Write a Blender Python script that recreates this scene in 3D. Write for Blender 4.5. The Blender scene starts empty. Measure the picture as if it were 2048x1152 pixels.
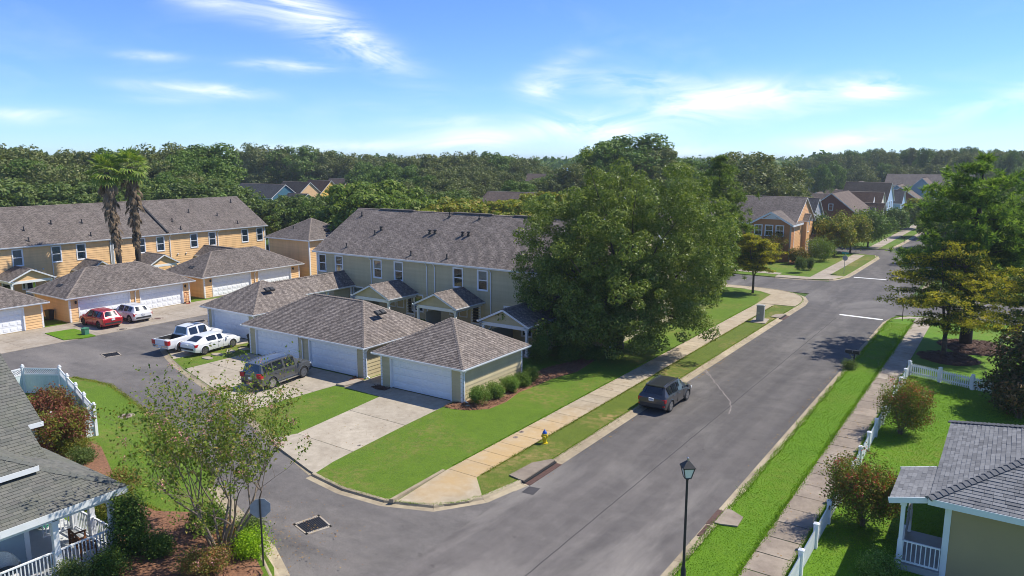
import bpy, bmesh, math, random
import numpy as np
from mathutils import Vector, Matrix, Euler

R = math.radians
scene = bpy.context.scene
COL = scene.collection
random.seed(7)
NPR = np.random.default_rng(11)

# ------------------------------------------------------------------ camera
CAMH, PITCH, YAW, FPX = 15.5, R(9.8), R(34.15), 1495.0
cam_d = bpy.data.cameras.new('camera')
cam_d.sensor_width = 36.0
cam_d.lens = 36.0 * FPX / 2048.0
cam_d.clip_start = 0.3
cam_d.clip_end = 9000.0
cam = bpy.data.objects.new('camera', cam_d)
cam.location = (0, 0, CAMH)
cam.rotation_euler = (R(90) - PITCH, 0, YAW)
COL.objects.link(cam)
scene.camera = cam

# ------------------------------------------------------------------ light
SUN = Vector((0.49, 0.61, 1.0)).normalized()
sun_el = math.asin(SUN.z)
sun_az = math.atan2(SUN.x, SUN.y)
sd = bpy.data.lights.new('sun', 'SUN')
sd.energy = 3.3
sd.angle = R(0.55)
sd.color = (1.0, 0.945, 0.84)
sun = bpy.data.objects.new('sun', sd)
sun.rotation_euler = (-SUN).to_track_quat('-Z', 'Y').to_euler()
sun.location = (0, 0, 60)
COL.objects.link(sun)

world = bpy.data.worlds.new('World')
scene.world = world
world.use_nodes = True
nt = world.node_tree
nt.nodes.clear()
wo = nt.nodes.new('ShaderNodeOutputWorld')
bg = nt.nodes.new('ShaderNodeBackground')
sky = nt.nodes.new('ShaderNodeTexSky')
sky.sky_type = 'NISHITA'
sky.sun_disc = False
sky.sun_elevation = sun_el
sky.sun_rotation = sun_az
sky.altitude = 20
sky.air_density = 0.8
sky.dust_density = 0.0
sky.ozone_density = 3.5
bg.inputs['Strength'].default_value = 0.115


def wn(t, **kw):
    n = nt.nodes.new(t)
    for k, v in kw.items():
        setattr(n, k, v)
    return n


# cirrus: soft patches and streaks at their own bearings, broken up by stretched noise
def sky_dir(px, py):
    x = (px - 1024) / 1495.0; y = -(py - 576) / 1495.0
    f = Vector((-math.sin(YAW) * math.cos(PITCH), math.cos(YAW) * math.cos(PITCH), -math.sin(PITCH))); r = Vector((math.cos(YAW), math.sin(YAW), 0)); u = r.cross(f)
    d = (f + r * x + u * y).normalized()
    return math.atan2(d.x, d.y), math.asin(d.z)


def m2(op, a, b=None):
    n = wn('ShaderNodeMath', operation=op)
    for k, v in ((0, a), (1, b)):
        if v is None:
            continue
        if isinstance(v, bpy.types.NodeSocket):
            nt.links.new(v, n.inputs[k])
        else:
            n.inputs[k].default_value = v
    return n.outputs[0]


tc = wn('ShaderNodeTexCoord')
sep = wn('ShaderNodeSeparateXYZ')
nt.links.new(tc.outputs['Generated'], sep.inputs[0])
AZ = m2('ARCTAN2', sep.outputs['X'], sep.outputs['Y'])
EL = m2('ARCSINE', sep.outputs['Z'])
cmb = wn('ShaderNodeCombineXYZ')
nt.links.new(AZ, cmb.inputs[0]); nt.links.new(EL, cmb.inputs[1])


def wisp(rot, sx, sy, scale, detail, rough, dist, lo, hi, loc):
    mp = wn('ShaderNodeMapping'); mp.inputs['Rotation'].default_value = (0, 0, R(rot)); mp.inputs['Scale'].default_value = (sx, sy, 1); mp.inputs['Location'].default_value = loc
    nt.links.new(cmb.outputs[0], mp.inputs[0])
    n = wn('ShaderNodeTexNoise'); n.inputs['Scale'].default_value = scale; n.inputs['Detail'].default_value = detail; n.inputs['Roughness'].default_value = rough; n.inputs['Distortion'].default_value = dist
    nt.links.new(mp.outputs[0], n.inputs['Vector'])
    r = wn('ShaderNodeMapRange'); r.inputs['From Min'].default_value = lo; r.inputs['From Max'].default_value = hi
    nt.links.new(n.outputs['Fac'], r.inputs['Value'])
    return r.outputs[0]


streak = wisp(-8, 7.0, 24.0, 1.0, 9, .60, 1.1, .36, .62, (2.0, 5.0, 0))
streak2 = wisp(30, 6.0, 26.0, 1.0, 9, .62, 1.0, .38, .66, (7.0, 1.0, 0))
billow = wisp(4, 3.0, 8.0, 1.0, 5, .55, .5, .46, .72, (4.0, 9.0, 0))
total = m2('MULTIPLY', m2('MULTIPLY', billow, streak), .16)       # thin cirrus over all the sky
for (px, py, hw, hh, rot, k, tex) in ((610, 30, 190, 34, -28, .95, streak2), (700, 70, 95, 22, -30, .8, streak2), (440, 8, 120, 20, -12, .6, streak2), (415, 180, 110, 11, -2, .95, streak), (575, 131, 75, 9, -2, .75, streak), (300, 112, 50, 7, 0, .5, streak),
                                      (1082, 178, 42, 22, 4, 1.1, streak), (1230, 165, 100, 22, -4, .4, streak), (1462, 200, 150, 30, 3, 1.3, streak), (1330, 155, 60, 12, -3, .5, streak), (1758, 174, 68, 22, 6, 1.25, streak), (965, 274, 115, 20, 3, .85, streak), (1180, 252, 95, 26, -2, 1.15, streak), (860, 243, 110, 9, 3, .5, streak),
                                      (1850, 245, 330, 18, 16, .6, streak), (1500, 294, 320, 12, 4, .45, streak), (700, 294, 200, 9, 2, .5, streak), (60, 232, 90, 12, 0, .6, streak), (330, 200, 70, 7, 0, .35, streak), (1120, 130, 60, 16, 20, .4, streak)):
    a0, e0 = sky_dir(px, py)
    du = m2('SUBTRACT', AZ, a0); dv = m2('SUBTRACT', EL, e0)
    c, s = math.cos(R(rot)), math.sin(R(rot))
    u = m2('MULTIPLY', m2('ADD', m2('MULTIPLY', du, c), m2('MULTIPLY', dv, s)), 1495.0 / hw)
    v = m2('MULTIPLY', m2('SUBTRACT', m2('MULTIPLY', dv, c), m2('MULTIPLY', du, s)), 1495.0 / hh)
    g = m2('POWER', 2.718, m2('MULTIPLY', m2('ADD', m2('MULTIPLY', u, u), m2('MULTIPLY', v, v)), -1.0))
    total = m2('ADD', total, m2('MULTIPLY', m2('MULTIPLY', g, m2('ADD', m2('MULTIPLY', tex, .9), .04)), k))
total = m2('MINIMUM', total, .92)
hs = wn('ShaderNodeMix', data_type='RGBA', blend_type='MULTIPLY')
hs.inputs['Factor'].default_value = 1.0
hs.inputs['B'].default_value = (.46, .60, .84, 1)
nt.links.new(sky.outputs[0], hs.inputs['A'])
cm = wn('ShaderNodeMix', data_type='RGBA')
cm.inputs['B'].default_value = (5.6, 5.85, 6.2, 1)
nt.links.new(hs.outputs['Result'], cm.inputs['A'])
nt.links.new(total, cm.inputs['Factor'])
nt.links.new(cm.outputs['Result'], bg.inputs['Color'])
nt.links.new(bg.outputs[0], wo.inputs['Surface'])

vs = scene.view_settings
vs.view_transform = 'Standard'
vs.look = 'None'
vs.gamma = 1.0
vs.use_curve_mapping = False
vs.exposure = 0.95
scene.cycles.max_bounces = 6
scene.cycles.diffuse_bounces = 3
scene.cycles.transparent_max_bounces = 12
scene.cycles.use_denoising = True
scene.cycles.filter_width = 1.0

# ------------------------------------------------------------------ placing by survey: pixel of the photograph -> point on a level plane
_fw = np.array([-math.sin(YAW) * math.cos(PITCH), math.cos(YAW) * math.cos(PITCH), -math.sin(PITCH)])
_rt = np.array([math.cos(YAW), math.sin(YAW), 0.0])
_up = np.cross(_rt, _fw)


def gp(px, py, z=0.0):
    d = _fw + _rt * (px - 1024) / FPX - _up * (py - 576) / FPX
    t = (z - CAMH) / d[2]
    return (float(d[0] * t), float(d[1] * t))


def azim(px, dist):
    """ground point at a level distance along a column of the photograph"""
    d = _fw + _rt * (px - 1024) / FPX - _up * (320 - 576) / FPX
    h = math.hypot(d[0], d[1])
    return (float(d[0] / h * dist), float(d[1] / h * dist))


# ------------------------------------------------------------------ mesh helpers
class MB:
    def __init__(self):
        self.v = []; self.f = []; self.uv = []; self.mi = []

    def face(self, pts, uv=None, mi=0):
        n = len(self.v)
        self.v += [tuple(p) for p in pts]
        self.f.append(tuple(range(n, n + len(pts))))
        self.uv += list(uv) if uv else [(0.0, 0.0)] * len(pts)
        self.mi.append(mi)

    def mesh_faces(self, verts, faces, mi=0):
        n = len(self.v)
        self.v += [tuple(p) for p in verts]
        for f in faces:
            self.f.append(tuple(i + n for i in f))
            self.uv += [(0.0, 0.0)] * len(f)
            self.mi.append(mi)

    def box(self, x0, y0, z0, x1, y1, z1, mi=0):
        x0, x1 = min(x0, x1), max(x0, x1); y0, y1 = min(y0, y1), max(y0, y1); z0, z1 = min(z0, z1), max(z0, z1)
        v = [(x0, y0, z0), (x1, y0, z0), (x1, y1, z0), (x0, y1, z0), (x0, y0, z1), (x1, y0, z1), (x1, y1, z1), (x0, y1, z1)]
        self.mesh_faces(v, [(0, 3, 2, 1), (4, 5, 6, 7), (0, 1, 5, 4), (1, 2, 6, 5), (2, 3, 7, 6), (3, 0, 4, 7)], mi)
        return self

    def beam(self, a, b, w, h, mi=0, up=(0, 0, 1)):
        """box-section bar from a to b"""
        a = Vector(a); b = Vector(b); d = (b - a).normalized()
        s = d.cross(Vector(up))
        if s.length < 1e-4:
            s = d.cross(Vector((0, 1, 0)))
        s.normalize(); u = s.cross(d).normalized()
        s = s * w / 2; u = u * h / 2
        v = [a - s - u, a + s - u, a + s + u, a - s + u, b - s - u, b + s - u, b + s + u, b - s + u]
        self.mesh_faces(v, [(0, 1, 2, 3), (7, 6, 5, 4), (0, 4, 5, 1), (1, 5, 6, 2), (2, 6, 7, 3), (3, 7, 4, 0)], mi)
        return self

    def prism(self, poly, z0, z1, mi=0):
        n = len(poly)
        v = [(p[0], p[1], z0) for p in poly] + [(p[0], p[1], z1) for p in poly]
        fs = [tuple(range(n - 1, -1, -1)), tuple(range(n, 2 * n))]
        fs += [(i, (i + 1) % n, n + (i + 1) % n, n + i) for i in range(n)]
        self.mesh_faces(v, fs, mi)
        return self

    def tube(self, pts, rad, k=8, mi=0, cap=True):
        pts = [Vector(p) for p in pts]
        if not hasattr(rad, '__len__'):
            rad = [rad] * len(pts)
        v = []
        prev = None
        for i, p in enumerate(pts):
            d = (pts[min(i + 1, len(pts) - 1)] - pts[max(i - 1, 0)])
            if d.length < 1e-9:
                d = Vector((0, 0, 1))
            d.normalize()
            if prev is None:
                s = d.cross(Vector((0.13, 0.99, 0.05)) if abs(d.z) > .7 else Vector((0, 0, 1))).normalized()
            else:
                s = (prev - d * prev.dot(d)).normalized()
            prev = s
            u = d.cross(s)
            for j in range(k):
                a = 2 * math.pi * j / k
                v.append(p + (s * math.cos(a) + u * math.sin(a)) * rad[i])
        fs = []
        for i in range(len(pts) - 1):
            for j in range(k):
                a = i * k + j; b = i * k + (j + 1) % k
                fs.append((a, b, b + k, a + k))
        if cap:
            fs.append(tuple(range(k - 1, -1, -1)))
            m = (len(pts) - 1) * k
            fs.append(tuple(range(m, m + k)))
        self.mesh_faces(v, fs, mi)
        return self

    def lathe(self, prof, k=16, c=(0, 0, 0), mi=0, axis='z'):
        v = []
        for r, z in prof:
            for j in range(k):
                a = 2 * math.pi * j / k
                p = (r * math.cos(a), r * math.sin(a), z)
                if axis == 'y':
                    p = (p[0], p[2], p[1])
                elif axis == 'x':
                    p = (p[2], p[0], p[1])
                v.append((p[0] + c[0], p[1] + c[1], p[2] + c[2]))
        fs = []
        for i in range(len(prof) - 1):
            for j in range(k):
                a = i * k + j; b = i * k + (j + 1) % k
                fs.append((a, b, b + k, a + k))
        m = (len(prof) - 1) * k
        fs.append(tuple(range(k - 1, -1, -1))); fs.append(tuple(range(m, m + k)))
        self.mesh_faces(v, fs, mi)
        return self

    def mesh(self, name, mats, smooth=None):
        me = bpy.data.meshes.new(name)
        me.from_pydata(self.v, [], self.f)
        uvl = me.uv_layers.new(name='UVMap')
        uvl.data.foreach_set('uv', np.array(self.uv, dtype=np.float32).ravel())
        if not isinstance(mats, (list, tuple)):
            mats = [mats]
        for m in mats:
            me.materials.append(m)
        if len(mats) > 1:
            me.polygons.foreach_set('material_index', self.mi)
        if smooth is not None:
            me.polygons.foreach_set('use_smooth', [True] * len(me.polygons))
            if smooth < 180:
                bm = bmesh.new(); bm.from_mesh(me)
                bmesh.ops.remove_doubles(bm, verts=bm.verts, dist=1e-5)
                for e in bm.edges:
                    if len(e.link_faces) == 2 and e.calc_face_angle(0) > R(smooth):
                        e.smooth = False
                bm.to_mesh(me); bm.free()
        me.update()
        return me

    def obj(self, name, mats, parent=None, smooth=None, loc=None, rz=0.0, **props):
        return link(name, self.mesh(name, mats, smooth), parent, loc, rz, **props)


def link(name, me, parent=None, loc=None, rz=0.0, **props):
    o = bpy.data.objects.new(name, me)
    COL.objects.link(o)
    if parent is not None:
        o.parent = parent
    if loc is not None:
        o.location = loc
    if rz:
        o.rotation_euler = (0, 0, rz)
    for k, v in props.items():
        o[k] = v
    return o


def thing(name, label, cat, loc=(0, 0, 0), rz=0.0, group=None):
    o = bpy.data.objects.new(name, None)
    o.empty_display_size = 0.2
    COL.objects.link(o)
    o.location = loc
    o.rotation_euler = (0, 0, rz)
    o['label'] = label; o['category'] = cat
    if group:
        o['group'] = group
    return o


def tag(o, label, cat, group=None):
    o['label'] = label; o['category'] = cat
    if group:
        o['group'] = group
    return o


def dup(root, loc, rz=None, label=None, group=None, scale=None):
    r = root.copy(); COL.objects.link(r); r.location = loc
    if rz is not None:
        r.rotation_euler = (0, 0, rz)
    if scale is not None:
        r.scale = scale if hasattr(scale, '__len__') else (scale,) * 3
    if label:
        r['label'] = label
    if group:
        r['group'] = group
    for ch in list(root.children):
        c = ch.copy(); COL.objects.link(c); c.parent = r
        for g in list(ch.children):
            d = g.copy(); COL.objects.link(d); d.parent = c
    return r


def np_mesh(name, verts, faces, mat):
    """verts (N,3), faces (M,k) arrays"""
    me = bpy.data.meshes.new(name)
    n, m, k = len(verts), len(faces), faces.shape[1]
    me.vertices.add(n); me.vertices.foreach_set('co', np.ascontiguousarray(verts, dtype=np.float32).ravel())
    me.loops.add(m * k); me.loops.foreach_set('vertex_index', np.ascontiguousarray(faces, dtype=np.int32).ravel())
    me.polygons.add(m)
    me.polygons.foreach_set('loop_start', np.arange(0, m * k, k, dtype=np.int32))
    me.polygons.foreach_set('loop_total', np.full(m, k, dtype=np.int32))
    me.materials.append(mat)
    me.update(calc_edges=True)
    return me


# ------------------------------------------------------------------ materials
def new_mat(name):
    m = bpy.data.materials.new(name); m.use_nodes = True
    n = m.node_tree
    b = n.nodes['Principled BSDF']
    return m, n, b


def nn(n, t, ins=None, **kw):
    x = n.nodes.new(t)
    for k, v in kw.items():
        setattr(x, k, v)
    for k, v in (ins or {}).items():
        if isinstance(v, bpy.types.NodeSocket):
            n.links.new(v, x.inputs[k])
        else:
            x.inputs[k].default_value = v
    return x


def noise(n, vec, scale, detail=4, rough=.55, dist=0.0):
    x = nn(n, 'ShaderNodeTexNoise', {'Scale': scale, 'Detail': detail, 'Roughness': rough, 'Distortion': dist})
    if vec is not None:
        n.links.new(vec, x.inputs['Vector'])
    return x.outputs['Fac']


def ramp(n, fac, a, b):
    x = nn(n, 'ShaderNodeMapRange', {'Value': fac, 'From Min': a, 'From Max': b})
    return x.outputs[0]


def mix(n, fac, a, b, mode='MIX'):
    x = n.nodes.new('ShaderNodeMix'); x.data_type = 'RGBA'; x.blend_type = mode
    for s, v in (('Factor', fac), ('A', a), ('B', b)):
        if isinstance(v, bpy.types.NodeSocket):
            n.links.new(v, x.inputs[s])
        elif s == 'Factor':
            x.inputs[s].default_value = v
        else:
            x.inputs[s].default_value = (*v[:3], 1)
    return x.outputs['Result']


def bump(n, b, h, strength=.3, dist=.02):
    x = nn(n, 'ShaderNodeBump', {'Height': h, 'Strength': strength, 'Distance': dist})
    n.links.new(x.outputs[0], b.inputs['Normal'])


def pos(n):
    return n.nodes.new('ShaderNodeNewGeometry').outputs['Position']


def pm(name, col, rough=.6, var=.12, scale=1.5, fine=40.0, metal=0.0, bmp=0.0, spec=.5, coat=0.0, obj=False):
    m, n, b = new_mat(name)
    p = n.nodes.new('ShaderNodeTexCoord').outputs['Object'] if obj else pos(n)
    a = noise(n, p, scale, 5, .6)
    f = noise(n, p, fine, 3, .6)
    lo = tuple(c * (1 - var) for c in col); hi = tuple(min(1, c * (1 + var)) for c in col)
    c = mix(n, ramp(n, a, .3, .7), lo, hi)
    c = mix(n, ramp(n, f, .25, .75), tuple([1 - var * .5] * 3), (1, 1, 1)) if False else c
    n.links.new(c, b.inputs['Base Color'])
    b.inputs['Roughness'].default_value = rough
    b.inputs['Metallic'].default_value = metal
    b.inputs['Specular IOR Level'].default_value = spec
    b.inputs['Coat Weight'].default_value = coat
    b.inputs['Coat Roughness'].default_value = .05
    if bmp:
        bump(n, b, f, bmp, .01)
    return m


def leaf_mat(name, cols, trans=.35, rough=.45, wscale=.35):
    """leaves: every leaf its own tint out of cols, light passing through"""
    m, n, b = new_mat(name)
    g = n.nodes.new('ShaderNodeNewGeometry')
    oi = n.nodes.new('ShaderNodeObjectInfo')
    add = nn(n, 'ShaderNodeMath', {0: g.outputs['Random Per Island'], 1: oi.outputs['Random']}, operation='ADD')
    fr = nn(n, 'ShaderNodeMath', {0: add.outputs[0]}, operation='FRACT')
    cr = n.nodes.new('ShaderNodeValToRGB')
    el = cr.color_ramp.elements
    el[0].position = 0; el[0].color = (*cols[0], 1)
    el[1].position = 1; el[1].color = (*cols[-1], 1)
    for i, c in enumerate(cols[1:-1]):
        e = el.new((i + 1) / (len(cols) - 1)); e.color = (*c, 1)
    n.links.new(fr.outputs[0], cr.inputs[0])
    w = noise(n, g.outputs['Position'], wscale, 3)
    c = mix(n, ramp(n, w, .3, .7), (1.20, 1.20, 1.06), (1.85, 1.75, 1.55))
    c2 = mix(n, 1.0, cr.outputs[0], c, 'MULTIPLY')
    n.links.new(c2, b.inputs['Base Color'])
    b.inputs['Roughness'].default_value = rough
    b.inputs['Specular IOR Level'].default_value = .10
    t = n.nodes.new('ShaderNodeBsdfTranslucent')
    tcol = mix(n, 1.0, c2, (1.25, 1.35, .55), 'MULTIPLY')
    n.links.new(tcol, t.inputs['Color'])
    ms = n.nodes.new('ShaderNodeMixShader'); ms.inputs[0].default_value = trans
    n.links.new(b.outputs[0], ms.inputs[1]); n.links.new(t.outputs[0], ms.inputs[2])
    n.links.new(ms.outputs[0], n.nodes['Material Output'].inputs['Surface'])
    return m


def grass_mat(name, c_dark, c_mid, c_light, c_dry, dry=.25):
    m, n, b = new_mat(name)
    p = pos(n)
    big = noise(n, p, .16, 4, .6, .4)
    med = noise(n, p, 1.1, 5, .65)
    fin = noise(n, p, 14, 4, .7)
    c = mix(n, ramp(n, med, .32, .68), c_dark, c_mid)
    c = mix(n, ramp(n, fin, .38, .72), c, c_light)
    dr = nn(n, 'ShaderNodeMath', {0: ramp(n, big, .47, .66), 1: ramp(n, noise(n, p, 2.7, 4, .7), .42, .62)}, operation='MULTIPLY')
    dr2 = nn(n, 'ShaderNodeMath', {0: dr.outputs[0], 1: dry}, operation='MULTIPLY', use_clamp=True)
    c = mix(n, dr2.outputs[0], c, c_dry)
    n.links.new(c, b.inputs['Base Color'])
    b.inputs['Roughness'].default_value = .8
    b.inputs['Specular IOR Level'].default_value = .15
    bump(n, b, fin, .7, .05)
    return m


def asphalt_mat(name, base, var, patch, patchcol, grit, along=None):
    m, n, b = new_mat(name)
    p = pos(n)
    mp_ = nn(n, 'ShaderNodeMapping', {'Vector': p})
    mp_.inputs['Scale'].default_value = (1.0, .33, 1) if along is None else along
    big = noise(n, mp_.outputs[0], .22, 5, .6, .6)
    med = noise(n, p, .9, 6, .65, .3)
    gr = noise(n, p, 38, 2, .7)
    gr2 = noise(n, p, 9, 3, .7)
    lo = tuple(c * (1 - var) for c in base); hi = tuple(c * (1 + var) for c in base)
    c = mix(n, ramp(n, med, .3, .7), lo, hi)
    mp3 = nn(n, 'ShaderNodeMapping', {'Vector': p}); mp3.inputs['Scale'].default_value = (.9, .035, 1) if along is None else (.06, .5, 1)
    tr = noise(n, mp3.outputs[0], 1.0, 4, .6)
    c = mix(n, ramp(n, tr, .35, .68), mix(n, 1.0, c, (.80, .80, .81), 'MULTIPLY'), mix(n, 1.0, c, (1.14, 1.13, 1.12), 'MULTIPLY'))
    spots = noise(n, p, 2.2, 2, .5)
    c = mix(n, ramp(n, spots, .70, .78), c, mix(n, 1.0, c, (.70, .70, .70), 'MULTIPLY'))
    f = nn(n, 'ShaderNodeMath', {0: ramp(n, big, .5, .68), 1: patch}, operation='MULTIPLY')
    c = mix(n, f.outputs[0], c, patchcol)
    if along is None:      # the older, more bleached surface at the south end of the road
        sp = nn(n, 'ShaderNodeSeparateXYZ', {0: p})
        wy = nn(n, 'ShaderNodeMath', {0: sp.outputs[1], 1: nn(n, 'ShaderNodeMath', {0: med, 1: 16.0}, operation='MULTIPLY').outputs[0]}, operation='ADD')
        c = mix(n, ramp(n, wy.outputs[0], 52, 28), c, mix(n, 1.0, c, (1.34, 1.33, 1.33), 'MULTIPLY'))
    c = mix(n, ramp(n, gr, .35, .7), mix(n, 1.0, c, (1 - grit,) * 3, 'MULTIPLY'), mix(n, 1.0, c, (1 + grit,) * 3, 'MULTIPLY'))
    c = mix(n, ramp(n, gr2, .3, .75), mix(n, 1.0, c, (1 - grit * .5,) * 3, 'MULTIPLY'), c)
    n.links.new(c, b.inputs['Base Color'])
    b.inputs['Roughness'].default_value = .82
    b.inputs['Specular IOR Level'].default_value = .3
    bump(n, b, gr, .35, .01)
    return m


def concrete_mat(name, base, stain, sx=.5, rust=None):
    m, n, b = new_mat(name)
    p = pos(n)
    oi = n.nodes.new('ShaderNodeObjectInfo')
    big = noise(n, p, .45, 5, .65, .5)
    med = noise(n, p, 2.6, 6, .7)
    fin = noise(n, p, 30, 3, .7)
    c = mix(n, ramp(n, big, .38, .72), base, stain)
    c = mix(n, ramp(n, med, .35, .75), mix(n, 1.0, c, (.80, .79, .77), 'MULTIPLY'), mix(n, 1.0, c, (1.06, 1.06, 1.06), 'MULTIPLY'))
    c = mix(n, ramp(n, fin, .3, .8), mix(n, 1.0, c, (.86, .86, .86), 'MULTIPLY'), c)
    tint = nn(n, 'ShaderNodeMapRange', {'Value': oi.outputs['Random'], 'To Min': .88, 'To Max': 1.06})
    cc = nn(n, 'ShaderNodeCombineColor', {0: tint.outputs[0], 1: tint.outputs[0], 2: tint.outputs[0]})
    c = mix(n, 1.0, c, cc.outputs[0], 'MULTIPLY')
    if rust:  # iron stain from hydrant and sprinkler water: (x, y, radius)
        x, y, rx, ry, col = rust
        sp = nn(n, 'ShaderNodeSeparateXYZ', {0: p})
        ax = nn(n, 'ShaderNodeMath', {0: sp.outputs[0], 1: x}, operation='SUBTRACT')
        ay = nn(n, 'ShaderNodeMath', {0: sp.outputs[1], 1: y}, operation='SUBTRACT')
        bx = nn(n, 'ShaderNodeMath', {0: ax.outputs[0], 1: rx}, operation='DIVIDE')
        by = nn(n, 'ShaderNodeMath', {0: ay.outputs[0], 1: ry}, operation='DIVIDE')
        x2 = nn(n, 'ShaderNodeMath', {0: bx.outputs[0], 1: 2.0}, operation='POWER')
        y2 = nn(n, 'ShaderNodeMath', {0: by.outputs[0], 1: 2.0}, operation='POWER')
        for q in (x2, y2):
            pass
        sx2 = nn(n, 'ShaderNodeMath', {0: bx.outputs[0], 1: bx.outputs[0]}, operation='MULTIPLY')
        sy2 = nn(n, 'ShaderNodeMath', {0: by.outputs[0], 1: by.outputs[0]}, operation='MULTIPLY')
        d = nn(n, 'ShaderNodeMath', {0: sx2.outputs[0], 1: sy2.outputs[0]}, operation='ADD')
        e = nn(n, 'ShaderNodeMath', {0: d.outputs[0], 1: ramp(n, noise(n, p, 1.3, 5, .7), .2, .8)}, operation='ADD')
        k = nn(n, 'ShaderNodeMapRange', {'Value': e.outputs[0], 'From Min': .35, 'From Max': 1.55, 'To Min': .68, 'To Max': 0.0})
        c = mix(n, k.outputs[0], c, col)
    n.links.new(c, b.inputs['Base Color'])
    b.inputs['Roughness'].default_value = .85
    b.inputs['Specular IOR Level'].default_value = .25
    bump(n, b, fin, .25, .01)
    return m


def shingle_mat(name, a, bcol, dark, bw=.33, rh=.145, stain=(.75, .75, .75), uv=True):
    m, n, b = new_mat(name)
    u = n.nodes.new('ShaderNodeTexCoord').outputs['UV']
    br = nn(n, 'ShaderNodeTexBrick', {'Vector': u, 'Color1': (*a, 1), 'Color2': (*bcol, 1), 'Mortar': (*dark, 1), 'Scale': 1.0,
                                      'Mortar Size': .012, 'Mortar Smooth': .2, 'Bias': -.1, 'Brick Width': bw, 'Row Height': rh})
    br.offset = .5
    br2 = nn(n, 'ShaderNodeTexBrick', {'Vector': u, 'Color1': (1, 1, 1, 1), 'Color2': (.40, .38, .38, 1), 'Mortar': (.7, .7, .7, 1), 'Scale': 1.0,
                                       'Mortar Size': .0, 'Bias': -.15, 'Brick Width': bw * .5, 'Row Height': rh})
    br2.offset = .37  # dark dashes: shadow of the raised tabs put into the colour
    c = mix(n, .85, br.outputs['Color'], br2.outputs['Color'], 'MULTIPLY')
    p = pos(n)
    big = noise(n, p, .5, 5, .6)
    c = mix(n, ramp(n, big, .35, .75), c, mix(n, 1.0, c, stain, 'MULTIPLY'))
    mpu = nn(n, 'ShaderNodeMapping', {'Vector': u}); mpu.inputs['Scale'].default_value = (1.3, .16, 1)
    c = mix(n, ramp(n, noise(n, mpu.outputs[0], 1.0, 5, .65), .42, .72), c, mix(n, 1.0, c, (.76, .75, .74), 'MULTIPLY'))
    fin = noise(n, p, 25, 3, .7)
    c = mix(n, ramp(n, fin, .3, .8), mix(n, 1.0, c, (.78, .78, .78), 'MULTIPLY'), mix(n, 1.0, c, (1.12, 1.12, 1.12), 'MULTIPLY'))
    n.links.new(c, b.inputs['Base Color'])
    b.inputs['Roughness'].default_value = .9
    b.inputs['Specular IOR Level'].default_value = .2
    bump(n, b, fin, .3, .01)
    return m


def tab_mat(name, cols, moss=None):
    """single shingle tabs: every tab its own tint"""
    m, n, b = new_mat(name)
    g = n.nodes.new('ShaderNodeNewGeometry')
    oi = n.nodes.new('ShaderNodeObjectInfo')
    add = nn(n, 'ShaderNodeMath', {0: g.outputs['Random Per Island'], 1: oi.outputs['Random']}, operation='ADD')
    fr = nn(n, 'ShaderNodeMath', {0: add.outputs[0]}, operation='FRACT')
    cr = n.nodes.new('ShaderNodeValToRGB')
    el = cr.color_ramp.elements
    el[0].position = 0; el[0].color = (*cols[0], 1)
    el[1].position = 1; el[1].color = (*cols[-1], 1)
    for i, c in enumerate(cols[1:-1]):
        e = el.new((i + 1) / (len(cols) - 1)); e.color = (*c, 1)
    n.links.new(fr.outputs[0], cr.inputs[0])
    p = g.outputs['Position']
    c = cr.outputs[0]
    if moss:
        c = mix(n, ramp(n, noise(n, p, .7, 5, .7), .45, .75), c, moss)
    fin = noise(n, p, 28, 3, .7)
    c = mix(n, ramp(n, fin, .3, .8), mix(n, 1.0, c, (.75, .75, .75), 'MULTIPLY'), mix(n, 1.0, c, (1.12, 1.12, 1.12), 'MULTIPLY'))
    n.links.new(c, b.inputs['Base Color'])
    b.inputs['Roughness'].default_value = .9
    b.inputs['Specular IOR Level'].default_value = .2
    bump(n, b, fin, .3, .01)
    return m


def glass_mat(name, tint=(.02, .03, .04), refl=.03):
    m, n, b = new_mat(name)
    g = nn(n, 'ShaderNodeBsdfGlossy', {'Color': (.9, .95, 1, 1), 'Roughness': .04})
    t = nn(n, 'ShaderNodeBsdfTransparent', {'Color': (.72, .78, .78, 1)})
    lw = nn(n, 'ShaderNodeLayerWeight', {'Blend': .25})
    a = nn(n, 'ShaderNodeMath', {0: lw.outputs['Fresnel'], 1: refl}, operation='ADD')
    ms = nn(n, 'ShaderNodeMixShader', {0: a.outputs[0]})
    n.links.new(t.outputs[0], ms.inputs[1]); n.links.new(g.outputs[0], ms.inputs[2])
    n.links.new(ms.outputs[0], n.nodes['Material Output'].inputs['Surface'])
    return m


def wall_mat(name, col):
    """painted siding with faint run-off marks and sun-faded boards"""
    m, n, b = new_mat(name)
    p = pos(n)
    mp_ = nn(n, 'ShaderNodeMapping', {'Vector': p}); mp_.inputs['Scale'].default_value = (1.6, 1.6, .18)
    a = noise(n, mp_.outputs[0], 1.0, 5, .65)
    mp2 = nn(n, 'ShaderNodeMapping', {'Vector': p}); mp2.inputs['Scale'].default_value = (.12, .12, 4.2)
    d = noise(n, mp2.outputs[0], 1.0, 2, .5)
    c = mix(n, ramp(n, a, .40, .75), col, tuple(q * .86 for q in col))
    c = mix(n, ramp(n, d, .35, .65), mix(n, 1.0, c, (.94, .94, .94), 'MULTIPLY'), mix(n, 1.0, c, (1.05, 1.05, 1.06), 'MULTIPLY'))
    n.links.new(c, b.inputs['Base Color']); b.inputs['Roughness'].default_value = .7
    return m


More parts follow.
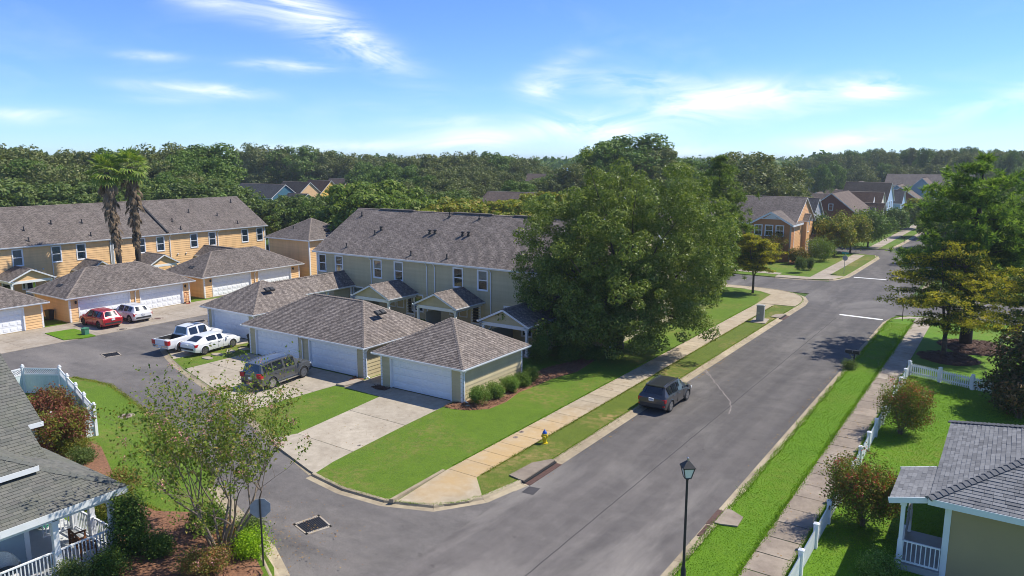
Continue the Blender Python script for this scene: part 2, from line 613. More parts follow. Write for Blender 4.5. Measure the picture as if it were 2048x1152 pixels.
M = {}
M['road'] = asphalt_mat('road_asphalt', (.116, .106, .099), .20, .8, (.215, .198, .178), .28)
M['alley'] = asphalt_mat('alley_asphalt', (.155, .142, .132), .18, .7, (.25, .225, .20), .30, along=(.4, 1, 1))
M['patch'] = asphalt_mat('patch_asphalt', (.05, .047, .05), .1, .1, (.07, .07, .07), .15)
M['crack'] = pm('crack_seal', (.035, .033, .035), .9)
M['walk'] = concrete_mat('walk_concrete', (.50, .42, .305), (.40, .32, .215), rust=(-21.4, 31.5, 1.7, 8.5, (.50, .32, .12)))
M['walk_old'] = concrete_mat('old_walk_concrete', (.36, .30, .24), (.22, .175, .14))
M['drive'] = concrete_mat('drive_concrete', (.52, .455, .36), (.41, .35, .27))
M['curb'] = concrete_mat('curb_concrete', (.50, .42, .29), (.30, .24, .17))
M['apron'] = concrete_mat('apron_concrete', (.46, .40, .33), (.35, .29, .22))
M['grass'] = grass_mat('lawn_grass', (.060, .112, .010), (.092, .160, .013), (.130, .210, .020), (.22, .175, .06), .95)
M['grass_rich'] = grass_mat('rich_grass', (.062, .140, .007), (.095, .195, .009), (.135, .255, .014), (.20, .20, .04), .6)
M['grass_verge'] = grass_mat('verge_grass', (.060, .095, .011), (.095, .135, .016), (.14, .175, .026), (.30, .21, .085), 1.25)
M['ground'] = grass_mat('field_grass', (.035, .07, .012), (.055, .10, .016), (.08, .13, .02), (.13, .12, .05), .4)
M['mulch'] = pm('mulch', (.20, .095, .05), .95, .4, 9, bmp=.6)
M['mulch_dk'] = pm('dark_mulch', (.085, .042, .027), .95, .4, 9, bmp=.6)
M['white'] = pm('white_paint', (.78, .79, .80), .5, .05, 1.2)
M['whitewood'] = pm('white_vinyl', (.80, .81, .82), .45, .05, 1.2)
M['door_white'] = pm('garage_door_white', (.82, .84, .86), .5, .03, .8)
M['beige'] = wall_mat('beige_siding', (.53, .45, .27))
M['orange'] = wall_mat('orange_siding', (.82, .52, .245))
M['soffit'] = pm('soffit_paint', (.60, .60, .58), .7, .05)
M['shingle'] = shingle_mat('brown_shingles', (.37, .315, .275), (.265, .228, .205), (.10, .088, .082))
M['shingle_o'] = shingle_mat('grey_brown_shingles', (.30, .255, .225), (.225, .195, .178), (.10, .088, .08))
M['ridge'] = pm('ridge_cap', (.20, .165, .14), .9, .2, 6)
M['black'] = pm('black_plastic', (.018, .018, .019), .55, .1)
M['iron'] = pm('cast_iron', (.022, .022, .025), .6, .25, 5)
M['rustiron'] = pm('rusty_iron', (.085, .042, .032), .8, .35, 8)
M['glass'] = glass_mat('window_glass')
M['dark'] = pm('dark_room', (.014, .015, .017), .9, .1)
M['blind'] = pm('window_blind', (.52, .52, .50), .8, .06, 3)
M['curtain'] = pm('brown_curtain', (.10, .055, .04), .9, .15, 4)
M['steel'] = pm('brushed_steel', (.45, .45, .46), .35, .08, 3, metal=.85)
M['grey_metal'] = pm('grey_cabinet_paint', (.30, .31, .30), .55, .08, 2)
M['bark'] = pm('bark', (.085, .066, .052), .95, .35, 5, bmp=.8)
M['bark_pale'] = pm('crape_bark', (.19, .145, .105), .8, .3, 6, bmp=.4)
M['bark_dark'] = pm('pine_bark', (.045, .035, .03), .95, .35, 6, bmp=.9)
# ------------------------------------------------------------------ building helpers
def clip_half(poly, axis, val, keep_ge):
    out = []
    n = len(poly)
    for i in range(n):
        a, b = poly[i], poly[(i + 1) % n]
        ia = (a[axis] >= val - 1e-9) if keep_ge else (a[axis] <= val + 1e-9)
        ib = (b[axis] >= val - 1e-9) if keep_ge else (b[axis] <= val + 1e-9)
        if ia:
            out.append(a)
        if ia != ib:
            t = (val - a[axis]) / (b[axis] - a[axis])
            out.append((a[0] + (b[0] - a[0]) * t, a[1] + (b[1] - a[1]) * t))
    return out


def area2(poly):
    return abs(sum(poly[i][0] * poly[(i + 1) % len(poly)][1] - poly[(i + 1) % len(poly)][0] * poly[i][1] for i in range(len(poly)))) / 2


def courses(mb, P0, u, v, n, poly, c, off, mi=0, riser=True):
    """lapped courses over a flat polygon: every course stands off at its lower edge"""
    P0, u, v, n = Vector(P0), Vector(u), Vector(v), Vector(n)
    v0 = min(p[1] for p in poly); v1 = max(p[1] for p in poly)
    k = math.floor(v0 / c + 1e-6)
    while k * c < v1 - 1e-6:
        lo, hi = k * c, (k + 1) * c
        q = clip_half(clip_half(poly, 1, lo, True), 1, hi, False)
        if len(q) >= 3 and area2(q) > 1e-5:
            pts = [P0 + u * a + v * b + n * (off * (1 - (b - lo) / c)) for a, b in q]
            mb.face(pts, [(a, b) for a, b in q], mi)
            if riser:
                low = [p for p in q if abs(p[1] - max(lo, v0)) < 1e-6]
                if len(low) == 2:
                    (a0, b0), (a1, b1) = sorted(low)
                    A = P0 + u * a0 + v * b0; B = P0 + u * a1 + v * b1
                    e = n * (off * (1 - (b0 - lo) / c))
                    mb.face([A, B, B + e, A + e], [(a0, b0)] * 4, mi)
        k += 1


def frame_of(pts):
    """eave-first roof polygon -> origin, u along the eave, v up the slope, normal, (u, v) list"""
    P = [Vector(p) for p in pts]
    u = (P[1] - P[0]).normalized()
    n = (P[1] - P[0]).cross(P[-1] - P[0]).normalized()
    v = n.cross(u).normalized()
    return P[0], u, v, n, [((p - P[0]).dot(u), (p - P[0]).dot(v)) for p in P]


def roof_plane(mb, pts, c=.145, off=.014, mi=0):
    P0, u, v, n, q = frame_of(pts)
    courses(mb, P0, u, v, n, q, c, off, mi)


def tab_roof(pts, parent, mat, near, n_single, c=.145, w=.31, th=.012, seed=1, name='shingle'):
    """roof plane of single shingle tabs; the n_single nearest to `near` (local) are objects, the rest one part"""
    rnd = random.Random(seed)
    P0, u, v, n, q = frame_of(pts)
    tabs = []
    v0 = min(p[1] for p in q); v1 = max(p[1] for p in q)
    k = 0
    while k * c < v1 - 1e-6:
        lo, hi = max(k * c, v0), min((k + 1) * c, v1)
        row = clip_half(clip_half(q, 1, lo, True), 1, hi, False)
        if len(row) >= 3:
            a = min(p[0] for p in row); b = max(p[0] for p in row)
            x = a - rnd.random() * w
            while x < b:
                ww = w * rnd.choice((.8, 1, 1, 1.25))
                t = clip_half(clip_half(row, 0, x + .004, True), 0, x + ww - .004, False)
                if len(t) >= 3 and area2(t) > 4e-4:
                    tabs.append((t, lo, rnd.choice((0, 0, .005, .008))))
                x += ww
        k += 1
    near = Vector(near)

    def ctr(t):
        return P0 + u * (sum(p[0] for p in t) / len(t)) + v * (sum(p[1] for p in t) / len(t))

    def put(mb, t, lo, ex):
        top = [P0 + u * a + v * b + n * ((th + ex) * (1 - .85 * (b - lo) / c)) for a, b in t]
        bot = [P0 + u * a + v * b - n * .004 for a, b in t]
        m = len(t)
        mb.mesh_faces(top + bot, [tuple(range(m))] + [(i, m + i, m + (i + 1) % m, (i + 1) % m) for i in range(m)])
    tabs.sort(key=lambda s: (ctr(s[0]) - near).length)
    for t, lo, ex in tabs[:n_single]:
        mb = MB(); put(mb, t, lo, ex)
        mb.obj(name, mat, parent)
    if len(tabs) > n_single:
        mb = MB()
        for t, lo, ex in tabs[n_single:]:
            put(mb, t, lo, ex)
        o = mb.obj('shingle_field', mat, parent)
        o['kind'] = 'stuff'


def cap_line(mb, a, b, w=.26, seg=.24, th=.02):
    """row of overlapping ridge caps from a to b"""
    a, b = Vector(a), Vector(b)
    L = (b - a).length; d = (b - a) / L
    s = d.cross(Vector((0, 0, 1))).normalized(); u = s.cross(d).normalized()
    k = max(1, int(L / seg))
    for i in range(k):
        p = a + d * (L * i / k); q = a + d * (L * (i + 1) / k + .03)
        hi, lo = th * 1.7, th * .6
        drop = u * (w * .20)
        mb.mesh_faces([p - s * w / 2 - drop + u * hi, p + u * hi * 1.3, p + s * w / 2 - drop + u * hi,
                       q - s * w / 2 - drop + u * lo, q + u * lo * 1.3, q + s * w / 2 - drop + u * lo,
                       p - s * w / 2 - drop - u * .01, p + s * w / 2 - drop - u * .01],
                      [(0, 1, 4, 3), (1, 2, 5, 4), (0, 6, 7, 2, 1)])


def lap_wall(mb, P0, u, L, z0, z1, n, opens=(), c=.225, off=.030, gable=None, mi=0):
    """lap-sided wall from P0 along unit u (len L), outward normal n, with rectangular openings (u0,u1,z0,z1)"""
    P0 = Vector((P0[0], P0[1], 0)); v = Vector((0, 0, 1))
    us = sorted({0.0, L, *[o[0] for o in opens], *[o[1] for o in opens]})
    zs = sorted({z0, z1, *[o[2] for o in opens if z0 < o[2] < z1], *[o[3] for o in opens if z0 < o[3] < z1]})
    for i in range(len(us) - 1):
        for j in range(len(zs) - 1):
            cu, cz = (us[i] + us[i + 1]) / 2, (zs[j] + zs[j + 1]) / 2
            if any(o[0] < cu < o[1] and o[2] < cz < o[3] for o in opens):
                continue
            courses(mb, P0, u, v, n, [(us[i], zs[j]), (us[i + 1], zs[j]), (us[i + 1], zs[j + 1]), (us[i], zs[j + 1])], c, off, mi)
    if gable:
        courses(mb, P0, u, v, n, gable, c, off, mi)


DIRS = {0: (Vector((1, 0, 0)), Vector((0, -1, 0))), 1: (Vector((0, 1, 0)), Vector((1, 0, 0))),
        2: (Vector((-1, 0, 0)), Vector((0, 1, 0))), 3: (Vector((0, -1, 0)), Vector((-1, 0, 0)))}
_win_cache = {}


def window(parent, P0, face, uc, z0, w, h, style='double', back='dark', grid=False):
    """a window part: trim frame > two sashes, pane, blind with near-black room backing; P0 = wall start, face = side (0 -Y, 1 +X, 2 +Y, 3 -X)"""
    key = (round(w, 2), round(h, 2), style, back, grid)
    if key not in _win_cache:
        T = .10
        f = MB()
        f.box(-w / 2, -.045, 0, -w / 2 + T, .05, h); f.box(w / 2 - T, -.045, 0, w / 2, .05, h)
        f.box(-w / 2 + T, -.045, h - T, w / 2 - T, .05, h); f.box(-w / 2 + T, -.06, 0, w / 2 - T, .05, T)
        iw, ih = w - 2 * T, h - 2 * T
        sashes = []
        halves = ((0, .5), (.5, 1)) if style == 'double' else ((0, 1),)
        for k, (a, b) in enumerate(halves):
            s = MB(); t = .045; y0 = -.005 if k else .012
            za, zb = T + ih * a, T + ih * b
            s.box(-iw / 2, y0, za, -iw / 2 + t, y0 + .03, zb); s.box(iw / 2 - t, y0, za, iw / 2, y0 + .03, zb)
            s.box(-iw / 2 + t, y0, za, iw / 2 - t, y0 + .03, za + t); s.box(-iw / 2 + t, y0, zb - t, iw / 2 - t, y0 + .03, zb)
            if grid:
                s.box(-.011, y0 + .004, za + t, .011, y0 + .026, zb - t)
            sashes.append(s.mesh('sash', M['whitewood']))
        p = MB(); p.box(-iw / 2 + .03, .022, T + .03, iw / 2 - .03, .028, T + ih - .03)
        bl = MB()
        bl.box(-iw / 2, .16, T, iw / 2, .17, T + ih, 0)  # near-black sheet: gloom of the unlit room put into its colour
        if back == 'half':
            bl.box(-iw / 2 + .02, .07, T + ih * .5, iw / 2 - .02, .075, T + ih, 1)
        elif back == 'low':
            bl.box(-iw / 2 + .02, .07, T, iw / 2 - .02, .075, T + ih * .97, 1)
        elif back == 'curtain':
            bl.box(-iw / 2 + .02, .07, T, -iw * .06, .075, T + ih * .98, 2)
            bl.box(iw * .1, .07, T, iw / 2 - .02, .075, T + ih * .98, 2)
        _win_cache[key] = (f.mesh('window', M['whitewood']), sashes, p.mesh('pane', M['glass']), bl.mesh('blind', [M['dark'], M['blind'], M['curtain']]))
    fm, sm, pmsh, bm_ = _win_cache[key]
    u, n = DIRS[face]
    loc = Vector((P0[0], P0[1], 0)) + u * uc + n * .012
    loc.z = z0
    o = link('window', fm, parent, loc, face * math.pi / 2)
    for s in sm:
        link('sash', s, o)
    link('pane', pmsh, o)
    link('blind', bm_, o)
    return o


def win_open(uc, z0, w, h):
    return (uc - w / 2 + .04, uc + w / 2 - .04, z0 + .04, z0 + h - .04)


def gutter(mb, a, b, out, z, drop=.12):
    """gutter trough along an eave edge from a to b, out = outward direction"""
    a = Vector((a[0], a[1], z)); b = Vector((b[0], b[1], z)); o = Vector((out[0], out[1], 0)).normalized()
    w = .11
    prof = [(0, 0), (w * .1, -drop), (w * .7, -drop), (w, -drop * .35), (w, 0), (w - .015, 0), (w - .02, -drop * .4), (.012, -drop * .5)]
    v = [a + o * x + Vector((0, 0, y)) for x, y in prof] + [b + o * x + Vector((0, 0, y)) for x, y in prof]
    k = len(prof)
    mb.mesh_faces(v, [(i, (i + 1) % k, k + (i + 1) % k, k + i) for i in range(k)] + [tuple(range(k - 1, -1, -1)), tuple(range(k, 2 * k))])


def downspout(parent, x, y, z1, z0=.12, out=(0, -1), mat='white'):
    o = Vector((out[0], out[1], 0))
    p = Vector((x, y, 0))
    mb = MB()
    mb.beam(p + o * .42 + Vector((0, 0, z1)), p + o * .06 + Vector((0, 0, z1 - .38)), .07, .06)
    mb.beam(p + o * .06 + Vector((0, 0, z1 - .36)), p + o * .06 + Vector((0, 0, z0 + .16)), .075, .06, up=(o.x, o.y, 0))
    mb.beam(p + o * .05 + Vector((0, 0, z0 + .18)), p + o * .38 + Vector((0, 0, z0 + .05)), .07, .06)
    return mb.obj('downspout', M[mat], parent)


def hip_points(x0, x1, y0, y1, ze, slope):
    w, d = x1 - x0, y1 - y0
    if w >= d:
        r = d / 2; zr = ze + r * slope
        A, B = (x0 + r, y0 + r, zr), (x1 - r, y0 + r, zr)
    else:
        r = w / 2; zr = ze + r * slope
        A, B = (x0 + r, y0 + r, zr), (x0 + r, y1 - r, zr)
    return A, B


def hip_roof(parent, x0, x1, y0, y1, ze, slope, mat, capmat, name='roof', rear=True, gut=True, thick=.16):
    A, B = hip_points(x0, x1, y0, y1, ze, slope)
    c00, c10, c11, c01 = (x0, y0, ze), (x1, y0, ze), (x1, y1, ze), (x0, y1, ze)
    mb = MB()
    if x1 - x0 >= y1 - y0:
        planes = [(c00, c10, B, A), (c10, c11, B), (c11, c01, A, B), (c01, c00, A)]
        hips = [(c00, A), (c10, B), (c11, B), (c01, A)]
    else:
        planes = [(c00, c10, A), (c10, c11, B, A), (c11, c01, B), (c01, c00, A, B)]
        hips = [(c00, A), (c10, A), (c11, B), (c01, B)]
    for p in planes:
        if (Vector(p[2]) - Vector(p[-1])).length < 1e-3:
            p = p[:3]
        roof_plane(mb, p)
    ro = mb.obj(name, mat, parent)
    cp = MB()
    for a, b in hips:
        cap_line(cp, Vector(a) + (Vector(b) - Vector(a)) * .02, b)
    if (Vector(A) - Vector(B)).length > .05:
        cap_line(cp, A, B)
    cp.obj('ridge_cap', capmat, ro)
    fa = MB()
    for (a, b, nrm) in ((c00, c10, (0, -1)), (c10, c11, (1, 0)), (c11, c01, (0, 1)), (c01, c00, (-1, 0))):
        a, b = Vector(a), Vector(b); o = Vector((nrm[0], nrm[1], 0))
        fa.mesh_faces([a - o * .03 + Vector((0, 0, -thick)), b - o * .03 + Vector((0, 0, -thick)), b - o * .03 + Vector((0, 0, .0)), a - o * .03 + Vector((0, 0, .0)),
                       a - o * .06 + Vector((0, 0, -thick)), b - o * .06 + Vector((0, 0, -thick))], [(0, 1, 2, 3), (4, 5, 1, 0)])
        if gut:
            gutter(fa, a - o * .03, b - o * .03, nrm, ze - .012)
    fa.obj('gutter', M['white'], ro)
    so = MB()
    so.mesh_faces([(x0 + .05, y0 + .05, ze - thick + .01), (x1 - .05, y0 + .05, ze - thick + .01), (x1 - .05, y1 - .05, ze - thick + .01), (x0 + .05, y1 - .05, ze - thick + .01)], [(3, 2, 1, 0)])
    so.obj('soffit', M['soffit'], ro)
    return ro, A, B


def vent_pipe(parent, x, y, z, h=.38, r=.07, tilt=0):
    mb = MB()
    mb.lathe([(r * 2.2, -.05), (r * 2.0, .04), (r * 1.1, .07), (r, .08), (r, h), (r * 1.25, h), (r * 1.25, h + .04), (r * .3, h + .05)], 10, (x, y, z))
    return mb.obj('vent_pipe', M['black'], parent, smooth=40)


def box_vent(parent, p, slope_dir, slope):
    """pair of low louvred roof vents"""
    u = Vector((slope_dir[1], -slope_dir[0], 0))
    d = Vector((slope_dir[0], slope_dir[1], 0))
    for k in (-.25, .25):
        mb = MB()
        c = Vector(p) + u * k
        a = math.atan(slope)
        up = Vector((-d.x * -math.sin(a) * -1, -d.y * -math.sin(a) * -1, math.cos(a)))
        dn = Vector((d.x * math.cos(a), d.y * math.cos(a), -math.sin(a)))
        nrm = u.cross(dn).normalized()
        if nrm.z < 0:
            nrm = -nrm
        q = []
        for h, s in ((0, .24), (.10, .24), (.16, .19)):
            for sx, sy in ((-1, -1), (1, -1), (1, 1), (-1, 1)):
                q.append(c + u * (sx * s * .95) + dn * (sy * s) + nrm * h)
        mb.mesh_faces(q, [(0, 1, 5, 4), (1, 2, 6, 5), (2, 3, 7, 6), (3, 0, 4, 7), (4, 5, 9, 8), (5, 6, 10, 9), (6, 7, 11, 10), (7, 4, 8, 11), (8, 9, 10, 11)])
        mb.obj('roof_vent', M['black'], parent)


def garage_door(parent, x0, x1, h, y=0.10):
    """sectional door of four panels rows, set back in its opening"""
    T = .11
    f = MB()
    f.box(x0 - T, -.05, .1, x0, .14, h + T); f.box(x1, -.05, .1, x1 + T, .14, h + T); f.box(x0, -.05, h, x1, .14, h + T)
    fo = f.obj('door_frame', M['white'], parent)
    hs = (h - .1) / 4
    n = 8
    w = x1 - x0
    mb = MB()
    mb.box(x0, y + .01, .1, x1, y + .05, .1 + hs - .012)
    pw = w / n
    for i in range(n):
        a = x0 + pw * i + pw * .13; b = x0 + pw * (i + 1) - pw * .13
        z0, z1 = .1 + hs * .2, .1 + hs * .8
        e = .035
        v = [(a, y + .009, z0), (b, y + .009, z0), (b, y + .009, z1), (a, y + .009, z1), (a + e, y - .012, z0 + e), (b - e, y - .012, z0 + e), (b - e, y - .012, z1 - e), (a + e, y - .012, z1 - e)]
        mb.mesh_faces(v, [(0, 1, 5, 4), (1, 2, 6, 5), (2, 3, 7, 6), (3, 0, 4, 7), (4, 5, 6, 7)])
    me = mb.mesh('door_panel', M['door_white'])
    d = MB(); d.box(x0, y + .06, .1, x1, y + .08, h)
    do = d.obj('garage_door', M['door_white'], parent)
    for k in range(4):
        link('door_panel', me, do, (0, 0, hs * k))
    return do


def wall_lamp(parent, x, y, z):
    mb = MB()
    mb.box(x - .05, y - .03, z - .08, x + .05, y + .02, z + .12)
    mb.lathe([(.03, -.14), (.075, -.1), (.09, .08), (.11, .1), (.02, .2)], 8, (x, y - .13, z))
    mb.box(x - .012, y - .14, z + .1, x + .012, y, z + .125)
    mb.obj('wall_lamp', M['black'], parent)


def garage(label, x, y, rz, W, D, doors, wallmat, roofmat, group, slope=.56, ze=2.5, ov=.45, boards_right=False, vent=None, lamps=False, mid_spout=None, spouts=(1,), name='garage'):
    g = thing(name, label, 'garage', (x, y, 0), rz, group)
    zt = ze - .02
    wm = MB()
    ops = [(a - .05, b + .05, 0, 2.2) for a, b in doors]
    lap_wall(wm, (0, 0), Vector((1, 0, 0)), W, .1, zt, Vector((0, -1, 0)), ops, c=.25, off=.036)
    if not boards_right:
        lap_wall(wm, (W, 0), Vector((0, 1, 0)), D, .1, zt, Vector((1, 0, 0)))
    lap_wall(wm, (W, D), Vector((-1, 0, 0)), W, .1, zt, Vector((0, 1, 0)))
    lap_wall(wm, (0, D), Vector((0, -1, 0)), D, .1, zt, Vector((-1, 0, 0)))
    wo_ = wm.obj('wall', wallmat, g)
    if boards_right:
        c = .262
        k = 0
        while .1 + k * c < zt - .02:
            z0 = .1 + k * c
            z1 = min(z0 + c + .02, zt)
            mb = MB()
            mb.mesh_faces([(W + .036, .0, z0), (W + .036, D, z0), (W + .004, D, z1), (W + .004, 0, z1), (W - .01, 0, z0), (W - .01, D, z0), (W - .01, D, z1), (W - .01, 0, z1)],
                          [(0, 1, 2, 3), (4, 5, 1, 0), (1, 5, 6, 2), (4, 0, 3, 7), (2, 6, 7, 3)])
            mb.obj('siding_board', wallmat, wo_)
            k += 1
    fb = MB(); fb.box(-.03, -.03, -.06, W + .03, D + .03, .1); fb.obj('footing', M['curb'], g)
    for (cx, cy, sx, sy) in ((0, 0, -1, -1), (W, 0, 1, -1), (W, D, 1, 1), (0, D, -1, 1)):
        cb = MB()
        cb.box(cx + sx * .032, cy + sy * .032, .1, cx - sx * .12, cy - sy * .0, zt)
        cb.box(cx + sx * .032, cy - sy * .001, .1, cx - sx * .0, cy - sy * .13, zt)
        cb.obj('corner_board', M['white'], g)
    for a, b in doors:
        garage_door(g, a, b, 2.14)
    ro, A, B = hip_roof(g, -ov, W + ov, -ov, D + ov, ze, slope, roofmat, M['ridge'])
    if vent:
        box_vent(ro, vent[0], vent[1], slope)
    if 1 in spouts:
        downspout(g, W + .02, .10, ze - .05, .1, (1, 0))
    if mid_spout:
        downspout(g, mid_spout, -.02, ze - .05, .1, (0, -1))
    if lamps:
        for a, b in doors:
            wall_lamp(g, (a - .35) if a < W / 2 else b + .35, -.02, 1.95)
    return g, A, B


def gable_roof(parent, x0, x1, y0, y1, ze, zr, axis, mat, name='roof', cap=None, rake=.0, gutters=True, th=.18, rakecol='white'):
    """gable roof over the eave rectangle; axis 'x' = ridge along x"""
    mb = MB()
    if axis == 'x':
        ym = (y0 + y1) / 2
        a, b = (x0, ym, zr), (x1, ym, zr)
        roof_plane(mb, [(x0, y0, ze), (x1, y0, ze), b, a])
        roof_plane(mb, [(x1, y1, ze), (x0, y1, ze), a, b])
        ends = [((x0, y0, ze), a, (x0, y1, ze), (-1, 0, 0)), ((x1, y0, ze), b, (x1, y1, ze), (1, 0, 0))]
        eaves = [((x0, y0), (x1, y0), (0, -1)), ((x1, y1), (x0, y1), (0, 1))]
    else:
        xm = (x0 + x1) / 2
        a, b = (xm, y0, zr), (xm, y1, zr)
        roof_plane(mb, [(x1, y0, ze), (x1, y1, ze), b, a])
        roof_plane(mb, [(x0, y1, ze), (x0, y0, ze), a, b])
        ends = [((x0, y0, ze), a, (x1, y0, ze), (0, -1, 0)), ((x0, y1, ze), b, (x1, y1, ze), (0, 1, 0))]
        eaves = [((x1, y0), (x1, y1), (1, 0)), ((x0, y1), (x0, y0), (-1, 0))]
    ro = mb.obj(name, mat, parent)
    cp = MB(); cap_line(cp, a, b); cp.obj('ridge_cap', cap or M['ridge'], ro)
    tr = MB()
    for l, t, r, o in ends:
        o = Vector(o)
        for p, q in ((l, t), (r, t)):
            p, q = Vector(p), Vector(q)
            dz = Vector((0, 0, -th)); e = o * -.012; i = o * -.05; up_ = Vector((0, 0, -.012))
            tr.mesh_faces([p + e + dz, q + e + dz, q + e + up_, p + e + up_, p + i + dz, q + i + dz, q + i + up_, p + i + up_],
                          [(0, 1, 2, 3), (4, 5, 1, 0), (3, 2, 6, 7), (7, 6, 5, 4)])
    for p, q, o in eaves:
        p = Vector((p[0], p[1], ze)); q = Vector((q[0], q[1], ze)); o = Vector((o[0], o[1], 0))
        dz = Vector((0, 0, -th))
        tr.mesh_faces([p - o * .02 + dz, q - o * .02 + dz, q - o * .02, p - o * .02, p - o * .5 + dz, q - o * .5 + dz], [(0, 1, 2, 3), (4, 5, 1, 0)])
        if gutters:
            gutter(tr, p - o * .02, q - o * .02, o, ze - .012)
    tr.obj('fascia', M[rakecol], ro)
    # underside sheets
    un = MB()
    for pl in (([(x0, y0), (x1, y0), b, a], [(x1, y1), (x0, y1), a, b]) if axis == 'x' else ([(x1, y0), (x1, y1), b, a], [(x0, y1), (x0, y0), a, b])):
        q = [(pl[0][0], pl[0][1], ze - .09), (pl[1][0], pl[1][1], ze - .09), (pl[2][0], pl[2][1], zr - .09), (pl[3][0], pl[3][1], zr - .09)]
        un.face(q[::-1])
    un.obj('soffit', M['soffit'], ro)
    return ro


def simple_door(parent, P0, face, uc, z0, w=.95, h=2.05, mat='white', glass=True):
    mb = MB(); T = .09
    mb.box(-w / 2 - T, -.04, 0, -w / 2, .03, h + T); mb.box(w / 2, -.04, 0, w / 2 + T, .03, h + T); mb.box(-w / 2, -.04, h, w / 2, .03, h + T)
    u, n = DIRS[face]
    loc = Vector((P0[0], P0[1], 0)) + u * uc + n * .012; loc.z = z0
    o = mb.obj('door', M['white'], parent, loc=loc, rz=face * math.pi / 2)
    d = MB(); d.box(-w / 2, -.005, 0, w / 2, .02, h)
    d.obj('door_leaf', M[mat], o)
    if glass:
        g = MB(); g.box(-w / 2 + .16, -.014, .35, w / 2 - .16, -.006, h - .16); g.obj('pane', M['dark'], o)
    k = MB(); k.lathe([(.012, 0), (.03, -.03), (.03, -.05), (.01, -.06)], 8, (w / 2 - .07, -.005, 1.0), axis='y'); k.obj('handle', M['steel'], o)
    return o


def porch(parent, x0, x1, y0, y1, ze, zr, roofmat, wallmat, base=.1, floor=.18, label=None, post_w=.18):
    """gabled porch in the coordinates of the house: front at y0, back against the wall y1"""
    ov = .35
    ro = gable_roof(parent, x0 - ov, x1 + ov, y0 - ov, y1, ze, zr, 'y', roofmat, name='porch_roof', gutters=True)
    if label:
        ro['label'] = label
    for x in (x0, x1):
        mb = MB()
        h = post_w / 2
        mb.box(x - h, y0 - h, floor, x + h, y0 + h, ze - .38)
        mb.box(x - h - .03, y0 - h - .03, floor, x + h + .03, y0 + h + .03, floor + .18)
        mb.box(x - h - .03, y0 - h - .03, ze - .52, x + h + .03, y0 + h + .03, ze - .40)
        mb.obj('porch_post', M['white'], parent)
    bm_ = MB()
    bm_.box(x0 - .12, y0 - .09, ze - .40, x1 + .12, y0 + .09, ze - .12)
    bm_.box(x0 - .085, y0 + .092, ze - .40, x0 + .085, y1 - .02, ze - .12)
    bm_.box(x1 - .085, y0 + .092, ze - .40, x1 + .085, y1 - .02, ze - .12)
    bm_.obj('porch_beam', M['white'], parent)
    # siding triangle over the front beam
    w = x1 - x0 + 2 * ov
    s = (zr - ze) / (w / 2)
    pd = MB()
    a = .12
    hx = w / 2 - ov + .1
    courses(pd, (x0 - .1, y0 - .04, ze - .12), Vector((1, 0, 0)), Vector((0, 0, 1)), Vector((0, -1, 0)),
            [(0, 0), (2 * hx, 0), (2 * hx, s * (w / 2 - hx) + .02), (hx, zr - ze), (0, s * (w / 2 - hx) + .02)], .16, .014)
    pd.obj('pediment', wallmat, parent)
    fl = MB(); fl.box(x0 - .25, y0 - .25, base - .15, x1 + .25, y1 - .03, floor); fl.obj('porch_floor', M['apron'], parent)
    return ro


def gable_house(name, label, x0, x1, y0, y1, eave, ridge, axis, wallmat, roofmat, cat='house', group=None, wins=(), ov=.4, z0=0.0, roof_lab=None):
    """plain gable-roofed house in world axes; wins = (face, u-centre, sill, w, h, back)"""
    h = thing(name, label, cat, (x0, y0, 0), 0, group)
    W, D = x1 - x0, y1 - y0
    byface = {0: [], 1: [], 2: [], 3: []}
    for wdw in wins:
        byface[wdw[0]].append(wdw)
    wm = MB()
    starts = {0: (0, 0, W), 1: (W, 0, D), 2: (W, D, W), 3: (0, D, D)}
    for f, (sx, sy, L) in starts.items():
        u, n = DIRS[f]
        gp_ = None
        if (axis == 'x' and f in (1, 3)) or (axis == 'y' and f in (0, 2)):
            gp_ = [(0, eave), (L, eave), (L / 2, ridge - .12)]
        lap_wall(wm, (sx, sy), u, L, z0, eave, n, [win_open(w_[1], w_[2], w_[3], w_[4]) for w_ in byface[f]], gable=gp_)
    wm.obj('wall', wallmat, h)
    for f, ws in byface.items():
        for w_ in ws:
            window(h, starts[f][:2], f, w_[1], w_[2], w_[3], w_[4], back=w_[5] if len(w_) > 5 else 'dark')
    for f in (0, 1, 2, 3):
        sx, sy, L = starts[f]
        cb = MB()
        cb.box(sx - .1, sy - .1, z0, sx + .1, sy + .1, eave - .02)
        q = .03
        cb = MB(); cb.box(sx - (q if sx == 0 else .12), sy - (q if sy == 0 else .12), z0, sx + (.12 if sx == 0 else q), sy + (.12 if sy == 0 else q), eave - .05)
        cb.obj('corner_board', M['white'], h)
    gov = .3
    sl = (ridge - eave) / ((D if axis == 'x' else W) / 2)
    if axis == 'x':
        ro = gable_roof(h, -gov, W + gov, -ov, D + ov, eave - sl * ov + .06, ridge + .06, 'x', roofmat, gutters=False)
    else:
        ro = gable_roof(h, -ov, W + ov, -gov, D + gov, eave - sl * ov + .06, ridge + .06, 'y', roofmat, gutters=False)
    return h, ro
# ================================================================== THE SETTING
def struct(o):
    o['kind'] = 'structure'
    return o


def sheet(name, poly, z, mat, base=None):
    mb = MB()
    if base is None:
        mb.face([(x, y, z) for x, y in poly])
    else:
        mb.prism(poly, base, z)
    return struct(mb.obj(name, mat))


def offset(path, d):
    """polyline moved d to its left"""
    out = []
    for i, p in enumerate(path):
        a = Vector(path[max(i - 1, 0)]); b = Vector(path[min(i + 1, len(path) - 1)])
        t = (b - a).normalized(); nl = Vector((-t.y, t.x))
        out.append((p[0] + nl.x * d, p[1] + nl.y * d))
    return out


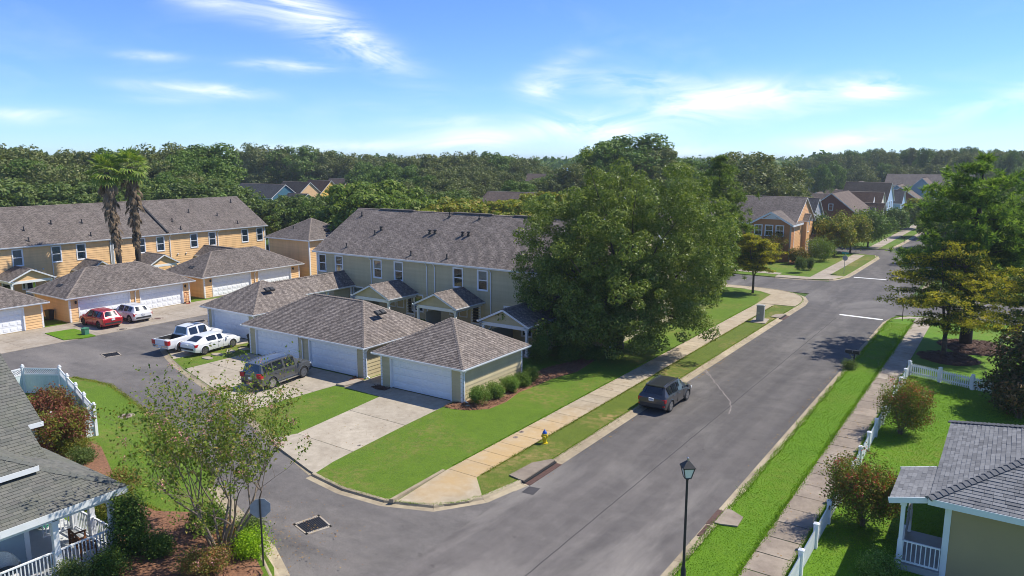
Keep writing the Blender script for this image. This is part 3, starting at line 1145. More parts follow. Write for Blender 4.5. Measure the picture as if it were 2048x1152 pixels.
def arc_fill(path, step):
    """resample a polyline"""
    P = [Vector(p) for p in path]
    seg = [(P[i + 1] - P[i]).length for i in range(len(P) - 1)]
    L = sum(seg); k = max(1, round(L / step))
    out = []
    for j in range(k + 1):
        s = L * j / k
        for i, l in enumerate(seg):
            if s <= l + 1e-6 or i == len(seg) - 1:
                q = P[i] + (P[i + 1] - P[i]) * (s / l)
                out.append((q.x, q.y)); break
            s -= l
    return out


def smooth(path, it=2):
    for _ in range(it):
        q = [path[0]]
        for a, b in zip(path, path[1:]):
            q.append((a[0] * .75 + b[0] * .25, a[1] * .75 + b[1] * .25)); q.append((a[0] * .25 + b[0] * .75, a[1] * .25 + b[1] * .75))
        q.append(path[-1]); path = q
    return path


def curb(name, path, step=3.0, prof=None, mat='curb', limit=60):
    root = bpy.data.objects.new(name, None); COL.objects.link(root); struct(root)
    prof = prof or [(0, -.04), (0, .006), (.36, .022), (.41, .115), (.45, .135), (.58, .135), (.60, .12), (.60, -.04)]
    cuts = arc_fill(path, step)
    for i in range(len(cuts) - 1):
        a, b = Vector(cuts[i]), Vector(cuts[i + 1])
        sub = [cuts[i], cuts[i + 1]]
        # keep the bend inside long pieces
        t = (b - a).normalized()
        a2, b2 = a + t * .008, b - t * .008
        def nl(j):
            p = Vector(cuts[max(j - 1, 0)]); q = Vector(cuts[min(j + 1, len(cuts) - 1)])
            d = (q - p).normalized(); return Vector((-d.y, d.x))
        na, nb = nl(i), nl(i + 1)
        mb = MB()
        v = [(a2.x + na.x * d, a2.y + na.y * d, z) for d, z in prof] + [(b2.x + nb.x * d, b2.y + nb.y * d, z) for d, z in prof]
        k = len(prof)
        mb.mesh_faces(v, [(j, k + j, k + (j + 1) % k, (j + 1) % k) for j in range(k)] + [tuple(range(k)), tuple(range(2 * k - 1, k - 1, -1))])
        mb.obj('curb_segment', M[mat], root)
    return root


def slabs(name, polys, z, mat, th=.08, gap=.012, tilt=.006, seed=3):
    """paving slabs, each its own object"""
    rnd = random.Random(seed)
    root = bpy.data.objects.new(name, None); COL.objects.link(root); struct(root)
    for poly in polys:
        cx = sum(p[0] for p in poly) / len(poly); cy = sum(p[1] for p in poly) / len(poly)
        q = []
        for p in poly:
            d = Vector((cx - p[0], cy - p[1])); l = d.length
            q.append((p[0] + d.x / l * gap, p[1] + d.y / l * gap))
        tx, ty = rnd.uniform(-tilt, tilt) * .5, rnd.uniform(-tilt, tilt) * .5
        zz = [z + (p[0] - cx) * tx + (p[1] - cy) * ty for p in q]
        mb = MB(); n = len(q)
        mb.mesh_faces([(p[0], p[1], z - th) for p in q] + [(p[0], p[1], h) for p, h in zip(q, zz)],
                      [tuple(range(n, 2 * n))] + [(i, (i + 1) % n, n + (i + 1) % n, n + i) for i in range(n)])
        mb.obj('slab', M[mat], root)
    return root


LZ = .10      # lawns stand this high over the road
sheet('ground', [(-3400, -200), (2400, -200), (2400, 3400), (-3400, 3400)], -.05, M['ground'])

island = smooth([(-27.9, 22.95), (-25.4, 22.55), (-23.4, 22.7), (-21.7, 23.0), (-20.3, 23.7), (-19.3, 24.75), (-18.72, 26.2), (-18.4, 27.8), (-18.3, 29.5)], 1) + \
    [(-18.3, 45.0), (-18.25, 62.0), (-18.15, 79.0)] + smooth([(-18.15, 79.5), (-18.05, 83.0), (-18.5, 86.2), (-19.8, 89.0), (-21.8, 90.8), (-24.5, 91.4)], 1) + [(-40, 91.5), (-59.5, 91.6)]
nblock = [(-60, 100.4), (-40, 100.2), (-26, 100.1)] + smooth([(-25, 100.1), (-21.5, 100.5), (-19.0, 102.0), (-18.0, 104.6), (-17.85, 108)], 1) + [(-17.6, 129)] + smooth([(-17.6, 130), (-17.8, 132.2), (-19.2, 133.5), (-22, 133.8)], 1) + [(-60, 134.6)]
n2block = [(-60, 142.0), (-24, 141.2), (-20, 141.6), (-18.2, 142.8), (-17.4, 145.2), (-17.0, 160), (-16.2, 240)]
eblock = [(60, 83.6), (-5.6, 83.4)] + smooth([(-6.2, 83.4), (-8.6, 82.6), (-9.7, 80.9), (-9.95, 78.2)], 1) + [(-9.95, 60), (-9.93, 30), (-9.93, -8)]
neblock = [(-8.3, 240), (-8.9, 140), (-9.0, 99.5)] + smooth([(-9.0, 98.5), (-8.8, 96.4), (-7.4, 95.0), (-4.8, 94.7)], 1) + [(60, 94.8)]
south = [(-18.4, -8), (-18.4, 8)] + smooth([(-18.4, 9), (-18.7, 12.2), (-20.0, 15.2), (-21.6, 17.0), (-23.4, 17.75)], 1) + [(-25.2, 18.3), (-28.1, 19.25), (-30.5, 20.2)]
south = south[::1]

# roads
sheet('road', [(-19.5, -12), (-9.4, -12), (-9.4, 300), (-19.5, 300)], 0.0, M['road'], -.045)
sheet('cross_street', [(-60, 90.6), (-18.9, 90.6), (-9.6, 82.8), (60, 82.8), (60, 95.6), (-9.0, 95.6), (-18.9, 101.0), (-60, 101.0)], .004, M['road'])
sheet('cross_street', [(-60, 133.2), (-18, 133.2), (-18, 142.2), (-60, 142.6)], .004, M['road'])
sheet('alley_road', [(-18.6, 30.0), (-21.5, 25), (-32.2, 25.2), (-41, 28.2), (-50.4, 30.8), (-54.2, 32.0), (-60.2, 34.2), (-60.2, 110), (-67.2, 110), (-67.2, -30), (-58.5, -30), (-57.5, 24),
                     (-55.1, 24.4), (-47.7, 24.2), (-43.3, 23.1), (-36, 21), (-28, 18.4), (-22.5, 16.6), (-20.2, 13.5), (-18.6, 8), (-18.45, 12), (-18.35, 20)], .008, M['alley'])
# joint where the alley meets the road, sealed cracks, patch by the inlet, light tar marks
sheet('asphalt_patch', [(-18.22, 27.65), (-17.6, 27.7), (-17.7, 28.5), (-18.26, 28.4)], .006, M['patch'])


def wiggle(name, pts, w, mat, z, amp=.05, seed=1, parent=None):
    rnd = random.Random(seed)
    P = arc_fill(pts, .4)
    P = [(x + rnd.uniform(-amp, amp), y + rnd.uniform(-amp, amp)) for x, y in P]
    A = offset(P, w / 2); B = offset(P, -w / 2)
    mb = MB()
    for i in range(len(P) - 1):
        mb.face([(A[i][0], A[i][1], z), (B[i][0], B[i][1], z), (B[i + 1][0], B[i + 1][1], z), (A[i + 1][0], A[i + 1][1], z)])
    return struct(mb.obj(name, mat, parent))


wiggle('road_joint', [(-14.15, -5), (-14.12, 40), (-14.1, 78)], .045, M['crack'], .004, .012)
M['tarline'] = pm('pale_scar', (.19, .165, .15), .9, .35, 3)
wiggle('road_scar', [gp(1413, 740), gp(1430, 765), gp(1447, 785), gp(1462, 805), gp(1460, 828)], .09, M['tarline'], .005, .06, 9)
wiggle('road_scar', [gp(1409, 731), gp(1409, 742), gp(1420, 752)], .20, M['tarline'], .007, .07, 12)
# painted stop lines
M['roadpaint'] = pm('road_paint', (.70, .70, .68), .7, .10, 4)
sheet('stop_line', [(-14.15, 79.55), (-10.15, 79.2), (-10.13, 79.75), (-14.12, 80.1)], .009, M['roadpaint'])
sheet('stop_line', [(-17.5, 106.4), (-13.6, 106.5), (-13.6, 107.05), (-17.5, 106.95)], .009, M['roadpaint'])

ALLEY_N = [(-60.1, 34.3), (-54.2, 31.7), (-50.4, 30.35), (-41, 27.75), (-32.3, 24.75), (-28.0, 23.3)]


# lawns
def lawn(name, poly, mat, z=LZ):
    return sheet(name, poly, z, M[mat], -.04)


lawn('lawn', offset(ALLEY_N, .40) + offset(island, .56) + [(-59.9, 90.8)], 'grass')
lawn('lawn', offset(nblock, .56), 'grass')
lawn('lawn', offset(n2block, .56) + [(-60, 240)], 'grass')
lawn('lawn', offset(eblock, .40) + [(60, -8)], 'grass_rich')
lawn('lawn', offset(neblock, .56) + [(60, 240)], 'grass')
garden_edge = [(-31.5, 20.5), (-36, 22.0), (-40, 23.0), (-43.3, 23.85), (-45.5, 24.4), (-47.7, 24.9), (-51, 25.6), (-53, 25.6), (-55.0, 25.1), (-56.6, 23.6), (-57.4, 20), (-57.6, -30)]
lawn('lawn', offset(south, .56) + garden_edge + [(-18.9, -30)], 'grass')
# verges: drier strip on the west side of the road
sheet('verge', [(-20.78, 27.7), (-19.45, 26.25), (-19.0, 27.6), (-18.87, 29.5), (-18.85, 62), (-18.75, 79), (-18.8, 81.2), (-20.7, 81.0)], LZ + .004, M['grass_verge'])
sheet('verge', [(-20.5, 106.3), (-18.75, 106.3), (-18.3, 129), (-19.0, 131.8), (-20.3, 131.8)], LZ + .004, M['grass_verge'])

# curbs
curb('curb', island, 2.6)
curb('curb', nblock[2:-1], 4.0)
curb('curb', n2block[1:], 8.0)
curb('curb', eblock[1:], 2.6, prof=[(0, -.04), (0, .006), (.24, .02), (.28, .09), (.32, .118), (.47, .118), (.49, .10), (.49, -.04)])
curb('curb', neblock, 6.0)
curb('curb', south[1:], 2.4, prof=[(0, -.04), (0, .012), (.36, .02), (.44, .06), (.70, .115), (.74, .1), (.74, -.04)])

# sidewalks
W = []
ys = [27.62 + 1.475 * i for i in range(37)]
for i in range(len(ys) - 1):
    W.append([(-22.62, ys[i]), (-20.82, ys[i]), (-20.82, ys[i + 1]), (-22.62, ys[i + 1])])
W.insert(0, [(-22.30, 23.62), (-21.2, 23.85), (-20.2, 24.5), (-19.55, 25.35), (-19.35, 26.1), (-20.82, 27.62), (-22.62, 27.62)])
W += [[(-22.62, 80.72), (-18.75, 80.9), (-18.8, 84), (-19.2, 86.5), (-20.6, 88.9), (-22.6, 90.3), (-24.8, 90.85), (-26.5, 90.85), (-26.5, 88.9), (-24.6, 88.5), (-22.9, 86.8)]]
W += [[(-26.5 - 3 * i, 89.1), (-26.5 - 3 * i, 90.8), (-29.5 - 3 * i, 90.8), (-29.5 - 3 * i, 89.1)][::-1] for i in range(6)]
slabs('sidewalk', W, LZ + .022, 'walk', gap=.022)
curbtop = MB()
curbtop.mesh_faces([(-22.48, 23.2, .1), (-22.32, 23.3, .1), (-22.62, 27.4, .1), (-22.80, 27.4, .1), (-22.48, 23.2, .27), (-22.32, 23.3, .27), (-22.62, 27.4, .135), (-22.80, 27.4, .135)],
                   [(4, 5, 6, 7), (0, 1, 5, 4), (1, 2, 6, 5), (2, 3, 7, 6), (3, 0, 4, 7)])
struct(curbtop.obj('ramp_curb', M['curb']))
Ew = []
ye = [10 + 1.52 * i for i in range(48)]
for i in range(len(ye) - 1):
    Ew.append([(-7.48, ye[i]), (-5.98, ye[i]), (-5.98, ye[i + 1]), (-7.48, ye[i + 1])])
slabs('sidewalk', [s for s in Ew if s[2][1] < 59.0], LZ + .022, 'walk_old', tilt=.016, gap=.034)
slabs('sidewalk', [s for s in Ew if s[0][1] > 57.0] + [[(-7.48, 81.4), (-5.98, 81.4), (-4.2, 82.8), (-8.2, 82.0), (-9.2, 80.6), (-9.3, 79.8)]], LZ + .022, 'apron')
Nw = [[(-22.2 + .02 * i, 103 + 2.4 * i), (-20.45 + .02 * i, 103 + 2.4 * i), (-20.43 + .02 * i, 105.4 + 2.4 * i), (-22.18 + .02 * i, 105.4 + 2.4 * i)] for i in range(12)]
Nw += [[(-26.2, 100.75), (-22, 101.0), (-19.9, 102.2), (-18.9, 104.0), (-18.7, 106.1), (-20.5, 106.1), (-20.6, 103.2), (-22.2, 102.9), (-26.2, 102.6)]]
Nw += [[(-26.2 - 3 * i, 102.9), (-29.2 - 3 * i, 103.0), (-29.2 - 3 * i, 104.6), (-26.2 - 3 * i, 104.5)] for i in range(5)]
Nw += [[(-21.6 + .04 * i, 142.5 + 3 * i), (-19.8 + .04 * i, 142.5 + 3 * i), (-19.76 + .04 * i, 145.5 + 3 * i), (-21.56 + .04 * i, 145.5 + 3 * i)] for i in range(22)]
slabs('sidewalk', Nw, LZ + .022, 'apron')

# driveways of the tan garages
D3 = [[(-33.45, 25.25), (-32.2, 24.75), (-28.2, 23.55), (-27.75, 23.45), (-28.1, 25.0), (-28.25, 26.5), (-32.83, 26.62)],
      [(-32.83, 26.64), (-28.25, 26.52), (-28.67, 31.06), (-33.33, 31.12)],
      [(-33.33, 31.14), (-28.67, 31.08), (-29.0, 36.05), (-33.9, 36.05)],
      [(-37.3, 34.3), (-33.72, 34.2), (-33.9, 36.05), (-37.3, 36.05)],
      [(-37.2, 36.07), (-35.5, 36.07), (-35.5, 40), (-37.2, 40)], [(-37.2, 40.02), (-35.5, 40.02), (-35.5, 44.5), (-37.2, 44.5)]]
slabs('driveway', D3, LZ + .016, 'drive', tilt=.002)
D2 = [[(-44.2, 29.1), (-38.4, 27.3), (-38.1, 32.4), (-44.2, 32.6)], [(-44.2, 32.62), (-38.1, 32.42), (-37.75, 36.4), (-44.2, 36.4)],
      [(-50.3, 30.8), (-44.22, 29.1), (-44.22, 32.6), (-50.3, 32.8)], [(-50.3, 32.82), (-44.22, 32.62), (-44.22, 36.4), (-50.3, 36.4)]]
slabs('driveway', D2, LZ + .016, 'drive', tilt=.002)
D1 = [[(-59.8, 34.7), (-53.6, 31.95), (-53.4, 36.0), (-59.8, 36.2)], [(-59.8, 36.22), (-53.4, 36.02), (-53.3, 39.2), (-59.8, 39.2)]]
slabs('driveway', D1, LZ + .016, 'drive', tilt=.002)
# thin concrete gutter strip along the alley in front of the garages
curb('alley_edge', ALLEY_N, 3.0, prof=[(0, -.04), (0, .012), (.25, .045), (.43, .104), (.44, .08), (.44, -.04)])
# concrete aprons of the orange garages
AP = []
yy = [-8, -3, 2, 7, 12, 17, 22, 27.2, 30.6, 33.4, 37.5, 41.7, 46.9, 49.2, 53, 57, 62, 67]
for a, b in zip(yy, yy[1:]):
    AP.append([(-74.1, a), (-70.6, a), (-70.6, b), (-74.1, b)]); AP.append([(-70.58, a), (-66.9, a), (-66.9, b), (-70.58, b)])
slabs('driveway', AP, .045, 'apron', tilt=.001)
sheet('lawn', [(-71.4, 30.6), (-67.35, 30.3), (-66.75, 31.6), (-66.75, 32.7), (-71.1, 33.0)], .10, M['grass_rich'], -.02)
sheet('lawn', [(-71.2, 47.2), (-68.6, 47.0), (-68.4, 49.0), (-71.2, 49.1)], .10, M['grass_rich'], -.02)
sheet('courtyard', [(-92.2, -10), (-74.2, -10), (-74.2, 75), (-92.2, 75)], .03, M['grass'], -.04)

# mulch beds
def blob(cx, cy, rx, ry, n=22, seed=1, wob=.12):
    rnd = random.Random(seed)
    return [(cx + rx * math.cos(2 * math.pi * i / n) * (1 + rnd.uniform(-wob, wob)), cy + ry * math.sin(2 * math.pi * i / n) * (1 + rnd.uniform(-wob, wob))) for i in range(n)]


def mulch_bed(poly, mat='mulch', seed=1, n=None):
    """raised bed: uneven crown and loose chips"""
    rnd = random.Random(seed)
    cx = sum(p[0] for p in poly) / len(poly); cy = sum(p[1] for p in poly) / len(poly)
    mb = MB()
    rings = [(1.0, LZ + .003), (.93, LZ + .05), (.6, LZ + .075), (.3, LZ + .085)]
    V = []
    for s, z in rings:
        V += [(cx + (p[0] - cx) * s, cy + (p[1] - cy) * s, z + (rnd.uniform(-.012, .012) if s < 1 else 0)) for p in poly]
    V.append((cx, cy, LZ + .085)); k = len(poly)
    F_ = []
    for r in range(3):
        F_ += [(r * k + i, r * k + (i + 1) % k, (r + 1) * k + (i + 1) % k, (r + 1) * k + i) for i in range(k)]
    F_ += [(3 * k + i, 3 * k + (i + 1) % k, 4 * k) for i in range(k)]
    mb.mesh_faces(V, F_)
    A = area2(poly)
    for _ in range(min(1500, int(A * 60))):
        for _t in range(6):
            x = rnd.uniform(min(p[0] for p in poly), max(p[0] for p in poly)); y = rnd.uniform(min(p[1] for p in poly), max(p[1] for p in poly))
            if inside(poly, x, y):
                break
        else:
            continue
        a = rnd.uniform(0, 6.28); l = rnd.uniform(.04, .13); w = rnd.uniform(.015, .035); z = LZ + .085
        c, s = math.cos(a), math.sin(a)
        mb.face([(x - c * l - s * w, y - s * l + c * w, z), (x - c * l + s * w, y - s * l - c * w, z + rnd.uniform(0, .03)), (x + c * l + s * w, y + s * l - c * w, z), (x + c * l - s * w, y + s * l + c * w, z + rnd.uniform(.01, .05))])
    o = mb.obj('mulch_bed', M[mat]); o['kind'] = 'stuff'
    return o


def inside(poly, x, y):
    r = False; j = len(poly) - 1
    for i in range(len(poly)):
        xi, yi = poly[i]; xj, yj = poly[j]
        if (yi > y) != (yj > y) and x < (xj - xi) * (y - yi) / (yj - yi) + xi:
            r = not r
        j = i
    return r


mulch_bed([(-28.9, 35.0), (-28.2, 34.9), (-27.2, 35.3), (-26.3, 36.2), (-26.2, 38), (-26.6, 40), (-26.5, 42), (-26.4, 44), (-25.8, 46.5), (-26.2, 50), (-27.2, 50), (-28.2, 46.5), (-28.2, 43.2), (-28.2, 36.1), (-28.9, 36)], 'mulch', 2)
mulch_bed([(-35.5, 35.9), (-34.3, 35.85), (-34.3, 35.3), (-35.0, 35.15), (-35.7, 35.4)], 'mulch_dk', 3)
mulch_bed([(-38.3, 36.4), (-37.5, 36.4), (-37.0, 36.0), (-37.2, 35.3), (-38.0, 35.5)], 'mulch', 4)
mulch_bed(blob(-2.2, 71.6, 2.5, 3.0, seed=5), 'mulch_dk', 5)
mulch_bed(blob(-3.6, 66.2, 2.1, 2.2, seed=6), 'mulch_dk', 6)
mulch_bed([(-27.5, 18.4), (-24.0, 17.0), (-22.3, 16.2), (-21.6, 15.0), (-21.4, 12), (-26.5, 11.6), (-27.8, 13.0), (-28.6, 14.9), (-31, 15.6), (-36, 15.4), (-40.5, 16.5), (-43, 17.8), (-43.5, 19.3), (-40.2, 19.4), (-38, 17.2), (-34.5, 16.6), (-30.5, 16.8), (-28.2, 16.6)], 'mulch', 7)
mulch_bed([(-27.9, 113.5), (-26.2, 115), (-25.9, 121), (-27.9, 125), (-28.1, 116)], 'mulch', 8)

# storm drains
def grate(label, corners, bars, mat, z, group='storm drain grates', frame=True):
    c = [Vector((x, y, 0)) for x, y in corners]
    ctr = sum(c, Vector()) / 4
    t = thing('storm_drain', label, 'drain', (ctr.x, ctr.y, z), 0, group)
    q = [p - ctr for p in c]
    if frame:
        fr = MB()
        for i in range(4):
            a, b = q[i], q[(i + 1) % 4]
            w = .17 if i % 2 else .10
            inn = (-(a + b) / 2).normalized() * w
            fr.mesh_faces([a, b, b + inn, a + inn, a + Vector((0, 0, .018)), b + Vector((0, 0, .018)), b + inn + Vector((0, 0, .018)), a + inn + Vector((0, 0, .018))],
                          [(4, 5, 6, 7), (0, 1, 5, 4), (2, 3, 7, 6), (1, 2, 6, 5), (3, 0, 4, 7)])
        fr.obj('frame', M['apron'], t)
    pit = MB(); s = .92
    pit.face([(p.x * s, p.y * s, .001) for p in q]); pit.obj('pit', M['dark'], t)  # flat near-black sheet; shade below the bars put into its colour
    m = .86
    for i in range(bars + 1):
        f = i / bars
        a = q[0].lerp(q[3], f) * m; b = q[1].lerp(q[2], f) * m
        mb = MB(); mb.beam(a + Vector((0, 0, .012)), b + Vector((0, 0, .012)), .028, .016); mb.obj('bar', M[mat], t)
    cr = MB()
    for i in range(bars * 2 + 1):
        f = i / (bars * 2)
        a = q[0].lerp(q[1], f) * m; b = q[3].lerp(q[2], f) * m
        cr.beam(a + Vector((0, 0, .010)), b + Vector((0, 0, .010)), .018, .012)
    cr.obj('cross_bars', M[mat], t)
    return t


grate('square black grate in a concrete frame at the mouth of the alley', [(-24.62, 19.5), (-23.4, 19.2), (-23.05, 20.3), (-24.36, 20.72)], 12, 'iron', .010)
grate('black grate in a concrete frame in mid alley beside the lattice fence corner', [(-60.2, 29.7), (-58.72, 29.36), (-58.4, 30.5), (-59.86, 30.92)], 9, 'iron', .010)
grate('dark grate in the alley between the white pickup and the orange garages', [(-65.4, 40.8), (-64.2, 40.5), (-64.0, 42.0), (-65.2, 42.3)], 9, 'iron', .010)
grate('rusty red gutter grate at the kerb behind the street lamp', [(-9.90, 28.25), (-9.56, 28.25), (-9.56, 29.5), (-9.90, 29.5)], 8, 'rustiron', .016, frame=False)


def inlet(label, x, y0, y1, side, mat='walk_old'):
    """kerb inlet: dark throat in the kerb under a concrete lid"""
    t = thing('kerb_inlet', label, 'drain', (x, (y0 + y1) / 2, 0), 0, 'kerb inlets')
    L = (y1 - y0) / 2
    th = MB(); th.box(side * .30, -L, .02, side * .46, L, .10); th.obj('throat', M['dark'], t)  # solid near-black block; shade of the opening put into its colour
    lid = MB(); s = side
    lid.prism([(s * .38, -L), (s * .40, L), (s * .62, L), (s * 1.2, L * .35), (s * 1.32, -L * .9), (s * .62, -L)] if s < 0 else [(s * .62, -L), (s * 1.3, -L * .7), (s * 1.25, L * .5), (s * .62, L), (s * .40, L), (s * .38, -L)], LZ + .02, LZ + .075)
    lid.obj('lid', M[mat], t)
    ap = MB(); ap.box(0, -L, .0, side * .3, L, .026); ap.obj('apron', M['rustiron'], t)
    return t


inlet('kerb inlet with a wide concrete lid by the dark asphalt patch', -18.28, 28.5, 31.5, -1)
inlet('small kerb inlet by the crossing beyond the grey cabinet', -18.12, 74.0, 76.2, -1)
inlet('kerb inlet with a grey lid on the east verge behind the street lamp', -9.95, 29.55, 31.1, 1)


def round_cover(label, x, y, z, r, mat='iron', group='round covers'):
    t = thing('manhole_cover', label, 'cover', (x, y, z), 0, group)
    mb = MB(); mb.lathe([(r, 0), (r, .012), (r * .9, .016), (r * .88, .010), (r * .3, .012)], 20); mb.obj('lid', M[mat], t)
    rg = MB(); rg.lathe([(r * 1.12, 0), (r * 1.1, .01), (r, .011)], 20); rg.obj('ring', M['apron'], t)
    return t


round_cover('small round water cover in the sidewalk slab nearer the driveway', -22.2, 33.1, LZ + .028, .13, 'rustiron')
round_cover('small round water cover in the sidewalk slab level with the hydrant', -22.4, 34.0, LZ + .028, .13, 'rustiron')
round_cover('round manhole cover behind the white crossover on the concrete apron', -69.1, 39.9, .05, .55, 'rustiron')
round_cover('round manhole cover at the edge of the apron behind the red crossover', -67.4, 35.4, .05, .42, 'iron')
round_cover('small round cover in the driveway of the end garage', *gp(719, 895), LZ + .02, .10, 'iron')
round_cover('flat brown drain cover in the lawn beyond the crape myrtle', *gp(253, 835), LZ + .004, .42, 'rustiron')
# ================================================================== TAN ROW HOUSE AND ITS GARAGES
def row_house(name, label, x, y, rz, L, D, ze, rise, wallmat, roofmat, wins, spouts, pipes, gl, back_all='half', bays=(), cut=None):
    """long two-storey row; local: front at y=0 facing -y, x along the row"""
    h = thing(name, label, 'row house', (x, y, 0), rz)
    wm = MB()
    ops = [win_open(u, z, w, hh) for (u, z, w, hh, b) in wins]
    lap_wall(wm, (0, 0), Vector((1, 0, 0)), L, .1, ze, Vector((0, -1, 0)), ops, c=.27, off=.028)
    gb = lambda: [(0, ze), (D, ze), (D / 2, ze + rise - .15)]
    lap_wall(wm, (L, 0), Vector((0, 1, 0)), D, .1, ze, Vector((1, 0, 0)), gable=gb())
    lap_wall(wm, (L, D), Vector((-1, 0, 0)), L, .1, ze, Vector((0, 1, 0)))
    lap_wall(wm, (0, D), Vector((0, -1, 0)), D, .1, ze, Vector((-1, 0, 0)), gable=gb())
    wm.obj('wall', wallmat, h)
    fb = MB(); fb.box(-.03, -.03, -.05, L + .03, D + .03, .1); fb.obj('footing', M['curb'], h)
    for (u, z, w, hh, b) in wins:
        window(h, (0, 0), 0, u, z, w, hh, back=b)
    ov = .35
    sl = rise / (D / 2)
    ro = gable_roof(h, -.3, L + .3, -ov, D + ov, ze - sl * ov + .2, ze + rise + .08, 'x', roofmat)
    for cx in (0, L):
        cb = MB(); s = -1 if cx == 0 else 1
        cb.box(cx + s * .03, -.032, .1, cx - s * .13, .0, ze - .05); cb.box(cx + s * .032, .0, .1, cx, .13, ze - .05)
        cb.obj('corner_board', M['white'], h)
    for u in spouts:
        downspout(h, u, -.02, ze - .1, .15, (0, -1))
    for (u, v, kind) in pipes:      # v = distance up from the wall line, measured level
        z = ze + .2 + sl * v
        if kind == 'p':
            vent_pipe(ro, u, v, z)
        else:
            mb = MB()
            mb.lathe([(.16, -.06), (.15, .10), (.11, .14), (.11, .22), (.19, .26), (.19, .34), (.06, .40)], 12, (u, v, z)); mb.obj('vent_cap', M['black'], ro, smooth=40)
    return h, ro


tx0 = -62.1
tan_wins = [(u - tx0, 3.6, 1.2, 1.94, b) for u, b in ((-61.25, 'curtain'), (-58.7, 'curtain'), (-53.15, 'half'), (-50.3, 'half'), (-42.85, 'curtain'), (-40.0, 'half'), (-34.45, 'half'), (-31.4, 'half'))]
tan_wins += [(u - tx0, .75, 1.5, 1.75, b) for u, b in ((-56.0, 'low'), (-47.9, 'dark'), (-36.9, 'half'))]
tan_pipes = [(-60.6, 5.4, 'p'), (-56.05, 2.7, 'p'), (-55.8, 3.4, 'c'), (-58.1, .55, 'p'), (-48.9, .3, 'p'), (-44.4, .3, 'p'), (-49.1, 3.4, 'c'), (-48.45, 3.45, 'c'), (-44.95, 3.45, 'c'), (-44.25, 3.5, 'c'), (-48.6, 6.0, 'p'), (-44.75, 5.95, 'p')]
tan, tan_roof = row_house('row_house', 'long tan two-storey row house with a brown shingle roof behind the tan garages', tx0, 54.2, 0, 35.1, 13.4, 5.85, 4.05, M['beige'], M['shingle'], tan_wins,
                          [-54.0 - tx0, -46.6 - tx0, -45.62 - tx0, -39.05 - tx0], [(a - tx0, b, k) for a, b, k in tan_pipes], 'tan')
# ridge vents
for a, b in ((-59.0, -54.0), (-48.5, -43.6), (-41.0, -35.0)):
    mb = MB(); mb.box(a - tx0, 6.7 - .16, 5.85 + 4.05 + .08, b - tx0, 6.7 + .16, 5.85 + 4.05 + .17); mb.obj('ridge_vent', M['ridge'], tan_roof)
# slope the party line: end wall windows on the sunny side
for v, z in ((3.0, 3.6), (9.5, 3.6), (3.0, .8), (9.5, .8)):
    window(tan, (35.1, 0), 1, v, z, 1.2, 1.9, back='half')

PORCH_Z = 2.62
for (a, b, d, lab) in ((-52.3, -48.1, 3.85, 'porch roof at the second unit from the left'), (-44.4, -40.1, 3.9, 'porch roof at the third unit'), (-35.3, -31.1, 6.3, 'deeper porch roof under the big oak')):
    porch(tan, a - tx0, b - tx0, -d, -.02, PORCH_Z, PORCH_Z + 1.15, M['shingle'], M['beige'], label=lab)
    simple_door(tan, (0, 0), 0, b - tx0 - .7, .2)
    window(tan, (0, 0), 0, a - tx0 + 1.0, .9, 1.0, 1.7, back='dark')
    window(tan, (0, 0), 0, a - tx0 + 2.15, .9, 1.0, 1.7, back='dark')
    sc = MB(); sc.box(a - tx0 + .35, -d + .6, .2, a - tx0 + .40, -1.2, 1.75); sc.obj('privacy_screen', M['grey_metal'], tan)
# enclosed corner of the deep porch: tan side wall with a tall window
pw = MB()
lap_wall(pw, (-35.3 - tx0 + .1, -2.6), Vector((1, 0, 0)), 4.1, .2, PORCH_Z - .12, Vector((0, -1, 0)), [(1.2, 2.2, .7, 2.2)])
lap_wall(pw, (-31.1 - tx0, -2.6), Vector((0, 1, 0)), 2.6, .2, PORCH_Z - .05, Vector((1, 0, 0)))
pw.obj('porch_wall', M['beige'], tan)
window(tan, (-35.3 - tx0 + .1, -2.6), 0, 1.7, .66, 1.1, 1.6, back='dark')
simple_door(tan, (-35.3 - tx0 + .1, -2.6), 0, 3.3, .2, mat='dark')

# flat-ridged link roof between the first garage and the row
LK = gable_roof(tan, -59.6 - tx0, -56.4 - tx0, -10.0, -.02, 2.62, 4.0, 'y', M['shingle'], name='link_roof')
for yy_ in (-7.0, -3.6, -.4):
    mb = MB(); mb.box(-56.75 - tx0, yy_ - .09, .15, -56.57 - tx0, yy_ + .09, 2.5); mb.obj('porch_post', M['white'], tan)
lw = MB(); lap_wall(lw, (-56.9 - tx0, -2.5), Vector((0, 1, 0)), 2.5, .15, 2.55, Vector((1, 0, 0))); lw.obj('porch_wall', M['beige'], tan)

g3, A3, B3 = garage('single tan garage at the end of the row with round bushes along its sunny side', -35.35, 36.1, 0, 7.05, 6.85, [(.95, 6.1)], M['beige'], M['shingle'], 'tan garages', boards_right=True)
g2, A2, B2 = garage('double tan garage with the big grey SUV parked at its doors', -50.2, 36.55, 0, 12.8, 7.3, [(.85, 5.75), (7.1, 12.0)], M['beige'], M['shingle'], 'tan garages', boards_right=True,
                    vent=((11.2, 3.3, 4.13), (1, 0)), mid_spout=6.35)
g1, A1, B1 = garage('tan garage behind the white cars with twin roof vents', -59.8, 39.3, 0, 6.6, 6.9, [(.7, 5.75)], M['beige'], M['shingle'], 'tan garages', vent=((5.0, 2.9, 4.0), (1, 0)))

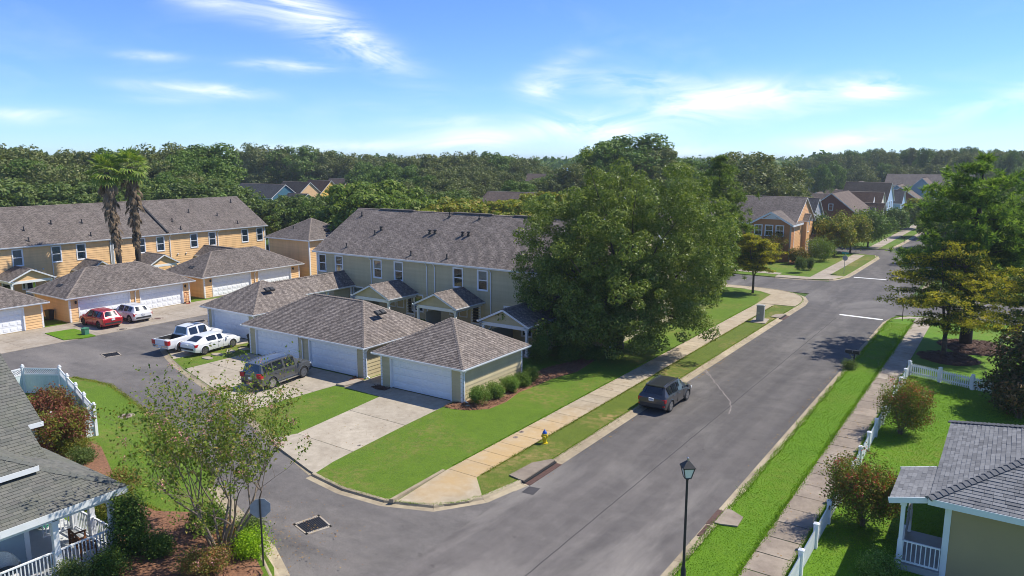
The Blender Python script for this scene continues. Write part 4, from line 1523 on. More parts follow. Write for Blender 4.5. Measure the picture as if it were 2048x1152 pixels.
# ================================================================== ORANGE ROW, GARAGES AND END HOUSE
oy0 = 14.0
ow = [(y - oy0, 3.62, 1.15, 1.95, 'low') for y in (18.5, 22.0, 28.5, 31.5, 37.6, 41.7, 44.5, 51.9, 54.5, 59.3, 62.1, 67.4, 69.95)]
ow += [(y - oy0, .9, 1.2, 1.7, 'dark') for y in (36.3, 38.3, 52.0)]
opipes = [(39.5, 2.3, 'p'), (42.85, 3.1, 'p'), (46.3, 2.9, 'p'), (39.1, .45, 'p'), (46.05, .5, 'p'), (57.6, 2.0, 'p'), (61.1, 3.6, 'p'), (64.8, 2.45, 'p'), (69.1, 5.2, 'p'), (66.7, .55, 'p'), (57.7, .3, 'p')]
orow, orow_roof = row_house('row_house', 'long orange two-storey row house with a brown roof behind the palms', -92.3, oy0, math.pi / 2, 56.9, 13.2, 5.85, 3.95, M['orange'], M['shingle_o'], ow,
                            [41.16 - oy0, 47.95 - oy0, 48.3 - oy0, 55.8 - oy0, 62.95 - oy0], [(a - oy0, b, k) for a, b, k in opipes], 'orange')
# raised party strip running down the roof
a = Vector((55.5 - oy0, -.3, 5.85 + .06)); b = Vector((55.5 - oy0, 6.4, 5.85 + 3.95 + .02))
mb = MB(); mb.beam(a + Vector((0, 0, .10)), b + Vector((0, 0, .10)), .22, .14); mb.obj('party_strip', M['black'], orow_roof)
mb = MB(); mb.box(47.9 - oy0, -.10, .15, 48.35 - oy0, -.03, 5.7); mb.obj('chase', M['grey_metal'], orow)
M['black_shingle'] = M['shingle_o']
for (a, b, d) in ((35.2, 39.2, 3.7), (50.8, 54.0, 3.9), (43.6, 46.2, 3.5)):
    porch(orow, a - oy0, b - oy0, -d, -.02, 2.62, 3.75, M['shingle_o'], M['orange'])
    simple_door(orow, (0, 0), 0, b - oy0 - .6, .2)
link_r = gable_roof(orow, 59.2 - oy0, 62.4 - oy0, -7.5, -.02, 2.62, 3.9, 'y', M['shingle_o'], name='link_roof')
mb = MB(); lap_wall(mb, (59.5 - oy0, -7.2), Vector((1, 0, 0)), 2.6, .1, 2.6, Vector((0, -1, 0))); lap_wall(mb, (59.5 - oy0, -.1), Vector((0, -1, 0)), 7.1, .1, 2.6, Vector((-1, 0, 0))); mb.obj('porch_wall', M['orange'], orow)
for y_ in (39.3, 40.1, 46.6, 48.9, 56.8, 58.0):
    mb = MB(); mb.lathe([(.10, -.02), (.10, .09), (.05, .12)], 8, (y_ - oy0, -.06, 3.0)); mb.obj('dryer_vent', M['soffit'], orow)

og2, _, _ = garage('double orange garage with the red and white crossovers at its doors', -74.0, 34.1, math.pi / 2, 12.5, 7.0, [(.9, 5.8), (7.0, 11.6)], M['orange'], M['shingle_o'], 'orange garages', vent=((.95, 3.4, 3.15), (-1, 0)), lamps=True, mid_spout=6.4, spouts=())
og1, _, _ = garage('orange garage at the left edge with a white sectional door', -74.0, 19.3, math.pi / 2, 12.4, 7.0, [(.9, 5.7), (6.0, 10.75)], M['orange'], M['shingle_o'], 'orange garages', spouts=())
og3, _, _ = garage('far double orange garage beside the orange end house', -74.8, 48.9, math.pi / 2, 13.4, 7.2, [(1.1, 6.1), (7.3, 12.0)], M['orange'], M['shingle_o'], 'orange garages', vent=((.9, 3.4, 3.15), (-1, 0)), lamps=True, mid_spout=6.7, spouts=())

eh = thing('house', 'square orange house with a hipped brown roof at the end of the alley', 'house', (-83.4, 64.6, 0), 0)
mb = MB()
lap_wall(mb, (0, 0), Vector((1, 0, 0)), 8.0, .1, 5.15, Vector((0, -1, 0)))
lap_wall(mb, (8, 0), Vector((0, 1, 0)), 8.0, .1, 5.15, Vector((1, 0, 0)), [win_open(2.6, 3.3, 1.1, 1.6), win_open(2.6, .9, 1.1, 1.6)])
lap_wall(mb, (8, 8), Vector((-1, 0, 0)), 8.0, .1, 5.15, Vector((0, 1, 0)))
lap_wall(mb, (0, 8), Vector((0, -1, 0)), 8.0, .1, 5.15, Vector((-1, 0, 0)))
mb.obj('wall', M['orange'], eh)
window(eh, (8, 0), 1, 2.6, 3.3, 1.1, 1.6); window(eh, (8, 0), 1, 2.6, .9, 1.1, 1.6)
for (cx, cy, sx, sy) in ((0, 0, -1, -1), (8, 0, 1, -1), (8, 8, 1, 1), (0, 8, -1, 1)):
    cb = MB(); cb.box(cx + sx * .032, cy + sy * .032, .1, cx - sx * .12, cy, 5.13); cb.box(cx + sx * .032, cy, .1, cx, cy - sy * .13, 5.13); cb.obj('corner_board', M['white'], eh)
ehr, _, _ = hip_roof(eh, -.4, 8.4, -.4, 8.4, 5.2, .55, M['shingle_o'], M['ridge'])
vent_pipe(ehr, 3.2, 1.6, 6.25); box_vent(ehr, (6.9, 4.2, 6.05), (1, 0), .55)

# ================================================================== ORANGE CORNER HOUSE BY THE CROSSING
M['tan_trim'] = pm('tan_trim', (.42, .36, .29), .7, .06)
M['orange2'] = pm('peach_siding', (.72, .40, .18), .7, .06, .7)
M['brick_o'] = pm('burnt_orange_siding', (.46, .20, .07), .7, .08, .7)
ch, chr_ = gable_house('house', 'orange two-storey corner house with a steep gable by the crossing', -45, -28.2, 118.0, 130.2, 5.9, 9.5, 'x', M['orange2'], M['shingle_o'],
                       wins=[(1, 6.0, 4.1, 1.2, 1.7), (1, 5.4, .7, .95, 2.0), (1, 6.5, .7, .95, 2.0), (0, 10.0, 4.0, 1.3, 1.7), (0, 6.5, 4.0, 1.2, 1.7), (0, 3.5, 4.0, 1.2, 1.7), (1, 10.4, .8, .9, 1.8)], ov=.5)
bay = MB()
lap_wall(bay, (10.9, -2.1), Vector((1, 0, 0)), 5.9, .1, 5.9, Vector((0, -1, 0)), [win_open(1.1, 3.9, 1.25, 1.75), win_open(2.7, 3.9, 1.25, 1.75), win_open(4.3, 3.9, 1.25, 1.75)], gable=[(0, 5.9), (5.9, 5.9), (2.95, 7.45)])
lap_wall(bay, (16.8, -2.1), Vector((0, 1, 0)), 2.1, .1, 5.9, Vector((1, 0, 0)))
lap_wall(bay, (10.9, 0), Vector((0, -1, 0)), 2.1, .1, 5.9, Vector((-1, 0, 0)))
bo = bay.obj('bay', M['brick_o'], ch)
for u in (1.1, 2.7, 4.3):
    window(ch, (10.9, -2.1), 0, u, 3.9, 1.25, 1.75, grid=True)
gable_roof(ch, 10.45, 17.25, -2.5, 4.0, 5.75, 7.65, 'y', M['shingle_o'], name='bay_roof', gutters=False, th=.3)
mb = MB(); mb.box(12.4, -2.2, 6.5, 15.3, -2.13, 6.65); mb.face([(12.9, -2.15, 6.68), (14.8, -2.15, 6.68), (13.85, -2.15, 7.3)]); mb.obj('gable_trim', M['white'], ch)
for u in (10.9, 16.8):
    mb = MB(); mb.box(u - .12, -2.16, .1, u + .12, -2.10, 5.75); mb.obj('corner_board', M['tan_trim'], ch)
# little bay with its own gable on the sunny end wall
mb = MB(); mb.box(16.83, 4.9, .1, 17.45, 7.1, 6.0); mb.obj('bay', M['orange2'], ch)
window(ch, (17.43, 4.9), 1, 1.1, 4.1, 1.2, 1.7, grid=True)
window(ch, (17.43, 4.9), 1, .62, .7, .95, 2.0, grid=True); window(ch, (17.43, 4.9), 1, 1.6, .7, .95, 2.0, grid=True)
gable_roof(ch, 16.6, 17.8, 4.6, 7.4, 5.95, 7.0, 'x', M['shingle_o'], name='bay_roof', gutters=False, th=.14)
vent_pipe(chr_, 9.6, 2.2, 7.3)
pch = gable_roof(ch, 17.0, 19.4, 9.3, 12.4, 2.7, 3.3, 'x', M['shingle_o'], name='porch_roof', gutters=False)
for yy_ in (9.6, 12.1):
    mb = MB(); mb.box(19.0, yy_ - .1, .1, 19.2, yy_ + .1, 2.6); mb.obj('porch_post', M['white'], ch)
# lower wing to the west
mbw, _ = gable_house('house', 'yellow house half hidden behind the pine at the crossing', -58, -47.5, 119, 129, 3.4, 6.0, 'x', pm('yellow_siding', (.62, .50, .20), .7, .06), M['shingle_o'], wins=[(0, 6, .9, 1.2, 1.5), (0, 9, .9, 1.2, 1.5)])

# ================================================================== HOUSES FURTHER UP THE STREET
M['slate'] = shingle_mat('slate_shingles', (.12, .125, .135), (.09, .095, .105), (.05, .05, .055))
M['brown_roof'] = shingle_mat('dark_brown_shingles', (.12, .075, .058), (.095, .062, .05), (.05, .04, .035))
M['dk_roof'] = shingle_mat('charcoal_shingles', (.085, .075, .068), (.065, .058, .054), (.04, .04, .04))
M['tan_roof'] = shingle_mat('pale_brown_shingles', (.27, .205, .165), (.22, .17, .14), (.1, .09, .08))
M['brick'] = pm('brick_wall', (.24, .095, .058), .85, .2, 6)
M['blue'] = pm('pale_blue_siding', (.30, .42, .56), .7, .06)
M['teal'] = pm('teal_siding', (.035, .14, .21), .7, .08)
M['bluegrey'] = pm('blue_grey_siding', (.24, .34, .40), .7, .06)
M['cream'] = pm('cream_siding', (.60, .55, .46), .7, .06)
M['grey_s'] = pm('grey_siding', (.30, .31, .32), .7, .06)
M['yellow'] = pm('golden_siding', (.78, .50, .12), .7, .06)
M['peach'] = pm('pale_peach_siding', (.72, .47, .25), .7, .06)
up = 'houses up the street'
gable_house('house', 'grey house with a slate roof just behind the orange corner house', -42, -29, 131.8, 141.5, 5.2, 8.8, 'x', M['grey_s'], M['slate'], group=up)
gable_house('house', 'brick house whose gable faces the camera, lit brown roof slope', -35.2, -26.2, 156, 172, 5.4, 8.9, 'y', M['brick'], M['tan_roof'], group=up, wins=[(0, 4.5, 5.6, .9, 1.3)])
h, r_ = gable_house('house', 'house with a dark brown roof and a white dormer', -35.5, -26.2, 183.5, 194, 4.4, 8.0, 'x', M['cream'], M['brown_roof'], group=up, wins=[(1, 3, .9, 1.1, 1.6), (1, 7, .9, 1.1, 1.6)])
for yy_ in (1.6,):
    dmb = MB(); lap_wall(dmb, (8.1, yy_ - 1), Vector((0, 1, 0)), 2, 4.6, 6.0, Vector((1, 0, 0)), gable=[(0, 6.0), (2, 6.0), (1, 7.2)]); dmb.obj('dormer', M['white'], h)
gable_house('house', 'small cream cottage wing with twin gables beside the sidewalk', -29, -24.6, 176.5, 182.5, 3.4, 6.0, 'x', M['cream'], M['brown_roof'], group=up, wins=[(1, 3, .8, 1.1, 1.6)])
gable_house('house', 'pale cottage with a grey roof beside the sidewalk', -29, -25.2, 168, 174, 3.2, 5.6, 'x', M['cream'], M['slate'], group=up, wins=[(1, 3, .8, 1.1, 1.6)])
gable_house('house', 'tall pale blue house with a charcoal roof', -36.5, -26.6, 197, 209, 5.6, 9.8, 'x', M['blue'], M['dk_roof'], group=up, wins=[(1, 3.2, 3.6, 1.2, 1.8), (1, 6, 3.6, 1.2, 1.8), (1, 8.8, 3.6, 1.2, 1.8), (1, 4.5, .8, 1.2, 1.8), (1, 7.5, .8, 1.2, 1.8)])
gable_house('house', 'house with a bluish roof beyond the tall pale blue house', -32, -25.2, 212, 220, 4.6, 7.6, 'x', M['blue'], M['slate'], group=up, wins=[(1, 4, .8, 1.2, 1.6)])
gable_house('house', 'brick-red house with a tan roof far up the street', -32, -22.5, 226, 236, 4.6, 8.0, 'y', M['brick'], M['tan_roof'], group=up)
gable_house('house', 'pale blue house with a white-edged gable among the far roofs', -34.3, -27.0, 246, 258, 4.6, 8.0, 'y', M['bluegrey'], M['tan_roof'], group=up)
gable_house('house', 'blue house with the taller white-edged gable among the far roofs', -29.0, -22.0, 258, 270, 6.4, 9.8, 'y', M['bluegrey'], M['tan_roof'], group=up)
gable_house('house', 'long far row house with a grey brown roof below the wood', -40, -14, 290, 302, 6.6, 10.2, 'x', M['peach'], M['shingle_o'], group=up, wins=[(0, 2 + 3 * i, 4.2, 1.2, 1.6) for i in range(5)])
h = thing('house', 'pale blue house with a low hipped roof before the wood', 'house', (-48.6, 270, 0), 0, up)
mb = MB()
for (p, u, n) in (((0, 0), (1, 0, 0), (0, -1, 0)), ((7.4, 0), (0, 1, 0), (1, 0, 0)), ((7.4, 8), (-1, 0, 0), (0, 1, 0)), ((0, 8), (0, -1, 0), (-1, 0, 0))):
    lap_wall(mb, p, Vector(u), 7.4 if abs(u[0]) else 8, .0, 6.7, Vector(n))
mb.obj('wall', M['bluegrey'], h); window(h, (0, 0), 0, 1.6, 4.3, 1.3, 1.8); hip_roof(h, -.5, 7.9, -.5, 8.5, 6.8, .34, M['shingle_o'], M['ridge'], gut=False)
gable_house('house', 'low house with a dark roof in front of the pale blue house', -39.5, -33, 232, 240, 4.5, 7.2, 'x', M['grey_s'], M['dk_roof'], group=up)
# little garages in a row
for i, (px, d) in enumerate(((1622, 262), (1640, 248), (1656, 236), (1684, 250), (1676, 268), (1668, 285))):
    x_, y_ = azim(px, d)
    gable_house('garage', ('pale garage with a white door, one of the far row by the oak', 'pale garage with a white door, one of the far row by the oak')[i % 2], x_ - 4, x_ + 3.2, y_, y_ + 6.5, 3.0, 5.4, 'y' if i % 2 else 'x', M['peach'], M['tan_roof'], cat='garage', group='far row of pale garages')
x_, y_ = azim(1605, 330)
gable_house('house', 'far house with a pale roof peeping over the oak', x_ - 8, x_ + 4, y_, y_ + 12, 6.6, 11, 'y', M['cream'], M['tan_roof'])
x_, y_ = azim(1548, 205)
hh_ = thing('house', 'house with a reddish hipped roof behind the ridge of the orange corner house', 'house', (x_ - 5, y_, 0), 0)
mb = MB(); mb.box(0, 0, 0, 11, 10, 4.9); mb.obj('wall', M['cream'], hh_); hip_roof(hh_, -.5, 11.5, -.5, 10.5, 4.9, .62, M['tan_roof'], M['ridge'], gut=False)

# teal and yellow cottages by the wood on the left
cot = 'bright cottages by the wood'
def cottage(px0, px1, d, eave, ridge, depth, wall, roof, label):
    x0, y0 = azim(px0, d)
    yy0 = y0
    # keep the front line level in y: solve x1 on the same y
    dd = _fw + _rt * (px1 - 1024) / FPX - _up * (320 - 576) / FPX
    x1 = dd[0] / dd[1] * yy0
    return gable_house('house', label, x0, x1, yy0, yy0 + depth, eave, ridge, 'x', wall, roof, group=cot, wins=[(1, depth * .5, 1.2, 1.2, 1.6)], ov=.5)
cottage(453, 540, 226, 5.4, 8.6, 9, M['teal'], M['slate'], 'teal cottage with a grey roof by the wood')
cottage(540, 592, 229, 5.4, 8.9, 9, M['peach'], M['dk_roof'], 'peach cottage with a dark roof next to the teal cottage')
cottage(592, 636, 232, 5.4, 9.2, 9, M['yellow'], M['brown_roof'], 'yellow cottage with a brown roof, middle of the bright cottages')
cottage(636, 673, 235, 5.4, 9.6, 9, M['yellow'], M['tan_roof'], 'golden cottage with a pale brown roof near the end of the cottages')
cottage(673, 702, 238, 5.4, 10.2, 9, M['bluegrey'], M['dk_roof'], 'grey-blue cottage with a dark roof, last of the bright cottages')
cottage(553, 590, 205, 4.0, 6.6, 7, M['teal'], M['slate'], 'small teal annexe with a white window in front of the cottages')
x_, y_ = azim(650, 330); x2_, _ = azim(740, 330)
gable_house('house', 'long low house with a grey roof in a gap of the wood', x_, x_ + 22, y_, y_ + 12, 5.0, 9.0, 'x', M['cream'], M['slate'])
x_, y_ = azim(942, 150)
gable_house('row_house', 'long roof of pale brown shingles behind the yellow bushes', x_, x_ + 30, y_ + 0, y_ + 12, 5.2, 8.9, 'x', M['cream'], M['tan_roof'], cat='row house')
x_, y_ = azim(1038, 215)
gable_house('house', 'house with a pale roof and white gable in a gap of the oaks', x_, x_ + 12, y_, y_ + 10, 7.8, 11.2, 'x', M['cream'], M['tan_roof'])
x_, y_ = azim(1112, 300)
gable_house('house', 'far hall with a pale metal roof in a gap of the oaks', x_, x_ + 12, y_, y_ + 10, 9.0, 12.0, 'x', M['blue'], M['blue'])
x_, y_ = azim(88, 190)
gable_house('house', 'house with a slate roof sunk among the trees on the left', x_ - 4, x_ + 8, y_, y_ + 9, 5.2, 8.2, 'x', M['grey_s'], M['slate'])
x_, y_ = azim(-12, 180)
gable_house('house', 'house with a cream gable at the left edge of the wood', x_ - 10, x_ + .5, y_, y_ + 9, 4.6, 8.2, 'x', M['cream'], M['slate'])
# ================================================================== PORCH HOUSE, LOWER LEFT
M['tab_green'] = tab_mat('green_grey_tabs', [(.125, .128, .115), (.152, .152, .135), (.18, .176, .155), (.142, .138, .126)], moss=(.155, .16, .12))
M['tab_grey'] = tab_mat('grey_tabs', [(.15, .152, .158), (.20, .202, .208), (.25, .252, .258), (.18, .182, .188)])
M['cap_grey'] = pm('grey_caps', (.12, .122, .13), .9, .15, 6)
M['cap_green'] = pm('green_grey_caps', (.125, .128, .112), .9, .15, 6)
M['sky_blue'] = pm('blue_grey_wall', (.36, .44, .49), .7, .05)
M['deck'] = pm('deck_paint', (.55, .56, .56), .6, .06, 3)
M['fascia'] = pm('white_fascia', (.74, .76, .77), .5, .05, 2)


def railing(parent, a, b, z0, h=.92, step=.125, mat='whitewood'):
    """porch railing from a to b: two rails and single balusters"""
    a, b = Vector((a[0], a[1], 0)), Vector((b[0], b[1], 0))
    d = b - a; L = d.length; d = d / L
    r = MB()
    r.beam(a + Vector((0, 0, z0 + h)), b + Vector((0, 0, z0 + h)), .075, .05)
    r.beam(a + Vector((0, 0, z0 + .10)), b + Vector((0, 0, z0 + .10)), .05, .06)
    for e in (a + d * .02, b - d * .02):
        r.beam(e + Vector((0, 0, z0 + .06)), e + Vector((0, 0, z0 + h)), .03, .03, up=(d.x, d.y, 0))
    ro = r.obj('railing', M[mat], parent)
    bm_ = MB(); bm_.box(-.017, -.017, z0 + .13, .017, .017, z0 + h - .025)
    me = bm_.mesh('baluster', M[mat])
    k = int(L / step)
    for i in range(1, k):
        p = a + d * (L * i / k)
        link('baluster', me, ro, (p.x, p.y, 0), math.atan2(d.y, d.x))
    return ro


def post(parent, x, y, z0, z1, w=.2, mat='whitewood'):
    mb = MB(); h = w / 2
    mb.box(-h, -h, z0, h, h, z1)
    mb.box(-h - .02, -h - .02, z0, h + .02, h + .02, z0 + .95)
    mb.box(-h - .035, -h - .035, z1 - .16, h + .035, h + .035, z1 - .02)
    return mb.obj('porch_post', M[mat], parent, loc=(x, y, 0))


hx, hy = -34.0, 6.0
lh = thing('house', 'blue-grey house with a wrap-around porch and green-grey shingles', 'house', (hx, hy, 0), 0)
L_ = lambda x, y, z: (x - hx, y - hy, z)
near = L_(0, 0, 15.5)
S = .45
# lower porch skirt: east plane, north plane
tab_roof([L_(-27.9, -8, 2.9), L_(-27.9, 14.3, 2.9), L_(-30.4, 11.8, 2.9 + 2.5 * S), L_(-30.4, -8, 2.9 + 2.5 * S)], lh, M['tab_green'], L_(-28, 12.5, 3), 120, c=.16, w=.33, th=.022, seed=1)
tab_roof([L_(-27.9, 14.3, 2.9), L_(-36.5, 14.3, 2.9), L_(-36.5, 11.8, 2.9 + 2.5 * S), L_(-30.4, 11.8, 2.9 + 2.5 * S)], lh, M['tab_green'], L_(-31, 13.5, 3), 70, c=.16, w=.33, th=.022, seed=2)
# upper hipped block
uz, ux, uy = 4.1, -29.75, 12.0
tab_roof([L_(ux, -8, uz), L_(ux, uy, uz), L_(ux - 4.0, uy - 4.0, uz + 4.0 * .5), L_(ux - 4.0, -8, uz + 4.0 * .5)], lh, M['tab_green'], L_(-31, 10.5, 4), 40, c=.16, w=.33, th=.022, seed=3)
tab_roof([L_(ux, uy, uz), L_(-37.5, uy, uz), L_(-37.5, uy - 4.0, uz + 2.0), L_(ux - 4.0, uy - 4.0, uz + 2.0)], lh, M['tab_green'], L_(-31, 10.5, 4), 10, c=.16, w=.33, th=.022, seed=4)
# main gable, ridge along y
tab_roof([L_(-33.6, -8, 4.5), L_(-33.6, 13.9, 4.5), L_(-38.4, 13.9, 8.15), L_(-38.4, -8, 8.15)], lh, M['tab_green'], L_(-35.2, 13.2, 5.6), 60, c=.16, w=.33, th=.022, seed=5)
tab_roof([L_(-31.0, -8, 4.5 - 2.6 * .76), L_(-31.0, 13.35, 4.5 - 2.6 * .76), L_(-33.62, 13.35, 4.515), L_(-33.62, -8, 4.515)], lh, M['tab_green'], L_(-33, 13, 4.2), 0, c=.16, w=.33, th=.022, seed=6)
mb = MB(); roof_plane(mb, [L_(-43.2, 13.9, 4.5), L_(-43.2, -8, 4.5), L_(-38.4, -8, 8.15), L_(-38.4, 13.9, 8.15)], .16, .02); mb.obj('roof', M['cap_green'], lh)
cp = MB()
cap_line(cp, L_(-27.95, 14.25, 2.95), L_(-30.3, 11.9, 2.92 + 2.4 * S)); cap_line(cp, L_(ux - .05, uy - .05, uz + .05), L_(ux - 3.9, uy - 3.9, uz + 1.97)); cap_line(cp, L_(-38.4, -8, 8.18), L_(-38.4, 13.9, 8.18))
cp.obj('ridge_cap', M['cap_green'], lh)
fa = MB()
def fbox(x0, y0, z0, x1, y1, z1):
    fa.box(x0 - hx, y0 - hy, z0, x1 - hx, y1 - hy, z1)
fbox(-27.93, -8, 2.64, -27.88, 14.33, 2.90); fbox(-36.5, 14.28, 2.64, -27.935, 14.33, 2.90)
fbox(ux - .03, -8, uz - .2, ux + .03, uy + .03, uz); fbox(-36, uy - .02, uz - .2, ux - .035, uy + .03, uz)
fbox(-33.62, 13.35, 4.3, -33.56, 13.95, 4.5)
for k in range(1):
    fa.beam(L_(-33.6, 13.85, 4.34), L_(-38.4, 13.85, 7.99), .04, .18)
fa.obj('fascia', M['fascia'], lh)
so = MB(); so.face([L_(-27.95, -8, 2.70), L_(-36.4, -8, 2.70), L_(-36.4, 14.2, 2.70), L_(-27.95, 14.2, 2.70)]); so.obj('soffit', M['soffit'], lh)
be = MB(); be.box(-28.38 - hx, -8 - hy, 2.42, -28.18 - hx, 13.95 - hy, 2.69); be.box(-35 - hx, 13.75 - hy, 2.42, -28.39 - hx, 13.95 - hy, 2.69); be.obj('porch_beam', M['whitewood'], lh)
wl = MB()
lap_wall(wl, L_(-30.0, -8, 0), Vector((0, 1, 0)), 19.5, .3, 2.7, Vector((1, 0, 0)), [(16.7, 18.1, .75, 2.35)])
lap_wall(wl, L_(-30.0, 11.5, 0), Vector((-1, 0, 0)), 7.0, .3, 2.7, Vector((0, 1, 0)), [(1.6, 3.0, .75, 2.35)])
lap_wall(wl, L_(-30.4, 11.8, 0), Vector((-1, 0, 0)), 6.0, 3.6, 4.1, Vector((0, 1, 0))); lap_wall(wl, L_(-30.2, -8, 0), Vector((0, 1, 0)), 19.8, 3.6, 4.1, Vector((1, 0, 0)))
lap_wall(wl, L_(-33.9, 13.6, 0), Vector((-1, 0, 0)), 9.0, .1, 4.4, Vector((0, 1, 0)), gable=[(0, 4.4), (9.0, 4.4), (4.5, 7.8)])
lap_wall(wl, L_(-33.9, 11.5, 0), Vector((0, 1, 0)), 2.1, .1, 4.4, Vector((1, 0, 0)))
wl.obj('wall', M['sky_blue'], lh)
for (x0, y0, x1, y1) in ((-30.03, 11.36, -29.96, 11.53), (-30.18, 11.47, -30.031, 11.54), (-30.03, 9.75, -29.965, 9.92), (-30.03, 8.3, -29.965, 8.46)):
    mb = MB(); mb.box(x0 - hx, y0 - hy, .3, x1 - hx, y1 - hy, 2.65); mb.obj('corner_board', M['whitewood'], lh)
window(lh, L_(-30.0, -8, 0)[:2], 1, 17.4, .7, 1.5, 1.7, back='dark'); window(lh, L_(-30.0, 11.5, 0)[:2], 2, 2.3, .7, 1.5, 1.7, back='half')
fl = MB()
n_ = 20
for i in range(n_):
    y0 = -6 + i * 1.0
    fl.box(-30.0 - hx, y0 - hy + .006, .22, -28.1 - hx, y0 + 1.0 - hy - .006, .30)
fl.box(-35 - hx, 11.5 - hy, .22, -30.01 - hx, 13.95 - hy, .30)
fl.obj('porch_floor', M['deck'], lh)
sk = MB(); sk.box(-28.12 - hx, -8 - hy, .05, -28.08 - hx, 13.9 - hy, .22); sk.box(-35 - hx, 13.9 - hy, .05, -28.1 - hx, 13.95 - hy, .22); sk.obj('porch_skirt', M['whitewood'], lh)
for x, y in ((-28.28, 13.78), (-28.28, 11.72), (-28.28, 9.0), (-28.28, 6.2), (-29.95, 13.82), (-31.5, 13.82), (-33.2, 13.82)):
    post(lh, x - hx, y - hy, .30, 2.45)
railing(lh, L_(-28.28, 13.68, 0)[:2], L_(-28.28, 11.82, 0)[:2], .30); railing(lh, L_(-28.28, 11.62, 0)[:2], L_(-28.28, 9.1, 0)[:2], .30); railing(lh, L_(-28.28, 8.9, 0)[:2], L_(-28.28, 6.3, 0)[:2], .30)
railing(lh, L_(-28.38, 13.82, 0)[:2], L_(-29.85, 13.82, 0)[:2], .30); railing(lh, L_(-30.05, 13.82, 0)[:2], L_(-31.4, 13.82, 0)[:2], .30)
railing(lh, L_(-31.5, 13.72, 0)[:2], L_(-31.5, 12.6, 0)[:2], .30)

# wooden bench with crossed back
M['teak'] = pm('teak', (.20, .075, .025), .6, .25, 8)
bn = thing('bench', 'brown wooden bench with a crossed-slat back on the porch floor', 'bench', (-28.95, 12.95, .30), R(180 - 8))
for i in range(5):
    mb = MB(); mb.box(-.62, -.28 + i * .115, .41, .62, -.28 + i * .115 + .095, .44); mb.obj('seat_slat', M['teak'], bn)
for sx in (-.6, .6):
    for sy, h in ((-.27, .66), (.28, .95)):
        mb = MB(); mb.box(sx - .03, sy - .03, 0, sx + .03, sy + .03, h); mb.obj('leg', M['teak'], bn)
    mb = MB(); mb.box(sx - .045, -.33, .66, sx + .045, .27, .70); mb.obj('armrest', M['teak'], bn)
mb = MB()
mb.box(-.6, .25, .90, .6, .30, .98); mb.box(-.6, .25, .50, .6, .30, .56)
for x in (-.2, .2):
    mb.box(x - .025, .255, .56, x + .025, .295, .90)
for x in (-.4, 0, .4):
    mb.beam((x - .17, .275, .57), (x + .17, .275, .89), .04, .03, up=(0, 1, 0)); mb.beam((x - .17, .275, .89), (x + .17, .275, .57), .04, .03, up=(0, 1, 0))
mb.obj('backrest', M['teak'], bn)
# wicker chair with a dark cushion
M['wicker'] = pm('white_wicker', (.66, .64, .60), .7, .25, 26, bmp=.6)
M['cushion'] = pm('grey_cushion', (.10, .12, .14), .9, .3, 12)
wc = thing('armchair', 'rounded white wicker chair with a dark cushion on the porch', 'chair', (-29.15, 10.35, .30), R(85))
mb = MB()
ring = []
k = 14
for i in range(k + 1):
    a = math.pi * (-.08 + 1.16 * i / k)
    top = .68 + .42 * math.sin(max(0, min(math.pi, a))) ** 1.5
    c, s = math.cos(a), math.sin(a)
    ring.append(((.40 * c, .36 * s, .18), (.47 * c, .43 * s, top), (.41 * c, .37 * s, top + .01), (.36 * c, .32 * s, .18)))
for i in range(k):
    for j in range(3):
        mb.face([ring[i][j], ring[i + 1][j], ring[i + 1][j + 1], ring[i][j + 1]])
mb.obj('backrest', M['wicker'], wc, smooth=60)
mb = MB(); mb.lathe([(.36, .05), (.40, .2), (.41, .38), (.38, .42), (.05, .425)], 18); mb.obj('seat', M['wicker'], wc, smooth=50)
mb = MB(); mb.lathe([(.30, .42), (.34, .46), (.33, .52), (.2, .55), (.02, .55)], 16, (0, -.02, 0)); mb.obj('cushion', M['cushion'], wc, smooth=60)
# coiled green hose
M['hose'] = pm('green_hose', (.01, .26, .16), .45, .1)
mb = MB(); pts = []
rnd = random.Random(4)
for i in range(150):
    a = i * .33; r = .30 + .12 * math.sin(i * .21) + rnd.uniform(-.03, .03)
    pts.append((r * math.cos(a) * 1.3, r * math.sin(a) * .8, .03 + .10 * (i / 150) + .05 * abs(math.sin(i * .5))))
mb.tube(pts, .018, 5)
tag(mb.obj('garden_hose', M['hose'], None, smooth=180, loc=(-32.9, 13.1, .30)), 'green garden hose heaped on the porch floor', 'hose')
mb = MB(); mb.box(-.16, -.14, 0, .16, .14, .05); mb.box(-.13, -.11, .05, .13, .11, .40); mb.lathe([(.16, .40), (.02, .55), (.01, .6)], 4, (0, 0, 0))
tag(mb.obj('lantern', M['grey_metal'], None, loc=(-29.75, 12.35, .30)), 'small grey lantern on the shaded porch floor behind the bench', 'lantern')

# ================================================================== HOUSE WITH THE GREY SHINGLE ROOF, LOWER RIGHT
M['ochre'] = pm('ochre_siding', (.40, .30, .155), .75, .05, .6)
qx, qy = -1.2, 30.25
rh = thing('house', 'ochre house with a grey shingle hip roof and a corner porch', 'house', (qx, qy, 0), 0)
Q = lambda x, y, z: (x - qx, y - qy, z)
s_ = .42
tab_roof([Q(-1.75, 39.4, 3.3), Q(-1.75, 29.7, 3.3), Q(3.1, 34.55, 3.3 + 4.85 * s_)], rh, M['tab_grey'], Q(-.6, 34.0, 3.6), 190, c=.17, w=.36, th=.02, seed=11)
tab_roof([Q(-1.75, 29.7, 3.3), Q(12, 29.7, 3.3), Q(12, 34.55, 3.3 + 4.85 * s_), Q(3.1, 34.55, 3.3 + 4.85 * s_)], rh, M['tab_grey'], Q(0, 30, 3.3), 60, c=.17, w=.36, th=.02, seed=12)
